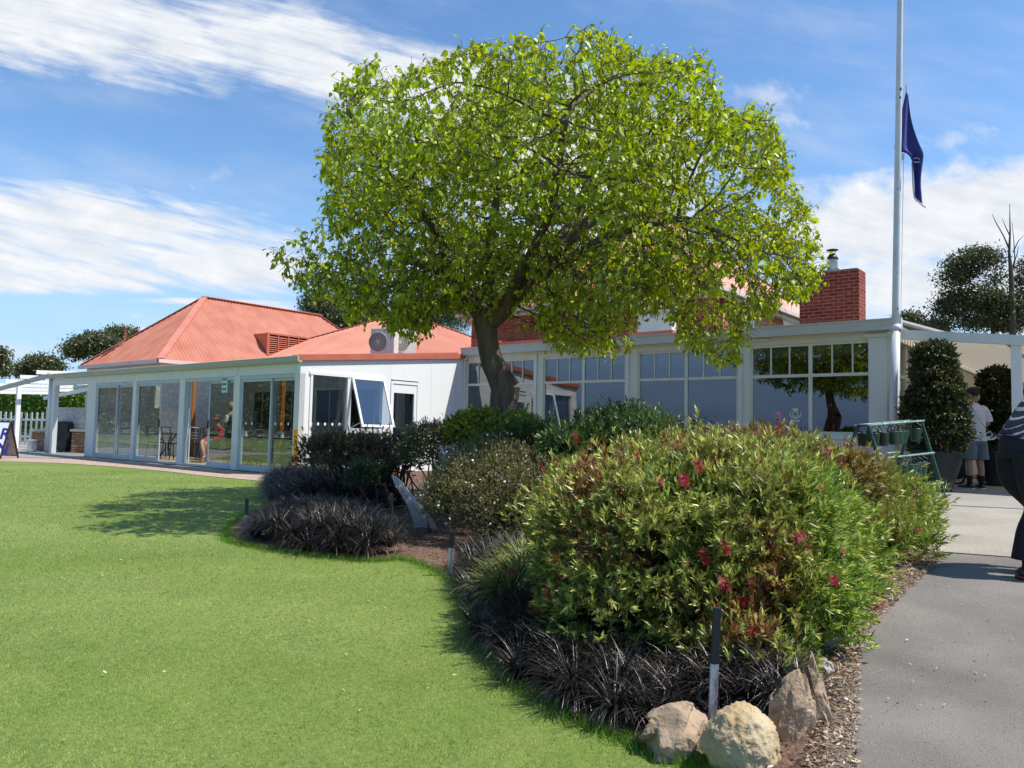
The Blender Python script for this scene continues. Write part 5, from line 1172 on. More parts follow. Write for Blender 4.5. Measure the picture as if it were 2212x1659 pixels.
# ------------------------------------------------------------------ black grass
def grassclumps(name, label, cat, centres, per, L_, W_, colf, seed, m=MONDO, group=None):
    rng = np.random.default_rng(seed); C_ = np.array(centres, float); cx, cy = C_[:, 0].mean(), C_[:, 1].mean(); t = thing(name, label, cat, (cx, cy, G(cx, cy)), 0, group)
    V = []; F = []; Cc = []; off = 0; seg = 5
    for c in C_:
        n = per; a = rng.uniform(0, 2*pi, n); r0 = rng.uniform(0, .05, n); lean = rng.uniform(.55, 1.6, n); L = L_*rng.uniform(.6, 1.15, n)*(c[3] if len(c) > 3 else 1); tw = rng.normal(0, .5, n)
        dirh = np.stack([np.cos(a), np.sin(a), 0*a], 1); sd = np.stack([-np.sin(a+tw), np.cos(a+tw), 0*a], 1)
        p = np.array([c[0], c[1], c[2]])+dirh*r0[:, None]; th = np.clip(pi/2-lean*.45, 0, 2); rows = []
        w0 = W_*rng.uniform(.7, 1.2, n)
        for j in range(seg+1):
            f = j/seg; w = (w0*(1-f**2.2)*.5+.0006)[:, None]; rows.append(np.stack([p-sd*w, p+sd*w], 1))
            ang = th-f*lean*1.5; p = p+(dirh*np.cos(ang)[:, None]+np.array([0, 0, 1])*np.sin(ang)[:, None])*(L/seg)[:, None]
            lo = G(c[0], c[1])+.012; p[:, 2] = np.maximum(p[:, 2], lo)
        vs = np.stack(rows, 1).reshape(n, -1, 3); V.append(vs.reshape(-1, 3)); base = (np.arange(n)*(2*(seg+1)))[:, None]+off
        F.append(np.concatenate([base+np.array([2*j, 2*j+1, 2*j+3, 2*j+2]) for j in range(seg)], 1).reshape(-1, 4)); off += n*2*(seg+1)
        col = colf(n, rng); Cc.append(np.repeat(col, 2*(seg+1), axis=0))
    npmesh('blades', np.concatenate(V), np.concatenate(F), m, t, np.concatenate(Cc)); return t
def blackc(n, rng): 
    b = np.array([.022, .0195, .0165])*(1+rng.normal(0, .3, (n, 1))); w = rng.random(n) < .07; b[w] = np.array([.12, .085, .06])*(.6+.6*rng.random((w.sum(), 1))); return np.clip(b, .004, .5)
def scatter(poly_px, sp, seed, zf=.0, hump=.12):
    rng = np.random.default_rng(seed); poly = [tuple(gp(*p)[:2]) for p in poly_px]; P = insidefill(poly, sp); P = P+rng.uniform(-.4, .4, P.shape)*sp
    O = np.array(poly); out = []
    for p in P:
        d = min(np.linalg.norm(p-(a+(b-a)*np.clip(((p-a)@(b-a))/((b-a)@(b-a)+1e-9), 0, 1))) for a, b in zip(O, np.roll(O, -1, 0))); out.append((p[0], p[1], G(p[0], p[1])+.01+hump*min(1, d/.25)+zf, 1.0))
    return out
GRP = 'beds of black mondo grass'
grassclumps('black_grass', 'black grass spilling along the lawn edge by the leftmost striped stake', 'ornamental grass', scatter([(540, 1180), (560, 1140), (640, 1125), (760, 1130), (840, 1160), (868, 1200), (800, 1212), (700, 1202), (600, 1188)], .17, 61, hump=.14), 190, .29, .0062, blackc, 71, group=GRP)
grassclumps('black_grass', 'shaded black grass mound next to the annex corner', 'ornamental grass', scatter([(575, 1045), (640, 1040), (760, 1055), (830, 1080), (800, 1112), (660, 1108), (600, 1096), (585, 1070)], .19, 62, hump=.16), 120, .32, .008, blackc, 72, group=GRP)
grassclumps('black_grass', 'patch of black grass right of the middle white stake', 'ornamental grass', scatter([(995, 1262), (990, 1225), (1060, 1205), (1170, 1215), (1200, 1260), (1120, 1330), (1040, 1330), (1015, 1290)], .15, 63, hump=.10), 190, .26, .006, blackc, 73, group=GRP)
grassclumps('black_grass', 'deep shaded black grass under the left side of the front bottlebrush', 'ornamental grass', scatter([(1040, 1335), (1130, 1330), (1260, 1350), (1400, 1400), (1420, 1500), (1400, 1590), (1330, 1582), (1210, 1525), (1110, 1455), (1050, 1395)], .14, 64, hump=.10), 190, .26, .0058, blackc, 74, group=GRP)
def blackl(n, rng):
    b = blackc(n, rng); w = rng.random(n) < .16; b[w] = np.array([.26, .21, .18])*(.5+.8*rng.random((w.sum(), 1))); return b
grassclumps('black_grass', 'sunlit grey black grass behind the two big front rocks', 'ornamental grass', scatter([(1390, 1520), (1440, 1440), (1560, 1440), (1680, 1460), (1740, 1500), (1740, 1560), (1640, 1560), (1560, 1550), (1500, 1560), (1400, 1580)], .11, 65, hump=.09), 210, .24, .0056, blackl, 75, group=GRP)
def varc(n, rng): return np.where((rng.random(n) < .6)[:, None], np.array([.30, .31, .07]), np.array([.07, .10, .03]))*(1+rng.normal(0, .15, (n, 1)))
grassclumps('striped_grass', 'yellow striped grass tuft beside the black grass', 'ornamental grass', scatter([(1060, 1330), (1090, 1270), (1160, 1250), (1200, 1300), (1150, 1350), (1080, 1350)], .13, 66, hump=.22), 150, .36, .008, varc, 76)

# ------------------------------------------------------------------ turf blades on the lawn
def turf():
    rng = np.random.default_rng(3); LP = np.array([p[:2] for p in LAWNP]); poly = [tuple(p[:2]) for p in LAWNP]
    out = []
    for (d0, d1, dens, h, w) in ((1.6, 4.2, 9000, .013, .0024), (4.2, 7.0, 3200, .015, .0034), (7, 11, 900, .018, .0055), (11, 17, 260, .02, .009)):
        # sample the visible wedge
        n = int(dens*(d1**2-d0**2)*.5*1.45); d = np.sqrt(rng.uniform(d0**2, d1**2, n)); k = rng.uniform(-.72, .32, n)
        x = FH[0]*d+RH[0]*k*d; y = FH[1]*d+RH[1]*k*d; p = np.stack([x, y], 1); p = p[inpoly(p, poly)]; out.append((p, h, w))
    V = []; C_ = []
    for p, h, w in out:
        n = len(p); z = np.array([G(a, b) for a, b in p]); a = rng.uniform(0, 6.28, n); s = np.stack([np.cos(a), np.sin(a), 0*a], 1)*w/2
        l = np.stack([np.cos(a*3+1), np.sin(a*3+1), 0*a], 1)*h*rng.uniform(.1, 1.0, (n, 1)); b = np.stack([p[:, 0], p[:, 1], z], 1)
        t_ = b+l; t_[:, 2] += h*rng.uniform(.5, 1.1, n); V.append(np.stack([b-s, b+s, t_], 1).reshape(-1, 3))
        nz = noise3(b, .8, 3)*.45+noise3(b, 3.2, 9)*.4+noise3(b, 13, 1)*.55+noise3(b, 31, 5)*.5; c = np.array([.262, .33, .078])*(1+.6*nz[:, None])+np.array([.05, .02, .02])*np.clip(nz[:, None], 0, 1); bd = np.sin((b[:, 0]*cos(radians(52))-b[:, 1]*sin(radians(52)))*4.4+1.5)[:, None]; c = c*(1+.02*bd)*(1+rng.normal(0, .30, (n, 1))); C_.append(np.repeat(np.clip(c, .01, .6), 3, axis=0))
    # longer untrimmed blades along the bed edge
    E = np.array(spline(bedL, 12)); n = 15000; i = rng.integers(0, len(E)-1, n); f = rng.random((n, 1)); p = E[i]*(1-f)+E[i+1]*f+rng.normal(0, .045, (n, 2)); z = np.array([G(a, b) for a, b in p]); b = np.stack([p[:, 0], p[:, 1], z], 1)
    a = rng.uniform(0, 6.28, n); h = rng.uniform(.02, .055, n); s = np.stack([np.cos(a), np.sin(a), 0*a], 1)*.0022; l = np.stack([np.cos(a*3), np.sin(a*3), 0*a], 1)*(h*rng.uniform(.1, .9, n))[:, None]; t_ = b+l; t_[:, 2] += h; V.append(np.stack([b-s, b+s, t_], 1).reshape(-1, 3))
    C_.append(np.repeat(np.array([.13, .26, .03])*(1+rng.normal(0, .25, (n, 1))), 3, axis=0).clip(.01, .6))
    V = np.concatenate(V); F = np.arange(len(V)).reshape(-1, 3); print('turf', len(F)); o = npmesh('grass', V, F, BLADE, None, np.concatenate(C_)); tag(o, 'short mown grass blades covering the sunny lawn', 'grass', kind='stuff')
turf()
# bark chips, leaf litter, grit along the path
def litter(name, lab, cat, polyp, n, s0, s1, cols, seed, zoff=.015):
    rng = np.random.default_rng(seed); poly = [tuple(map(float, p[:2])) for p in polyp]; A = np.array(poly); P = rng.uniform(A.min(0), A.max(0), (n*4, 2)); P = P[inpoly(P, poly)][:n]; n = len(P)
    z = np.array([G(a, b) for a, b in P])+zoff+rng.uniform(0, .012, n); B = np.stack([P[:, 0], P[:, 1], z], 1); D = unit(np.stack([rng.normal(0, 1, n), rng.normal(0, 1, n), rng.normal(0, .25, n)], 1)); Nv = unit(rng.normal(0, .35, (n, 3))+np.array([0, 0, 1]))
    L_ = rng.uniform(s0, s1, n); V, F = leaves(B, D, Nv, L_, L_*rng.uniform(.2, .5, n), .1, 0, .5); c = np.array(cols)[rng.integers(0, len(cols), n)]; o = npmesh(name, V, F, mat('litter', (.2, .15, .1), .9) if False else LEAFD, None, lcol(c, n, rng, .2)); tag(o, lab, cat, kind='stuff')
litter('bark_chips', 'brown bark chips scattered over the garden bed', 'bark mulch', BEDP, 26000, .015, .05, [(.16, .09, .055), (.09, .05, .03), (.26, .18, .12), (.05, .03, .02)], 81)
mar = [np.array(p) for p in spline(pathL, 4)]; off = RH[:2]
litter('dry_litter', 'dry leaves and grit lying along the path edge', 'leaf litter', [p-off*.06 for p in mar]+[p+off*.12 for p in mar[::-1]], 9000, .010, .036, [(.42, .31, .20), (.30, .21, .13), (.52, .42, .30), (.20, .14, .09)], 82)

wedge = [gp(*p)[:2] for p in ((100, 1650), (1300, 1560), (1000, 1300), (700, 1230), (100, 1080))]
litter('fallen_leaves', 'few fallen leaves and pale specks lying on the lawn', 'fallen leaves', wedge, 170, .012, .03, [(.45, .38, .20), (.30, .22, .10), (.5, .5, .4)], 83, .015)
litter('path_leaves', 'few dry leaves and pale grit scattered on the asphalt', 'fallen leaves', [gp(*p)[:2] for p in ((1830, 1640), (2200, 1640), (2200, 1230), (2010, 1210), (1830, 1420))], 110, .008, .024, [(.45, .36, .24), (.5, .5, .46), (.2, .14, .09)], 84, .012)

# ================================================================== OBJECTS
# ---- flagpole
def flagpole():
    D = float((at(1936, 1000, Y=WY-.3)-CAMO)@FW); base = at(1930.5, 1062, Y=WY-.28); bx, by = base[0], base[1]
    p = lambda x, y: at(x, y, D=float((np.array([bx, by, 1])-CAMO)@FW))
    a = p(1930.5, 1000); c = p(1945, -40); bz = G(bx, by)
    t = thing('flagpole', 'tall white flagpole standing at the corner of the wing', 'flagpole', (a[0], a[1], bz))
    def P(z): f = (z-a[2])/(c[2]-a[2]); return a+(c-a)*f
    m = mat('chipped_white_pole_paint', (.70, .72, .72), .4, (.60, .62, .62), 3, ramp=(.45, .7))
    b = MB(); b.tube([P(bz), P(3.05)], [.078, .076], 20); b.build('sleeve', m, t, smooth=True)
    b = MB(); b.tube([P(2.95), P(3.45), P(6.0), P(9.2), P(12.5)], [.064, .063, .056, .047, .038], 20); b.build('pole', m, t, smooth=True)
    b = MB(); b.tube([P(2.98), P(3.10)], [.086, .084], 20); b.build('collar', m, t, smooth=True)
    b = MB(); x = P(3.0); b.box(x[0]-.62, x[0]-.10, WY-.06, WY-.037, 2.93, 3.0); b.box(x[0]-.14, x[0]-.02, WY-.3, WY-.04, 2.94, 2.99); b.build('bracket', W_CREAM, t, bevel=.003)
    off = P(0)-P(0)
    def R(x, y): return p(x, y)
    rm = mat('white_rope', (.62, .62, .60), .8)
    b = MB(); b.tube([R(1957, -40), R(1957.5, 60), R(1958, 182)], .004, 5); b.build('halyard', rm, t)
    b = MB(); b.tube([R(1952, 345), R(1950, 450), R(1947, 620), R(1946, 700)], .005, 5); b.build('halyard', rm, t)
    # hanging flag as one folded cloth
    Lft = [(1957, 196), (1951, 225), (1945, 258), (1939, 290), (1932, 322), (1938, 326), (1952, 328), (1962, 334), (1969, 350), (1970, 380), (1972, 410), (1975, 428)]
    Rgt = [(1962, 206), (1967, 226), (1971, 256), (1976, 285), (1983, 315), (1987, 328), (1990, 338), (1991, 350), (1991, 375), (1993, 405), (1998, 422), (1999, 449)]
    V = []; nx = 9
    for i, (l, r) in enumerate(zip(Lft, Rgt)):
        for k in range(nx):
            f = k/(nx-1); q = p(l[0]+(r[0]-l[0])*f, l[1]+(r[1]-l[1])*f); w = .05*sin(f*9+i*.5)*min(1, i/3)+.06*f*sin(i*.8); V.append(q+FH*w)
    F = [(i*nx+k, i*nx+k+1, (i+1)*nx+k+1, (i+1)*nx+k) for i in range(len(Lft)-1) for k in range(nx-1)]
    NAVY = mat('navy_flag_cloth', (.03, .04, .20), .75, (.04, .045, .24), 3, bump=.1)
    ft = thing('flag', 'limp navy blue flag drooping half way down the flagpole', 'flag', tuple(p(1958, 330)))
    me = bpy.data.meshes.new('cloth'); me.from_pydata([tuple(v) for v in V], [], F); me.materials.append(NAVY); o = link('cloth', me, ft, True)
    md = o.modifiers.new('s', 'SOLIDIFY'); md.thickness = .006; md = o.modifiers.new('u', 'SUBSURF'); md.levels = md.render_levels = 2
    # pale hem showing along the lower folds
    b = MB(); b.tube([p(1969, 352)-FH*.02, p(1970, 380)-FH*.02, p(1971.5, 410)-FH*.02, p(1974, 428)-FH*.02, p(1986, 440)-FH*.02, p(1998, 449)-FH*.02], .012, 6); b.build('hem', mat('pale_hem', (.60, .55, .55), .8), ft, smooth=True)
    b = MB(); b.bar(p(1957, 183), p(1958, 200), .03, .012); b.tube([p(1951, 332), p(1951, 345)], .018, 6); b.build('toggle', rm, ft)
    b = MB(); q = p(1973, 346)-FH*.06; b.tube([q+RT*x+UP*z for x, z in ((-.02, 0), (0, .02), (.05, .015), (.08, -.01))], .006, 5); b.tube([q+RT*x+UP*z for x, z in ((-.02, -.05), (.03, -.06), (.09, -.05))], .008, 5); b.build('emblem', mat('white_emblem', (.6, .6, .62), .7), ft)
    # dark chips in the paint
    b = MB()
    for (x, y, w, h) in ((1942, 196, 6, 8), (1941, 214, 5, 6), (1936, 410, 2, 5), (1935, 668, 3, 5), (1935, 590, 2, 3)):
        z = p(x, y); b.add([z-FH*.0+(-FH*.066)+RT*dx*w*.003+UP*dz*h*.004 for dx, dz in ((-1, -1), (1, -.7), (.8, 1), (-.7, .8))], [(0, 1, 2, 3)])
    b.each('paint_chip', mat('bare_dark_metal', (.05, .05, .05), .6), t)
flagpole()

# ---- striped distance stakes
STK2 = mat('weathered_white_stake', (.55, .55, .57), .7, (.10, .10, .11), 22, 6, ramp=(.40, .66), bump=.3, stretch=(1, 1, .25)); SBLK = mat('black_stake_band', (.018, .02, .03), .55)
def stake(bx, by, tx, ty, split, w, lab):
    base = gp(bx, by); D = float((base-CAMO)@FW); top = at(tx, ty, D=D); t = thing('stake', lab, 'stake', base, 0, 'striped timber stakes along the bed edge')
    base = base+np.array([0, 0, -.03]); m = base+(top-base)*split; fr = RH
    b = MB(); b.bar(base, m, w, w*.55, up=tuple(-FH)); b.build('stake_body', STK2, t, bevel=.002)
    b = MB(); b.bar(m, top, w*1.02, w*.57, up=tuple(-FH)); b.build('black_band', SBLK, t, bevel=.002)
stake(1537, 1578, 1549, 1312, .57, .033, 'tall striped stake leaning behind the two big front rocks')
stake(971, 1245, 977, 1147, .66, .042, 'striped stake where the lawn meets bare bark in the middle of the bed')
stake(530, 1145, 534, 1077, .52, .036, 'striped stake at the left tip of the garden bed')
b_ = gp(577, 1042); stake(577, 1045, 577, 1021, .1, .035, 'short black stake at the end of the paver strip')

# ---- rocks
def rockmat(n, a, b_): 
    m = mat(n, a, .9, b_, 6, 9, bump=1.0, bscale=22, ramp=(.35, .65)); return m
RK1 = rockmat('honey_sandstone', (.40, .29, .15), (.52, .43, .28)); RK2 = rockmat('brown_slab_rock', (.27, .19, .12), (.44, .33, .22)); RK3 = rockmat('grey_edging_rock', (.30, .29, .25), (.42, .38, .31))
def rock(lab, px, py, w, h, d, m, seed, rough=.16, zs=0, rz=0, tilt=0, fine=3.0, amp2=.05, group=None, facet=False):
    p = gp(px, py); D = float((p-CAMO)@FW); W_, H_ = w*D/FPX, h*D/FPX
    t = thing('rock', lab, 'rock', p+np.array([0, 0, -.02]), 0, group)
    bm = bmesh.new(); bmesh.ops.create_icosphere(bm, subdivisions=5 if w > 60 else 3, radius=1)
    M_ = Matrix.Rotation(rz, 3, 'Z') @ Matrix.Rotation(tilt, 3, 'Y')
    for v in bm.verts:
        c = v.co.copy(); n = c.normalized(); o = Vector((seed*7.3, seed*1.7, 0))
        if facet:
            best = 9
            r_ = random.Random(seed)
            for _ in range(11):
                q = Vector((r_.uniform(-1, 1), r_.uniform(-1, 1), r_.uniform(-1, 1))).normalized(); dd = n.dot(q)
                if dd > .05: best = min(best, r_.uniform(.72, .98)/dd)
            c = n*min(best, 1.12)
        c = c*(1+rough*mnoise.noise(n*1.6+o)+rough*.45*mnoise.noise(n*3.7+o))
        k = mnoise.noise(n*fine*2+o); k2 = mnoise.noise(n*fine*5+o*2); c = c*(1-amp2*abs(k)*1.6+amp2*.5*k2)
        c = Vector((c.x*W_/2, c.y*d/2, c.z*H_*.62)); c = M_ @ c; v.co = c+Vector((0, 0, H_*.42))
    me = bpy.data.meshes.new('stone'); bm.to_mesh(me); bm.free(); me.materials.append(m); o = bpy.data.objects.new('stone', me); COL.objects.link(o); o.parent = t
    me.polygons.foreach_set('use_smooth', [not facet]*len(me.polygons)); return t
vr = YAW
def rk(lab, px, py, w, h, d, m, seed, **k): return rock(lab, px, py, w, h, d, m, seed, rz=-vr if False else k.pop('rz', -YAW*-1), **k)
rock('rounded honey coloured pitted rock at the very front of the bed', 1600, 1652, 165, 128, .26, RK1, 3, rz=YAW*-1+pi*0, rough=.14, fine=4.5, amp2=.09)
rock('flat brown slab rock left of the rounded honey rock', 1460, 1622, 165, 100, .24, RK2, 5, rz=-YAW+.4, rough=.08, facet=True, tilt=-.22, amp2=.02)
rock('upright pointed slab rock beside the asphalt path', 1712, 1592, 98, 138, .11, RK2, 9, rz=-YAW+.3, facet=True, tilt=.15, rough=.1, amp2=.03, group='rocks edging the path')
rock('thin leaning slab rock behind the pointed one', 1762, 1562, 72, 150, .09, RK2, 12, rz=-YAW+.8, facet=True, tilt=-.3, rough=.1, amp2=.03, group='rocks edging the path')
for i, (x, y, w, h) in enumerate([(1768, 1500, 46, 46), (1782, 1450, 46, 34), (1798, 1398, 40, 40), (1826, 1350, 44, 30), (1866, 1302, 40, 24), (1898, 1262, 30, 40), (1916, 1240, 38, 34), (1944, 1212, 38, 26), (1968, 1192, 30, 20), (1986, 1178, 22, 14)]):
    lab = ['grey edging stone just behind the leaning slab', 'low grey stone under the bright bottlebrush tips', 'grey stone fourth from the front along the path', 'flat stone where the path edge starts to curve', 'small flat stone half buried in dry litter', 'tall narrow grey edging stone', 'squarish grey stone right of the tall narrow one', 'brown block at the far end of the edging', 'small pale stone near the concrete slab', 'last tiny edging stone by the concrete joint'][i]
    rock(lab, x-8, y, w, h, .14, RK3 if i % 3 else RK2, 20+i, rz=i, facet=True, rough=.12, amp2=.03, group='rocks edging the path')

# ---- bucket rack
GRN = mat('green_rack_paint', (.025, .075, .05), .45, (.035, .10, .07), 6); GRNL = mat('worn_rail_paint', (.30, .42, .36), .5, (.10, .2, .15), 12)
RNa, RFa = at(1864, 919, D=10.6), at(1979, 909, D=11.9)
def rack():
    u = unit((RFa-RNa)*np.array([1, 1, 0])); v = np.array([u[1], -u[0], 0]); gz0, gz1 = G(RNa[0], RNa[1]), G(RFa[0], RFa[1])
    t = thing('bucket_rack', 'green metal A frame rack hung with buckets by the pots', 'rack', (*((RNa+RFa)/2)[:2], (gz0+gz1)/2)); e = []
    for nm, A, g in (('near', RNa, gz0), ('far', RFa, gz1)):
        b = MB(); H = A[2]-g; ww = .40
        for s in (-1, 1):
            top = A+v*s*.07; ft = np.array([A[0], A[1], g])+v*s*ww; b.bar(top, ft, .045, .03, up=tuple(u)); e.append((top, ft))
        b.bar(A-v*.1, A+v*.1, .04, .03); 
        f = .72; b.bar(e[-2][0]*(1-f)+e[-2][1]*f, e[-1][0]*(1-f)+e[-1][1]*f, .03, .02)
        b.build('end_frame', GRN, t)
    rails = {}
    for s in (0, 1):
        for k, f in enumerate((0.0, .42, .80)):
            p = e[s][0]*(1-f)+e[s][1]*f; q = e[2+s][0]*(1-f)+e[2+s][1]*f; d = unit(q-p); sd = v*(1 if s else -1)*.02
            b = MB(); b.tube([p-d*.05+sd, q+d*.06+sd], .016, 8); b.build('rail', GRNL, t, smooth=True); rails[(s, k)] = (p+sd, q+sd)
    return u, v, rails
ru, rv, rails = rack()
BK = [mat('green_plastic', (.012, .065, .035), .42, spec=.5), mat('teal_plastic', (.012, .085, .085), .42), mat('dark_green_plastic', (.008, .035, .024), .45)]
def bucket(m):
    t = thing('bucket', 'x', 'bucket', (0, 0, 0), 0, 'golf ball buckets hanging on the rack')
    b = MB(); b.lathe([(.062, -.30), (.066, -.295), (.085, -.13), (.09, -.125), (.09, -.115), (.082, -.115), (.062, -.29)], n=20); b.build('body', m, t, smooth=True)
    b = MB(); b.tube([(0, -.085, -.125), (0, -.08, -.06), (0, -.035, -.04), (0, -.012, -.015), (0, .0, .022), (0, .022, .015), (0, .02, -.01), (0, .045, -.035), (0, .08, -.06), (0, .085, -.125)], .006, 6); b.build('handle', BLACK, t, smooth=True); return t
protos = [bucket(m) for m in BK]; used = [0, 0, 0]
rz_ = atan2(ru[1], ru[0])
names = {(0, 0): 'front top rail', (1, 0): 'top rail', (0, 1): 'rear middle rail', (1, 1): 'middle rail', (1, 2): 'lowest rail', (0, 2): 'rear lowest rail'}
spots = {(1, 0): [(.05, 2), (.22, 2), (.40, 0), (.47, 1), (.56, 0), (.62, 0), (.86, 0)], (0, 0): [(.12, 2), (.34, 0), (.72, 2)], (1, 1): [(.10, 1), (.24, 0), (.38, 0), (.50, 0), (.58, 1), (.67, 0), (.76, 1)], (0, 1): [(.15, 2), (.33, 0), (.48, 2)], (1, 2): [(.2, 0), (.45, 1)]}
colr = ['green', 'teal', 'dark green']; ordn = ['nearest', 'second', 'third', 'fourth', 'fifth', 'sixth', 'farthest']
for key, L in spots.items():
    p, q = rails[key]
    for i, (f, ci) in enumerate(L):
        c = p+(q-p)*f; lab = '%s bucket hanging %s on the %s of the rack' % (colr[ci], ordn[i] if i < len(L)-1 else 'farthest', names[key] if key != (0, 0) else 'far side top rail')
        r = rz_+random.uniform(-.4, .4)
        if not used[ci]: o = protos[ci]; o.location = tuple(c); o.rotation_euler = (0, 0, r); o['label'] = lab; used[ci] = 1
        else: o = dup(protos[ci], c, r, lab)
        o.rotation_euler = (random.uniform(-.1, .1), random.uniform(-.12, .12), r)

# ---- left side: fence, wall, piers, barbecue, sign board, pergola, hedge
FENW = mat('fence_white', (.74, .73, .68), .6, (.68, .67, .62), 3)
def fence(A, B_, H, lab, n, name='picket_fence', z=0, pw=.085, rail=(.30, .82), flip=1):
    A = np.array(A, float); B_ = np.array(B_, float); u = unit(B_-A); L_ = np.linalg.norm(B_-A); v = np.array([-u[1], u[0], 0])*flip
    t = thing(name, lab, 'fence' if n > 9 else 'gate', (A+B_)/2)
    me = None
    for k in range(n):
        c = A+u*L_*(k+.5)/n
        if me is None:
            b = MB(); pr = [(-pw/2, 0), (pw/2, 0), (pw/2, H-pw*.45)]+[(pw/2*cos(a), H-pw*.45+pw*.5*sin(a)) for a in np.linspace(.25, pi-.25, 7)]+[(-pw/2, H-pw*.45)]
            b.prism([u*x+np.array([0, 0, zz+.06])+t.location for x, zz in pr], tuple(v*.02)); o = b.build('picket', FENW, t); me = o.data; o.location = tuple(c-np.array(t.location))
        else: o = bpy.data.objects.new('picket', me); COL.objects.link(o); o.parent = t; o.location = tuple(c-np.array(t.location))
    for f in rail: b = MB(); b.bar(A+np.array([0, 0, H*f])-v*-.035, B_+np.array([0, 0, H*f])-v*-.035, .035, .09); b.build('rail', FENW, t)
    return t
f0, f1 = at(-120, 957, Z=0.05), at(186, 966, Z=0.05)
f1 = np.array([*(f1[:2]), .02]); f0 = np.array([*(f0[:2]), .02]); fH = float(at(90, 893, D=float(((f0+f1)/2-CAMO)@FW))[2])
fence(f0, f1, 1.30, 'white picket fence with rounded tops at the left edge', 27)
WY_ = mat('x', (.5, .5, .5))
a_, c_ = at(100, 883, D=27.5), at(188, 883, D=26.5)
b = MB(); wz = float((a_[2]+c_[2])/2); uu = unit((c_-a_)*np.array([1, 1, 0])); vv = np.array([-uu[1], uu[0], 0])
A0 = np.array([a_[0], a_[1], 0]); A1 = A0+uu*7
b.prism([A0, A1, A1+np.array([0, 0, wz]), A0+np.array([0, 0, wz])], tuple(vv*.25)); b.prism([A0-uu*.03-vv*.02+np.array([0, 0, wz]), A1-vv*.02+np.array([0, 0, wz]), A1-vv*.02+np.array([0, 0, wz+.05]), A0-uu*.03-vv*.02+np.array([0, 0, wz+.05])], tuple(vv*.29))
tag(b.build('brick_wall', BRICKW), 'low white painted brick wall behind the covered barbecue', 'wall')
STN = brickmat('ledge_stone', (.36, .20, .10), (.50, .34, .20), (.16, .10, .06), w=.22, h=.085, ms=.01, bump=1.0, off=.37)
def pier(x0, x1, yb, yt, lab, nm='stone_pier'):
    a = at(x0, yb, Z=0); D = float((a-CAMO)@FW); c = at(x1, yb, D=D); zt_ = float(at(x0, yt, D=D)[2]); u = unit((c-a)*np.array([1, 1, 0])); v = np.array([-u[1], u[0], 0]); W_ = np.linalg.norm((c-a)[:2]); a = np.array([a[0], a[1], 0])
    t = thing(nm, lab, 'pier', a, 0, 'stone piers either side of the barbecue'); z = np.array([0, 0, 1])
    b = MB(); b.prism([a, a+u*W_, a+u*W_+z*zt_, a+z*zt_], tuple(v*.9)); b.build('stonework', STN, t)
    b = MB(); b.prism([a-u*.05-v*.05+z*zt_, a+u*(W_+.05)-v*.05+z*zt_, a+u*(W_+.05)-v*.05+z*(zt_+.08), a-u*.05-v*.05+z*(zt_+.08)], tuple(v*1.0)); b.build('capstone', mat('pale_capstone', (.55, .5, .42), .8, (.48, .43, .36), 4), t)
    return a, u, v, zt_
pier(66, 97, 972, 932, 'stone pier left of the covered barbecue'); pier(153, 190, 977, 932, 'stone pier right of the covered barbecue')
# covered barbecue: crumpled black cover with castors
a = at(112, 975, Z=0); D = float((a-CAMO)@FW); c = at(153, 975, D=D); W_ = float(np.linalg.norm(c-a)); q = thing('covered_barbecue', 'barbecue under a crumpled black cover between the stone piers', 'barbecue', ((a+c)/2)[:2].tolist()+[0], -YAW)
bm = bmesh.new(); bmesh.ops.create_cube(bm, size=1); bmesh.ops.subdivide_edges(bm, edges=bm.edges[:], cuts=14, use_grid_fill=True)
for v in bm.verts:
    x, y, z = v.co; hgt = .98; n = mnoise.noise(Vector((x*5, y*5, z*4)))*.05+mnoise.noise(Vector((x*13, y*11, z*5)))*.02; k = 1+.05*(z+.5)
    v.co = Vector((x*W_*k*.98*(1-.12*max(0, z-.3)*5*.3)+n, y*.6*k+n, .06+(z+.5)*hgt+n*.5-(.05 if z > .4 and abs(x) > .42 else 0)))
me = bpy.data.meshes.new('cover'); bm.to_mesh(me); bm.free(); me.materials.append(mat('black_vinyl_cover', (.016, .017, .022), .38, (.03, .03, .036), 6)); o = bpy.data.objects.new('cover', me); COL.objects.link(o); o.parent = q; me.polygons.foreach_set('use_smooth', [True]*len(me.polygons))
for sx in (-1, 1):
    m_ = bpy.data.meshes.new('castor'); bb = MB(); bb.tube([(sx*W_*.36, -.28, .04), (sx*W_*.36, -.24, .04)], .04, 10); o = bb.build('castor', mat('grey_castor', (.4, .4, .4), .5), None); o.parent = q
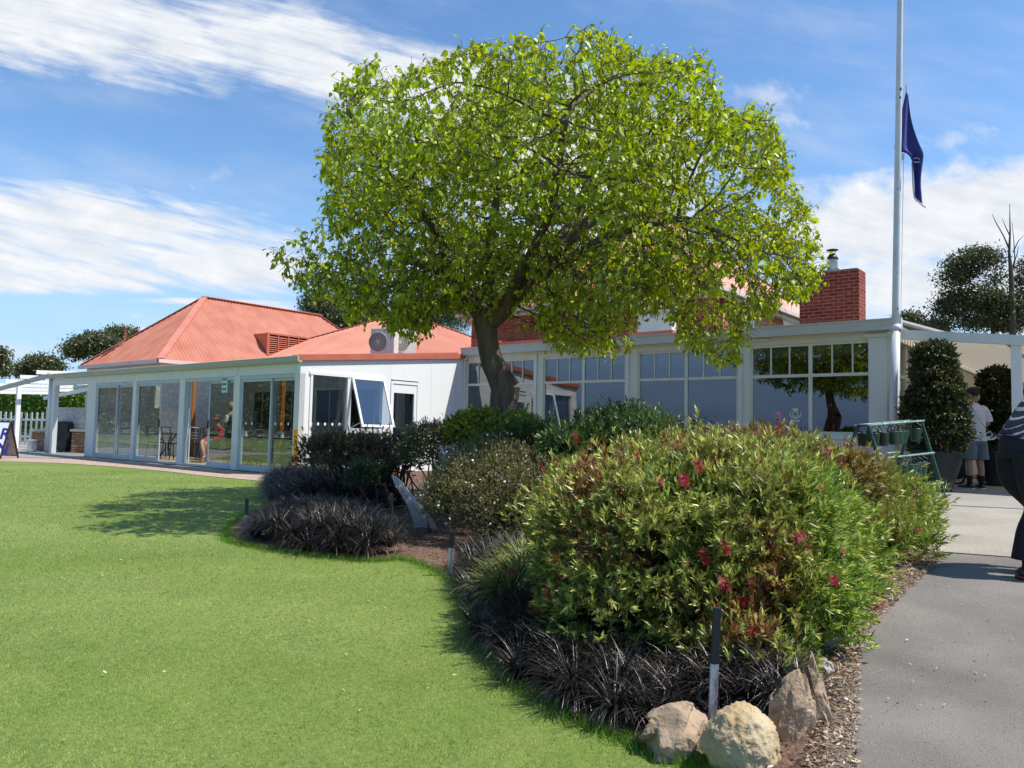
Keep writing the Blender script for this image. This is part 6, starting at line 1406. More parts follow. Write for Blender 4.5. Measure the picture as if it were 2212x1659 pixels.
# hedge of vines
ha, hb = at(-260, 880, D=41), at(190, 880, D=38); hz0, hz1 = 1.2, 2.0
def hedge():
    rng = np.random.default_rng(91); t = thing('hedge', 'bright green leafy hedge behind the picket fence', 'hedge', (*((ha+hb)/2)[:2], 0)); n = 26000
    f = rng.random(n); top = 2.75+.25*np.array([mnoise.noise(Vector((k*14, 1, 0))) for k in f])+.12*np.array([mnoise.noise(Vector((k*45, 3, 0))) for k in f]); z = rng.random(n)**.6*top
    dep = rng.random(n)**1.5*1.4; P = ha[None]*(1-f[:, None])+hb[None]*f[:, None]; P[:, 2] = z; P += FH*dep[:, None]+rng.normal(0, .08, (n, 3))
    D = unit(rng.normal(0, .6, (n, 3))-FH*.5+np.array([0, 0, -.3])); Nv = unit(rng.normal(0, .4, (n, 3))-FH*.5+np.array([0, 0, .7])); Ln = rng.uniform(.09, .18, n); V, F = leaves(P, D, Nv, Ln, Ln*.85, .12, .05, .45)
    npmesh('foliage', V, F, LEAF, t, lcol(np.repeat([[.15, .26, .035]], n, 0), n, rng, .25))
    b = MB(); 
    for k in range(14): p = ha+(hb-ha)*(k+.5)/14+FH*.7; b.tube([(p[0], p[1], -.1), (p[0]+.1, p[1], 1), (p[0]-.1, p[1], 2)], [.04, .03, .01], 5)
    b.build('stems', TWIG, t)
hedge()
# pergola
pg = thing('pergola', 'white slatted pergola at the far left beside the annex', 'pergola', (AX0-1.5, AY+.3, 0))
pA = at(107, 811, Y=AY+.02); pB = at(-70, 858, Y=AY+.9); b = MB(); b.bar(pA, pB, .06, .16); b.build('front_beam', GUT, pg)
pC = at(42, 829, D=float((pA*.6+pB*.4-CAMO)@FW)+.3); b = MB(); b.bar((pC[0], pC[1], 0), (pC[0], pC[1], pC[2]-.05), .14, .14, up=(0, 1, 0)); b.build('post', W_WHITE, pg)
b = MB(); dv = np.array([0, 3.2, .12])
for k in range(6): s = pA+(pB-pA)*(k+.2)/6+np.array([0, 0, .12]); b.bar(s-np.array([0, .3, 0]), s+dv, .05, .13)
b.each('slat', W_WHITE, pg)
b = MB(); s = pA+dv+np.array([0, -.2, -.02]); e2 = pB+dv+np.array([0, -.2, -.02]); b.bar(s, e2, .06, .16); b.build('rear_beam', W_WHITE, pg)
# white tub by the post
pt = at(69, 974, Z=0); tb = thing('white_tub', 'small white tub at the foot of the pergola post', 'tub', (pt[0], pt[1], 0)); b = MB(); b.lathe([(.12, 0), (.15, .02), (.15, .34), (.165, .35), (.165, .38), (.14, .38), (.135, .2)], (pt[0], pt[1], 0), 18); b.build('body', W_WHITE, tb, smooth=True)
# sandwich board
def board():
    a = at(-58, 990, Z=.02); D = float((a-CAMO)@FW); r = at(0, 991, D=D); l = a; W_ = float(np.linalg.norm((r-l)[:2])); H = .98; u = unit((r-l)*np.array([1, 1, 0])); v = np.array([-u[1], u[0], 0]); z = np.array([0, 0, 1.0])
    t = thing('sandwich_board', 'white sandwich board with big dark blue letters at the left edge', 'sandwich board', (*((l+r)/2)[:2], 0)); l = np.array([l[0], l[1], 0.02]); r = l+u*W_
    top = v*.35
    L_ = lambda s, f, k=0: l+u*W_*s+v*(.0+.35*f)*1+z*H*f-v*k
    Fm = mat('dark_red_brown_frame', (.04, .018, .016), .5); b = MB()
    b.bar(L_(0, 0), L_(0, 1), .035, .03, up=tuple(v)); b.bar(L_(1, 0), L_(1, 1), .035, .03, up=tuple(v)); b.bar(L_(0, 1), L_(1, 1), .035, .03); b.bar(L_(0, .07), L_(1, .07), .03, .03); b.build('front_frame', Fm, t)
    R2 = lambda s, f: l+u*W_*s+v*(.75-.38*f)+z*H*f
    b = MB(); b.bar(R2(0, 0), R2(0, 1), .035, .03, up=tuple(v)); b.bar(R2(1, 0), R2(1, 1), .035, .03, up=tuple(v)); b.bar(R2(0, 1), R2(1, 1), .035, .03); b.bar(R2(0, .07), R2(1, .07), .03, .03); b.build('rear_frame', Fm, t)
    n_ = unit(np.cross(u, v*.35+z*H)); 
    if n_@FH > 0: n_ = -n_
    def face(f0, f1, s0, s1, k): return [L_(s0, f0)+n_*k, L_(s1, f0)+n_*k, L_(s1, f1)+n_*k, L_(s0, f1)+n_*k]
    b = MB(); b.prism(face(.09, .98, .03, .97, .0), tuple(n_*.008)); b.build('front_panel', mat('white_board', (.78, .80, .80), .4), t)
    b = MB(); q = [R2(.03, .09), R2(.97, .09), R2(.97, .98), R2(.03, .98)]; b.prism(q, tuple(-n_*.008)); b.build('rear_panel', mat('grey_board', (.35, .32, .30), .6), t)
    up_ = unit(v*.35+z*H); rot = Matrix((tuple(u), tuple(up_), tuple(np.cross(u, up_)))).transposed(); BL = mat('royal_blue_print', (.03, .025, .22), .5)
    textmesh('BAR', .42, BL, t, tuple(L_(.56, .66)+n_*.010), rot, bold=.012); textmesh('OPEN', .40, BL, t, tuple(L_(.48, .26)+n_*.010), rot, bold=.012)
board()
b = MB()
# things seen through the leftmost doors
g0, g1 = at(226, 968, Y=11.6), at(262, 970, Y=11.9); g0[2] = g1[2] = .02
gt = fence(g0, np.array([g0[0]+1.25, g0[1]+.35, .02]), 1.05, 'short white picket gate seen through the leftmost sliding doors', 8, 'picket_gate', pw=.09, rail=(.25, .75))
b = MB(); b.box(g0[0]-.2, g0[0]-.04, g0[1]-.08, g0[1]+.08, .02, 1.1); b.build('gate_post', FENW, None).parent = None
for o in list(bpy.data.objects):
    if o.name.startswith('gate_post'): o.parent = gt; o.data.transform(Matrix.Translation(-gt.location))

# ---- cafe furniture inside the annex
def cafe_table(loc, rz, lab):
    t = thing('cafe_table', lab, 'table', (0, 0, 0), 0, 'round black cafe tables in the annex')
    b = MB(); b.lathe([(.38, .71), (.39, .72), (.39, .735), (.38, .74)], n=28); b.build('tabletop', BLACK, t, smooth=False)
    for k in range(3):
        a = 2*pi*k/3+.3; c, s = cos(a), sin(a); b = MB(); b.tube([(c*.32, s*.32, .70), (c*.22, s*.22, .60), (c*.06, s*.06, .42), (c*.05, s*.05, .30), (c*.15, s*.15, .12), (c*.30, s*.30, .02)], .018, 8); b.build('leg', BLACK, t, smooth=True)
    t.location = loc; t.rotation_euler.z = rz; return t
def cafe_chair(loc, rz, lab):
    t = thing('cafe_chair', lab, 'chair', (0, 0, 0), 0, 'black metal cafe chairs in the annex')
    b = MB(); b.prism([(.2*cos(a)*(1.0 if sin(a) < 0 else 1.0), .2*sin(a), .44) for a in np.linspace(0, 2*pi, 18, endpoint=False)], (0, 0, .03)); b.build('seat', BLACK, t)
    for s in (-1, 1):
        b = MB(); b.tube([(s*.17, .16, .45), (s*.19, .21, 0)], .013, 6); b.build('leg', BLACK, t)
        b = MB(); b.tube([(s*.19, -.24, 0), (s*.17, -.17, .45), (s*.18, -.20, .68), (s*.19, -.25, .92)], .013, 6); b.build('leg', BLACK, t)
    b = MB(); b.tube([(-.20, -.25, .92), (0, -.29, .935), (.20, -.25, .92)], .017, 6)
    for z in (.62, .70, .78): b.tube([(-.185, -.21-(z-.62)*.15, z), (0, -.235-(z-.62)*.15, z), (.185, -.21-(z-.62)*.15, z)], .006, 5)
    b.build('backrest', BLACK, t); t.location = loc; t.rotation_euler.z = rz; return t
T0 = None; C0 = None
tabs = [(362, 11.5, 'round cafe table in the open doorway left of the door post'), (470, 12.0, 'round cafe table beside the seated woman in red'), (540, 11.4, 'cafe table behind the fourth pair of doors'), (612, 11.3, 'cafe table with a card nearest the annex corner'), (690, 12.6, 'cafe table behind the tall side window')]
for i, (px, Y, lab) in enumerate(tabs):
    c = at(px, 960, Y=Y); l = (c[0], Y, .02)
    if T0 is None: T0 = cafe_table(l, 0, lab)
    else: dup(T0, l, i*.7, lab)
chs = [(338, 11.3, -1.4, 'black cafe chair left of the table in the open doorway'), (372, 11.1, .2, 'black cafe chair turned away in the open doorway'), (409, 11.5, 1.2, 'black cafe chair with its ladder back to the door post'), (428, 11.9, 1.9, 'black cafe chair beside the white brick wall in the open bay'), (462, 11.6, .3, 'black cafe chair under the woman in red'), (520, 11.6, -1.2, 'cafe chair left of the table in the fourth bay'), (560, 11.6, 1.5, 'cafe chair right of the table in the fourth bay'), (590, 11.5, -1.3, 'cafe chair left of the corner table'), (628, 11.8, .9, 'cafe chair tucked at the corner table'), (680, 12.2, .4, 'cafe chair behind the tall side window'), (712, 12.5, -.4, 'second cafe chair behind the tall side window'), (862, 13.0, 1.6, 'cafe chair behind the glazed side door')]
for i, (px, Y, r, lab) in enumerate(chs):
    c = at(px, 965, Y=Y); l = (c[0], Y, .02)
    if C0 is None: C0 = cafe_chair(l, r, lab)
    else: dup(C0, l, r, lab)
for px, py, Y, lab in ((606, 923, 11.3, 'white folded card standing on the corner cafe table'), (528, 923, 11.4, 'white folded card standing on the fourth bay table')):
    c = at(px, py, Y=Y); t = thing('table_card', lab, 'card', (c[0], Y, .76)); b = MB(); b.prism([(c[0]-.11, Y-.05, .76), (c[0]-.11, Y, .92), (c[0]-.11, Y+.05, .76)], (.22, 0, 0)); b.build('card', W_WHITE, t)
    b = MB(); b.add([(c[0]-.05, Y-.045, .79), (c[0]+.05, Y-.045, .79), (c[0], Y-.022, .865)], [(0, 1, 2)]); b.build('print', mat('dark_green_print', (.03, .08, .05), .7), t)

# ---- plant guard of white mesh in the bed
def guard():
    D = 8.3; t = thing('mesh_guard', 'torn white wire mesh tree guard standing in the bark', 'plant guard', gp(888, 1150)); m = mat('white_mesh_wire', (.62, .62, .60), .5)
    def S(a, h): # a across, h height -> bent sheet
        px = 893-46*h+a*(30+22*(1-h))+5*sin(h*5); py = 1142-h*(114-18*a)-a*4
        return at(px, py, D=D)+FH*(.12*sin(a*4+.6)+.05*h)
    b = MB(); na, nh = 15, 17
    for i in range(na+1): b.tube([S(i/na, j/12) for j in range(13)], .0028, 4)
    for j in range(nh+1): b.tube([S(i/10, j/nh) for i in range(11)], .0028, 4)
    b.build('mesh', m, t)
    b = MB(); rows = [[S(.02+.28*f, j/10)+FH*.01 for f in (0, .5, 1)] for j in range(11)]
    b.add([p for r in rows for p in r], [(j*3+k, j*3+k+1, (j+1)*3+k+1, (j+1)*3+k) for j in range(10) for k in range(2)]); b.build('corrugated_strip', mat('white_plastic_strip', (.58, .58, .56), .5, (.5, .5, .48), 8), t)
    for px in (848, 928):
        b = MB(); p0 = at(px, 1155, D=D-.02); p1 = at(px-3, 1065, D=D-.02); b.bar(p0, p1, .03, .03, up=(0, 1, 0)); b.build('peg', mat('grey_peg', (.10, .08, .06), .9), t)
guard()
# fallen bare branches lying in the bed
def fallen():
    rng = np.random.default_rng(5); p0 = gp(800, 1110); t = thing('fallen_branches', 'tangle of bare grey branches lying between the black grass mounds', 'branches', p0); b = MB()
    for k in range(46):
        p = gp(rng.uniform(740, 900), rng.uniform(1085, 1140)); a = rng.uniform(0, 6.28); L_ = rng.uniform(.2, .7); e = p+np.array([cos(a)*L_, sin(a)*L_, rng.uniform(.02, .28)]); m = (p+e)/2+np.array([rng.normal(0, .04), rng.normal(0, .04), .05]); b.tube([p, m, e], [.008, .006, .003], 5)
    b.build('branches', mat('grey_twigs', (.16, .13, .11), .9, (.10, .08, .06), 8), t)
fallen()
# joint shadow on the concrete, painted as a dark strip
GRV = mat('joint_shadow', (.10, .10, .10), .6)
b = MB(); A = gp(2040, 1093); B_ = gp(2230, 1103); b.prism([A+np.array([0, 0, .012]), B_+np.array([0, 0, .012]), B_+np.array([0, .05, .012]), A+np.array([0, .05, .012])], (0, 0, .004)); tag(b.build('joint_shadow', GRV), 'thin dark painted joint shadow crossing the concrete in front of the man', 'joint shadow')

# ================================================================== PEOPLE
SKIN = mat('tanned_skin', (.46, .24, .16), .55, (.42, .21, .14), 6); HAIRD = mat('dark_hair', (.02, .014, .01), .6)
def skinmesh(name, nodes, edges, m, parent, sub=1, root=0):
    """nodes: list of ((x,y,z), rx, ry); grown with a Skin modifier, stored as plain mesh"""
    me = bpy.data.meshes.new(name); me.from_pydata([n[0] for n in nodes], edges, []); o = bpy.data.objects.new(name, me); COL.objects.link(o)
    md = o.modifiers.new('k', 'SKIN'); md.use_smooth_shade = True; md.branch_smoothing = .6
    for i, n in enumerate(nodes):
        sv = me.skin_vertices[0].data[i]; sv.radius = (n[1], n[2] if len(n) > 2 else n[1]); sv.use_root = (i == root)
    s = o.modifiers.new('s', 'SUBSURF'); s.levels = s.render_levels = sub
    bpy.context.view_layer.update(); ev = o.evaluated_get(bpy.context.evaluated_depsgraph_get()); nm = bpy.data.meshes.new_from_object(ev); bpy.data.objects.remove(o); bpy.data.meshes.remove(me)
    nm.materials.clear(); nm.materials.append(m); nm.name = name; r = bpy.data.objects.new(name, nm); COL.objects.link(r); r.parent = parent; nm.polygons.foreach_set('use_smooth', [True]*len(nm.polygons)); return r
def local(name, mb, m, parent, smooth=True, bevel=0):
    o = mb.build(name, m, None, smooth, bevel); o.parent = parent; return o
def chain(ns, es, start, pts):
    i = start
    for p in pts: ns.append(p); es.append((i, len(ns)-1)); i = len(ns)-1
    return i
def hand(ns, es, w, d, side, curl=.5, up=Vector((0, 0, 1)), sc=1.0):
    """palm and five fingers from wrist index w along d; side: direction of the thumb"""
    W = Vector(ns[w][0]); d = Vector(d).normalized(); th = Vector(side).normalized(); th = (th-d*th.dot(d)).normalized(); n = d.cross(th)
    p = chain(ns, es, w, [(tuple(W+d*.045*sc), .032*sc, .016*sc), (tuple(W+d*.085*sc), .036*sc, .015*sc)])
    for k, L in enumerate((.070, .080, .075, .060)):
        o = (1.5-k)*.019*sc; b = W+d*.092*sc+th*o; c1 = (d*cos(curl)+n*sin(curl)).normalized(); c2 = (d*cos(curl*2.2)+n*sin(curl*2.2)).normalized()
        chain(ns, es, p, [(tuple(b), .0095*sc), (tuple(b+c1*L*.5*sc), .0085*sc), (tuple(b+c1*L*.5*sc+c2*L*.5*sc), .0065*sc)])
    t0 = W+d*.03*sc+th*.03*sc; chain(ns, es, w+0, [(tuple(t0), .0115*sc), (tuple(t0+(th*.6+d*.8)*.035*sc), .010*sc), (tuple(t0+(th*.35+d+n*curl*.5)*.062*sc), .008*sc)])
def N3(*a): return [(tuple(x[0]), *x[1:]) for x in a]
def head(par, c, r, yaw, skin, face=True, tilt=0):
    """skull, jaw, nose, ears, eyes and mouth; c centre, facing +Y turned by yaw"""
    R_ = Matrix.Rotation(yaw, 3, 'Z') @ Matrix.Rotation(tilt, 3, 'X'); c = Vector(c); bm = bmesh.new(); bmesh.ops.create_icosphere(bm, subdivisions=4, radius=1)
    for v in bm.verts:
        x, y, z = v.co; w = .80-.16*max(0, -z)-.05*max(0, y); yy = y*.96+(.06 if z < 0 else 0)*y; 
        if z < -.35 and y > 0: w *= .92
        nose = max(0, 1-((x/.16)**2+((z+.12)/.24)**2))*(1 if y > 0 else 0); brow = max(0, 1-((x/.6)**2+((z-.16)/.12)**2))*(1 if y > 0 else 0); eye = max(0, 1-(((abs(x)-.34)/.18)**2+((z-.02)/.12)**2))*(1 if y > 0 else 0); mo = max(0, 1-((x/.3)**2+((z+.52)/.08)**2))*(1 if y > 0 else 0)
        ear = max(0, 1-((y/.18)**2+((z+.05)/.26)**2)); x2 = x*w*(1+.16*ear)
        v.co = Vector((x2, yy+.22*nose+.05*brow-.08*eye-.03*mo, z*1.12-.05))*r
        v.co = R_ @ v.co+c
    me = bpy.data.meshes.new('head'); bm.to_mesh(me); bm.free(); me.materials.append(skin); o = bpy.data.objects.new('head', me); COL.objects.link(o); o.parent = par; me.polygons.foreach_set('use_smooth', [True]*len(me.polygons))
    return o, R_, c
def shell(name, par, R_, c, r, m, cond, k=1.06):
    bm = bmesh.new(); bmesh.ops.create_icosphere(bm, subdivisions=4, radius=1)
    bmesh.ops.delete(bm, geom=[v for v in bm.verts if not cond(*v.co)], context='VERTS')
    for v in bm.verts:
        x, y, z = v.co; v.co = R_ @ (Vector((x*.80, y*.96, z*1.12-.05))*r*k*(1+.02*sin(x*30)*sin(z*23)))+c
    me = bpy.data.meshes.new(name); bm.to_mesh(me); bm.free(); me.materials.append(m); o = bpy.data.objects.new(name, me); COL.objects.link(o); o.parent = par; me.polygons.foreach_set('use_smooth', [True]*len(me.polygons)); md = o.modifiers.new('s', 'SOLIDIFY'); md.thickness = .006; return o
def shoe(par, c, yaw, m, sole, L=.29):
    R_ = Matrix.Rotation(yaw, 3, 'Z'); c = Vector(c)
    for nm, mm, pr in (('shoe', m, [(.0, .036, .05), (.05, .043, .085), (.10, .044, .075), (.17, .046, .058), (.23, .046, .045), (.275, .036, .032)]), ('sole', sole, [(-.01, .036, .026), (.06, .044, .026), (.12, .042, .024), (.19, .050, .024), (.25, .046, .024), (.288, .032, .022)])):
        vs = []; n = 10
        for (y, w, h) in pr:
            for k in range(n): a = 2*pi*k/n; z = (.018 if nm == 'shoe' else 0)+max(0, (sin(a)*.5+.5))*h; vs.append(c+R_ @ Vector((cos(a)*w, y-.07, z)))
        b = MB(); b.add(vs, [(i*n+k, i*n+(k+1) % n, (i+1)*n+(k+1) % n, (i+1)*n+k) for i in range(len(pr)-1) for k in range(n)]+[tuple(range(n-1, -1, -1)), tuple((len(pr)-1)*n+k for k in range(n))]); local(nm, b, mm, par)

def loft(name, parts, m, parent, n=20, fold=.006, seed=0):
    """parts: list of limbs, each a list of (x, y, z, rx, ry): clean hems, soft folds"""
    b = MB()
    for limb in parts:
        P = [Vector(q[:3]) for q in limb]; K = 6; pts = []; rr = []
        for i in range(len(P)-1):
            a, bb, c, d = P[max(i-1, 0)], P[i], P[i+1], P[min(i+2, len(P)-1)]; ra, rb = limb[i][3:5], limb[i+1][3:5]
            for t in np.linspace(0, 1, K, endpoint=(i == len(P)-2)):
                t = float(t); pts.append(.5*((2*bb)+(-a+c)*t+(2*a-5*bb+4*c-d)*t*t+(-a+3*bb-3*c+d)*t**3)); e = t*t*(3-2*t); rr.append((ra[0]+(rb[0]-ra[0])*e, ra[1]+(rb[1]-ra[1])*e))
        vs = []
        for i, p in enumerate(pts):
            d = (pts[min(i+1, len(pts)-1)]-pts[max(i-1, 0)]).normalized(); y = Vector((0, 1, 0)); s = y.cross(d); s = s.normalized() if s.length > .2 else Vector((1, 0, 0)); y = d.cross(s)
            for k in range(n):
                a = 2*pi*k/n; f = 1+fold*18*mnoise.noise(Vector((p.x*7+cos(a)*1.3+seed, p.y*7+sin(a)*1.3, p.z*5+d.z)))*.5; vs.append(p+s*cos(a)*rr[i][0]*f+y*sin(a)*rr[i][1]*f)
        m_ = len(pts); b.add(vs, [(i*n+k, i*n+(k+1) % n, (i+1)*n+(k+1) % n, (i+1)*n+k) for i in range(m_-1) for k in range(n)]+[tuple(range(n-1, -1, -1)), tuple((m_-1)*n+k for k in range(n))])
    return local(name, b, m, parent, True)
# ---- man in a cap, back to us
def man():
    base = at(2106, 1056, Z=.205); t = thing('person', 'man seen from behind in black cap, white polo shirt and grey shorts', 'person', (base[0], base[1], .20), -YAW*-1+radians(28)*1)
    t.rotation_euler.z = YAW*-1+radians(14)
    s = 1.0; ns = [((0, 0, .96), .135, .105)]; es = []
    ch = chain(ns, es, 0, [((0, .0, 1.12), .12, .09), ((0, -.01, 1.30), .13, .09), ((0, -.01, 1.41), .11, .07)]); chain(ns, es, ch, [((.0, .0, 1.53), .058, .06), ((.0, .015, 1.60), .055, .06)])
    chain(ns, es, 0, [((-.10, 0, .86), .092, .095), ((-.115, .01, .50), .060, .064), ((-.12, -.015, .36), .058, .062), ((-.125, -.01, .10), .036, .04)])
    chain(ns, es, 0, [((.10, .0, .86), .092, .095), ((.12, .01, .50), .060, .064), ((.13, -.015, .36), .058, .062), ((.135, -.01, .10), .036, .04)])
    wl = chain(ns, es, ch, [((-.20, 0, 1.43), .060, .055), ((-.27, .04, 1.17), .044), ((-.20, .24, 1.08), .032)])
    wr = chain(ns, es, ch, [((.20, 0, 1.43), .060, .055), ((.30, -.02, 1.18), .050), ((.235, .16, 1.10), .040), ((.14, .27, 1.10), .030)])
    hand(ns, es, wl, (.5, .8, 0), (0, 0, 1), .7); hand(ns, es, wr, (-.7, .6, 0), (0, 0, 1), .7)
    skinmesh('body', ns, es, SKIN, t, 1)
    # shirt
    loft('polo_shirt', [[(0, 0, .86, .215, .16), (0, 0, 1.05, .205, .155), (0, -.01, 1.28, .215, .15), (0, -.01, 1.40, .20, .13), (0, 0, 1.48, .125, .10), (0, .005, 1.54, .075, .07)],
        [(-.12, 0, 1.44, .07, .09), (-.21, 0, 1.42, .085, .09), (-.262, .01, 1.30, .088, .092), (-.28, .02, 1.21, .085, .09)], [(.12, 0, 1.44, .07, .09), (.21, 0, 1.42, .085, .09), (.27, 0, 1.30, .088, .092), (.292, -.01, 1.21, .085, .09)]], mat('white_polo', (.66, .66, .69), .85, (.60, .60, .64), 5, bump=.3, bscale=14), t, fold=.010, seed=3)
    b = MB(); b.tube([(.066*cos(a), .01+.062*sin(a), 1.545+.01*sin(a)) for a in np.linspace(0, 2*pi, 16, endpoint=False)], .018, 8, closed=True); local('collar', b, mat('grey_collar', (.5, .51, .53), .8), t)
    loft('shorts', [[(0, 0, 1.0, .17, .14), (0, 0, .90, .205, .16), (0, 0, .80, .21, .16)], [(-.10, 0, .86, .11, .14), (-.118, 0, .72, .125, .145), (-.13, 0, .535, .128, .145)], [(.10, 0, .86, .11, .14), (.118, 0, .72, .125, .145), (.138, 0, .535, .128, .145)]], mat('slate_grey_shorts', (.15, .18, .21), .8, (.12, .15, .175), 4, bump=.2), t, fold=.009, seed=8)
    for x, y in ((-.125, -.01), (.135, -.01)):
        b = MB(); b.tube([(x, y, .06), (x, y, .12), (x*.99, y-.002, .20), (x*.985, y-.005, .245)], [.046, .044, .050, .054], 12); local('sock', b, mat('black_sock', (.012, .012, .014), .9), t)
        shoe(t, (x, y, 0), (.25 if x < 0 else -.35), mat('black_trainer', (.03, .03, .034), .5), mat('white_sole', (.7, .7, .7), .5))
    o, R_, c = head(t, (0, .03, 1.69), .126, radians(25), SKIN)
    shell('hair', t, R_, c, .126, HAIRD, lambda x, y, z: z > -.25 and y < .3 and not z > .5, 1.03)
    cap = mat('black_cap', (.014, .013, .015), .8); shell('cap', t, R_, c+Vector((0, 0, .008)), .126, cap, lambda x, y, z: z > .02, 1.10)
    b = MB(); pts = [c+R_ @ Vector((.09*cos(a), .08+.13*sin(a), .03-.03*sin(a))) for a in np.linspace(0, pi, 12)]; b.prism(pts, (0, 0, .008)); local('cap_brim', b, cap, t, False)
    return t
M_ = man()
mb_ = Vector(M_.location)
# putter resting against him
def clubs():
    p = lambda x, y, d=0: at(x, y, D=float((np.array(M_.location)-CAMO)@FW)-.25+d)
    t = thing('golf_club', 'putter with white head leaning past the elbow of the man in the cap', 'golf club', tuple(p(2140, 935)))
    b = MB(); b.tube([p(2087, 862), p(2102, 886)], [.017, .014], 10); b.build('grip', mat('patterned_grip', (.05, .09, .06), .7, (.3, .3, .3), 40), t, smooth=True)
    b = MB(); b.tube([p(2102, 886), p(2120, 912), p(2137, 935)], .0065, 6); b.build('shaft', mat('chrome_shaft', (.5, .5, .52), .25, metal=1), t, smooth=True)
    b = MB(); b.tube([p(2125, 944), p(2131, 936), p(2139, 932), p(2144, 938), p(2138, 945)], .010, 8); b.prism([p(2120, 946), p(2152, 939), p(2154, 944), p(2148, 950), p(2122, 952)], tuple(FH*.05)); b.build('club_head', mat('white_putter_head', (.65, .66, .66), .35), t, bevel=.003)
    b = MB(); b.prism([p(2136, 941), p(2151, 934), p(2155, 941), p(2140, 949)], tuple(FH*.04-UP*0)); b.build('insert', BLACK, t)
    t = thing('golf_club', 'black club head raised just right of the cap', 'golf club', tuple(p(2105, 845, .4))); b = MB(); b.tube([p(2092, 842, .4), p(2105, 839, .4), p(2118, 838, .4)], [.022, .032, .02], 8); b.tube([p(2098, 846, .4), p(2104, 852, .4), p(2110, 850, .4)], .018, 8); b.build('club_head', BLACK, t, smooth=True)
    b = MB(); b.tube([p(2096, 846, .4), p(2090, 900, .4), p(2084, 1000, .4)], .007, 6); b.build('shaft', BLACK, t)
clubs()
# golf buggy: two wheels, axle, frame, green bag
def trolley():
    c = at(2098, 1050, Z=.2); D = float((c-CAMO)@FW)+.45; o = at(2098, 1045, D=D); t = thing('golf_trolley', 'golf trolley with dark green bag standing behind the man in the cap', 'golf trolley', (o[0], o[1], .2)); u, v = RH, FH; z = np.array([0, 0, 1.])
    rim = mat('silver_wheel_rim', (.5, .5, .5), .35, metal=.6)
    for s in (-.30, .30):
        q = np.array([o[0], o[1], .2])+u*s*.9+z*.14; b = MB(); ax = unit(u*.8+v*.6); w = np.cross(ax, z); b.tube([q+w*.13*cos(a)+z*.13*sin(a) for a in np.linspace(0, 2*pi, 24, endpoint=False)], .02, 8, closed=True); wh = b.build('wheel', RUBBER, t, smooth=True)
        b = MB(); b.tube([q-ax*.012+w*.105*cos(a)+z*.105*sin(a) for a in np.linspace(0, 2*pi, 24, endpoint=False)], .010, 6, closed=True)
        for k in range(5): a = 2*pi*k/5; b.bar(q, q+w*.1*cos(a)+z*.1*sin(a), .02, .012)
        b.build('rim', rim, wh, smooth=True)
    b = MB(); q = np.array([o[0], o[1], .2]); b.tube([q-u*.28+z*.14, q+u*.28+z*.14], .012, 6); b.tube([q+z*.14, q+v*.2+z*.75, q+v*.1+z*1.05], .014, 6); b.build('frame', BLACK, t)
    b = MB(); b.tube([q+z*.12-u*.2, q+z*.5-u*.26, q+z*.85-u*.32, q+z*.95-u*.34], [.10, .12, .125, .13], 14); b.build('bag', mat('dark_green_bag', (.008, .04, .035), .6), t, smooth=True)
trolley()
# legs of a second golfer behind
def golfer2():
    c = at(2136, 1049, Z=.2); D = float((c-CAMO)@FW)+.7; o = at(2136, 1040, D=D); t = thing('person', 'person in dark navy clothes and grey trainers hidden behind the man in the cap', 'person', (o[0], o[1], .2), YAW*-1+radians(-70)); NV = mat('navy_trousers', (.012, .015, .03), .8)
    ns = [((0, 0, .95), .13, .10)]; es = []; c1 = chain(ns, es, 0, [((0, 0, 1.1), .13, .10), ((0, 0, 1.28), .15, .10), ((0, 0, 1.40), .13, .08)]); chain(ns, es, c1, [((0, 0, 1.5), .055), ((0, .01, 1.57), .05)])
    for s in (-1, 1):
        chain(ns, es, 0, [((s*.10, 0, .85), .09), ((s*.11, .02, .48), .06), ((s*.115, 0, .10), .04)]); w = chain(ns, es, c1, [((s*.19, 0, 1.39), .055), ((s*.22, .05, 1.12), .042), ((s*.12, .22, 1.0), .03)]); hand(ns, es, w, (-s*.4, .8, -.2), (0, 0, 1), .6)
    skinmesh('body', ns, es, SKIN, t, 1)
    ns = [((0, 0, .95), .15, .12)]; es = []
    for s in (-1, 1): chain(ns, es, 0, [((s*.10, 0, .82), .11), ((s*.11, .02, .48), .078), ((s*.115, 0, .07), .062)])
    skinmesh('trousers', ns, es, NV, t, 2)
    ns = [((0, 0, .92), .165, .13)]; es = []; c1 = chain(ns, es, 0, [((0, 0, 1.15), .165, .125), ((0, 0, 1.38), .155, .10)]); chain(ns, es, c1, [((0, 0, 1.46), .075)])
    for s in (-1, 1): chain(ns, es, c1, [((s*.19, 0, 1.39), .07), ((s*.22, .05, 1.14), .058), ((s*.13, .20, 1.01), .045)])
    skinmesh('jacket', ns, es, NV, t, 2)
    for s in (-1, 1): shoe(t, (s*.115, 0, 0), -s*.2, mat('grey_trainer', (.12, .13, .16), .5), mat('white_sole', (.7, .7, .7), .5))
    o, R_, c = head(t, (0, .03, 1.65), .113, 0, SKIN); shell('hair', t, R_, c, .113, HAIRD, lambda x, y, z: z > -.1 and (y < .3 or z > .5), 1.06)
golfer2()
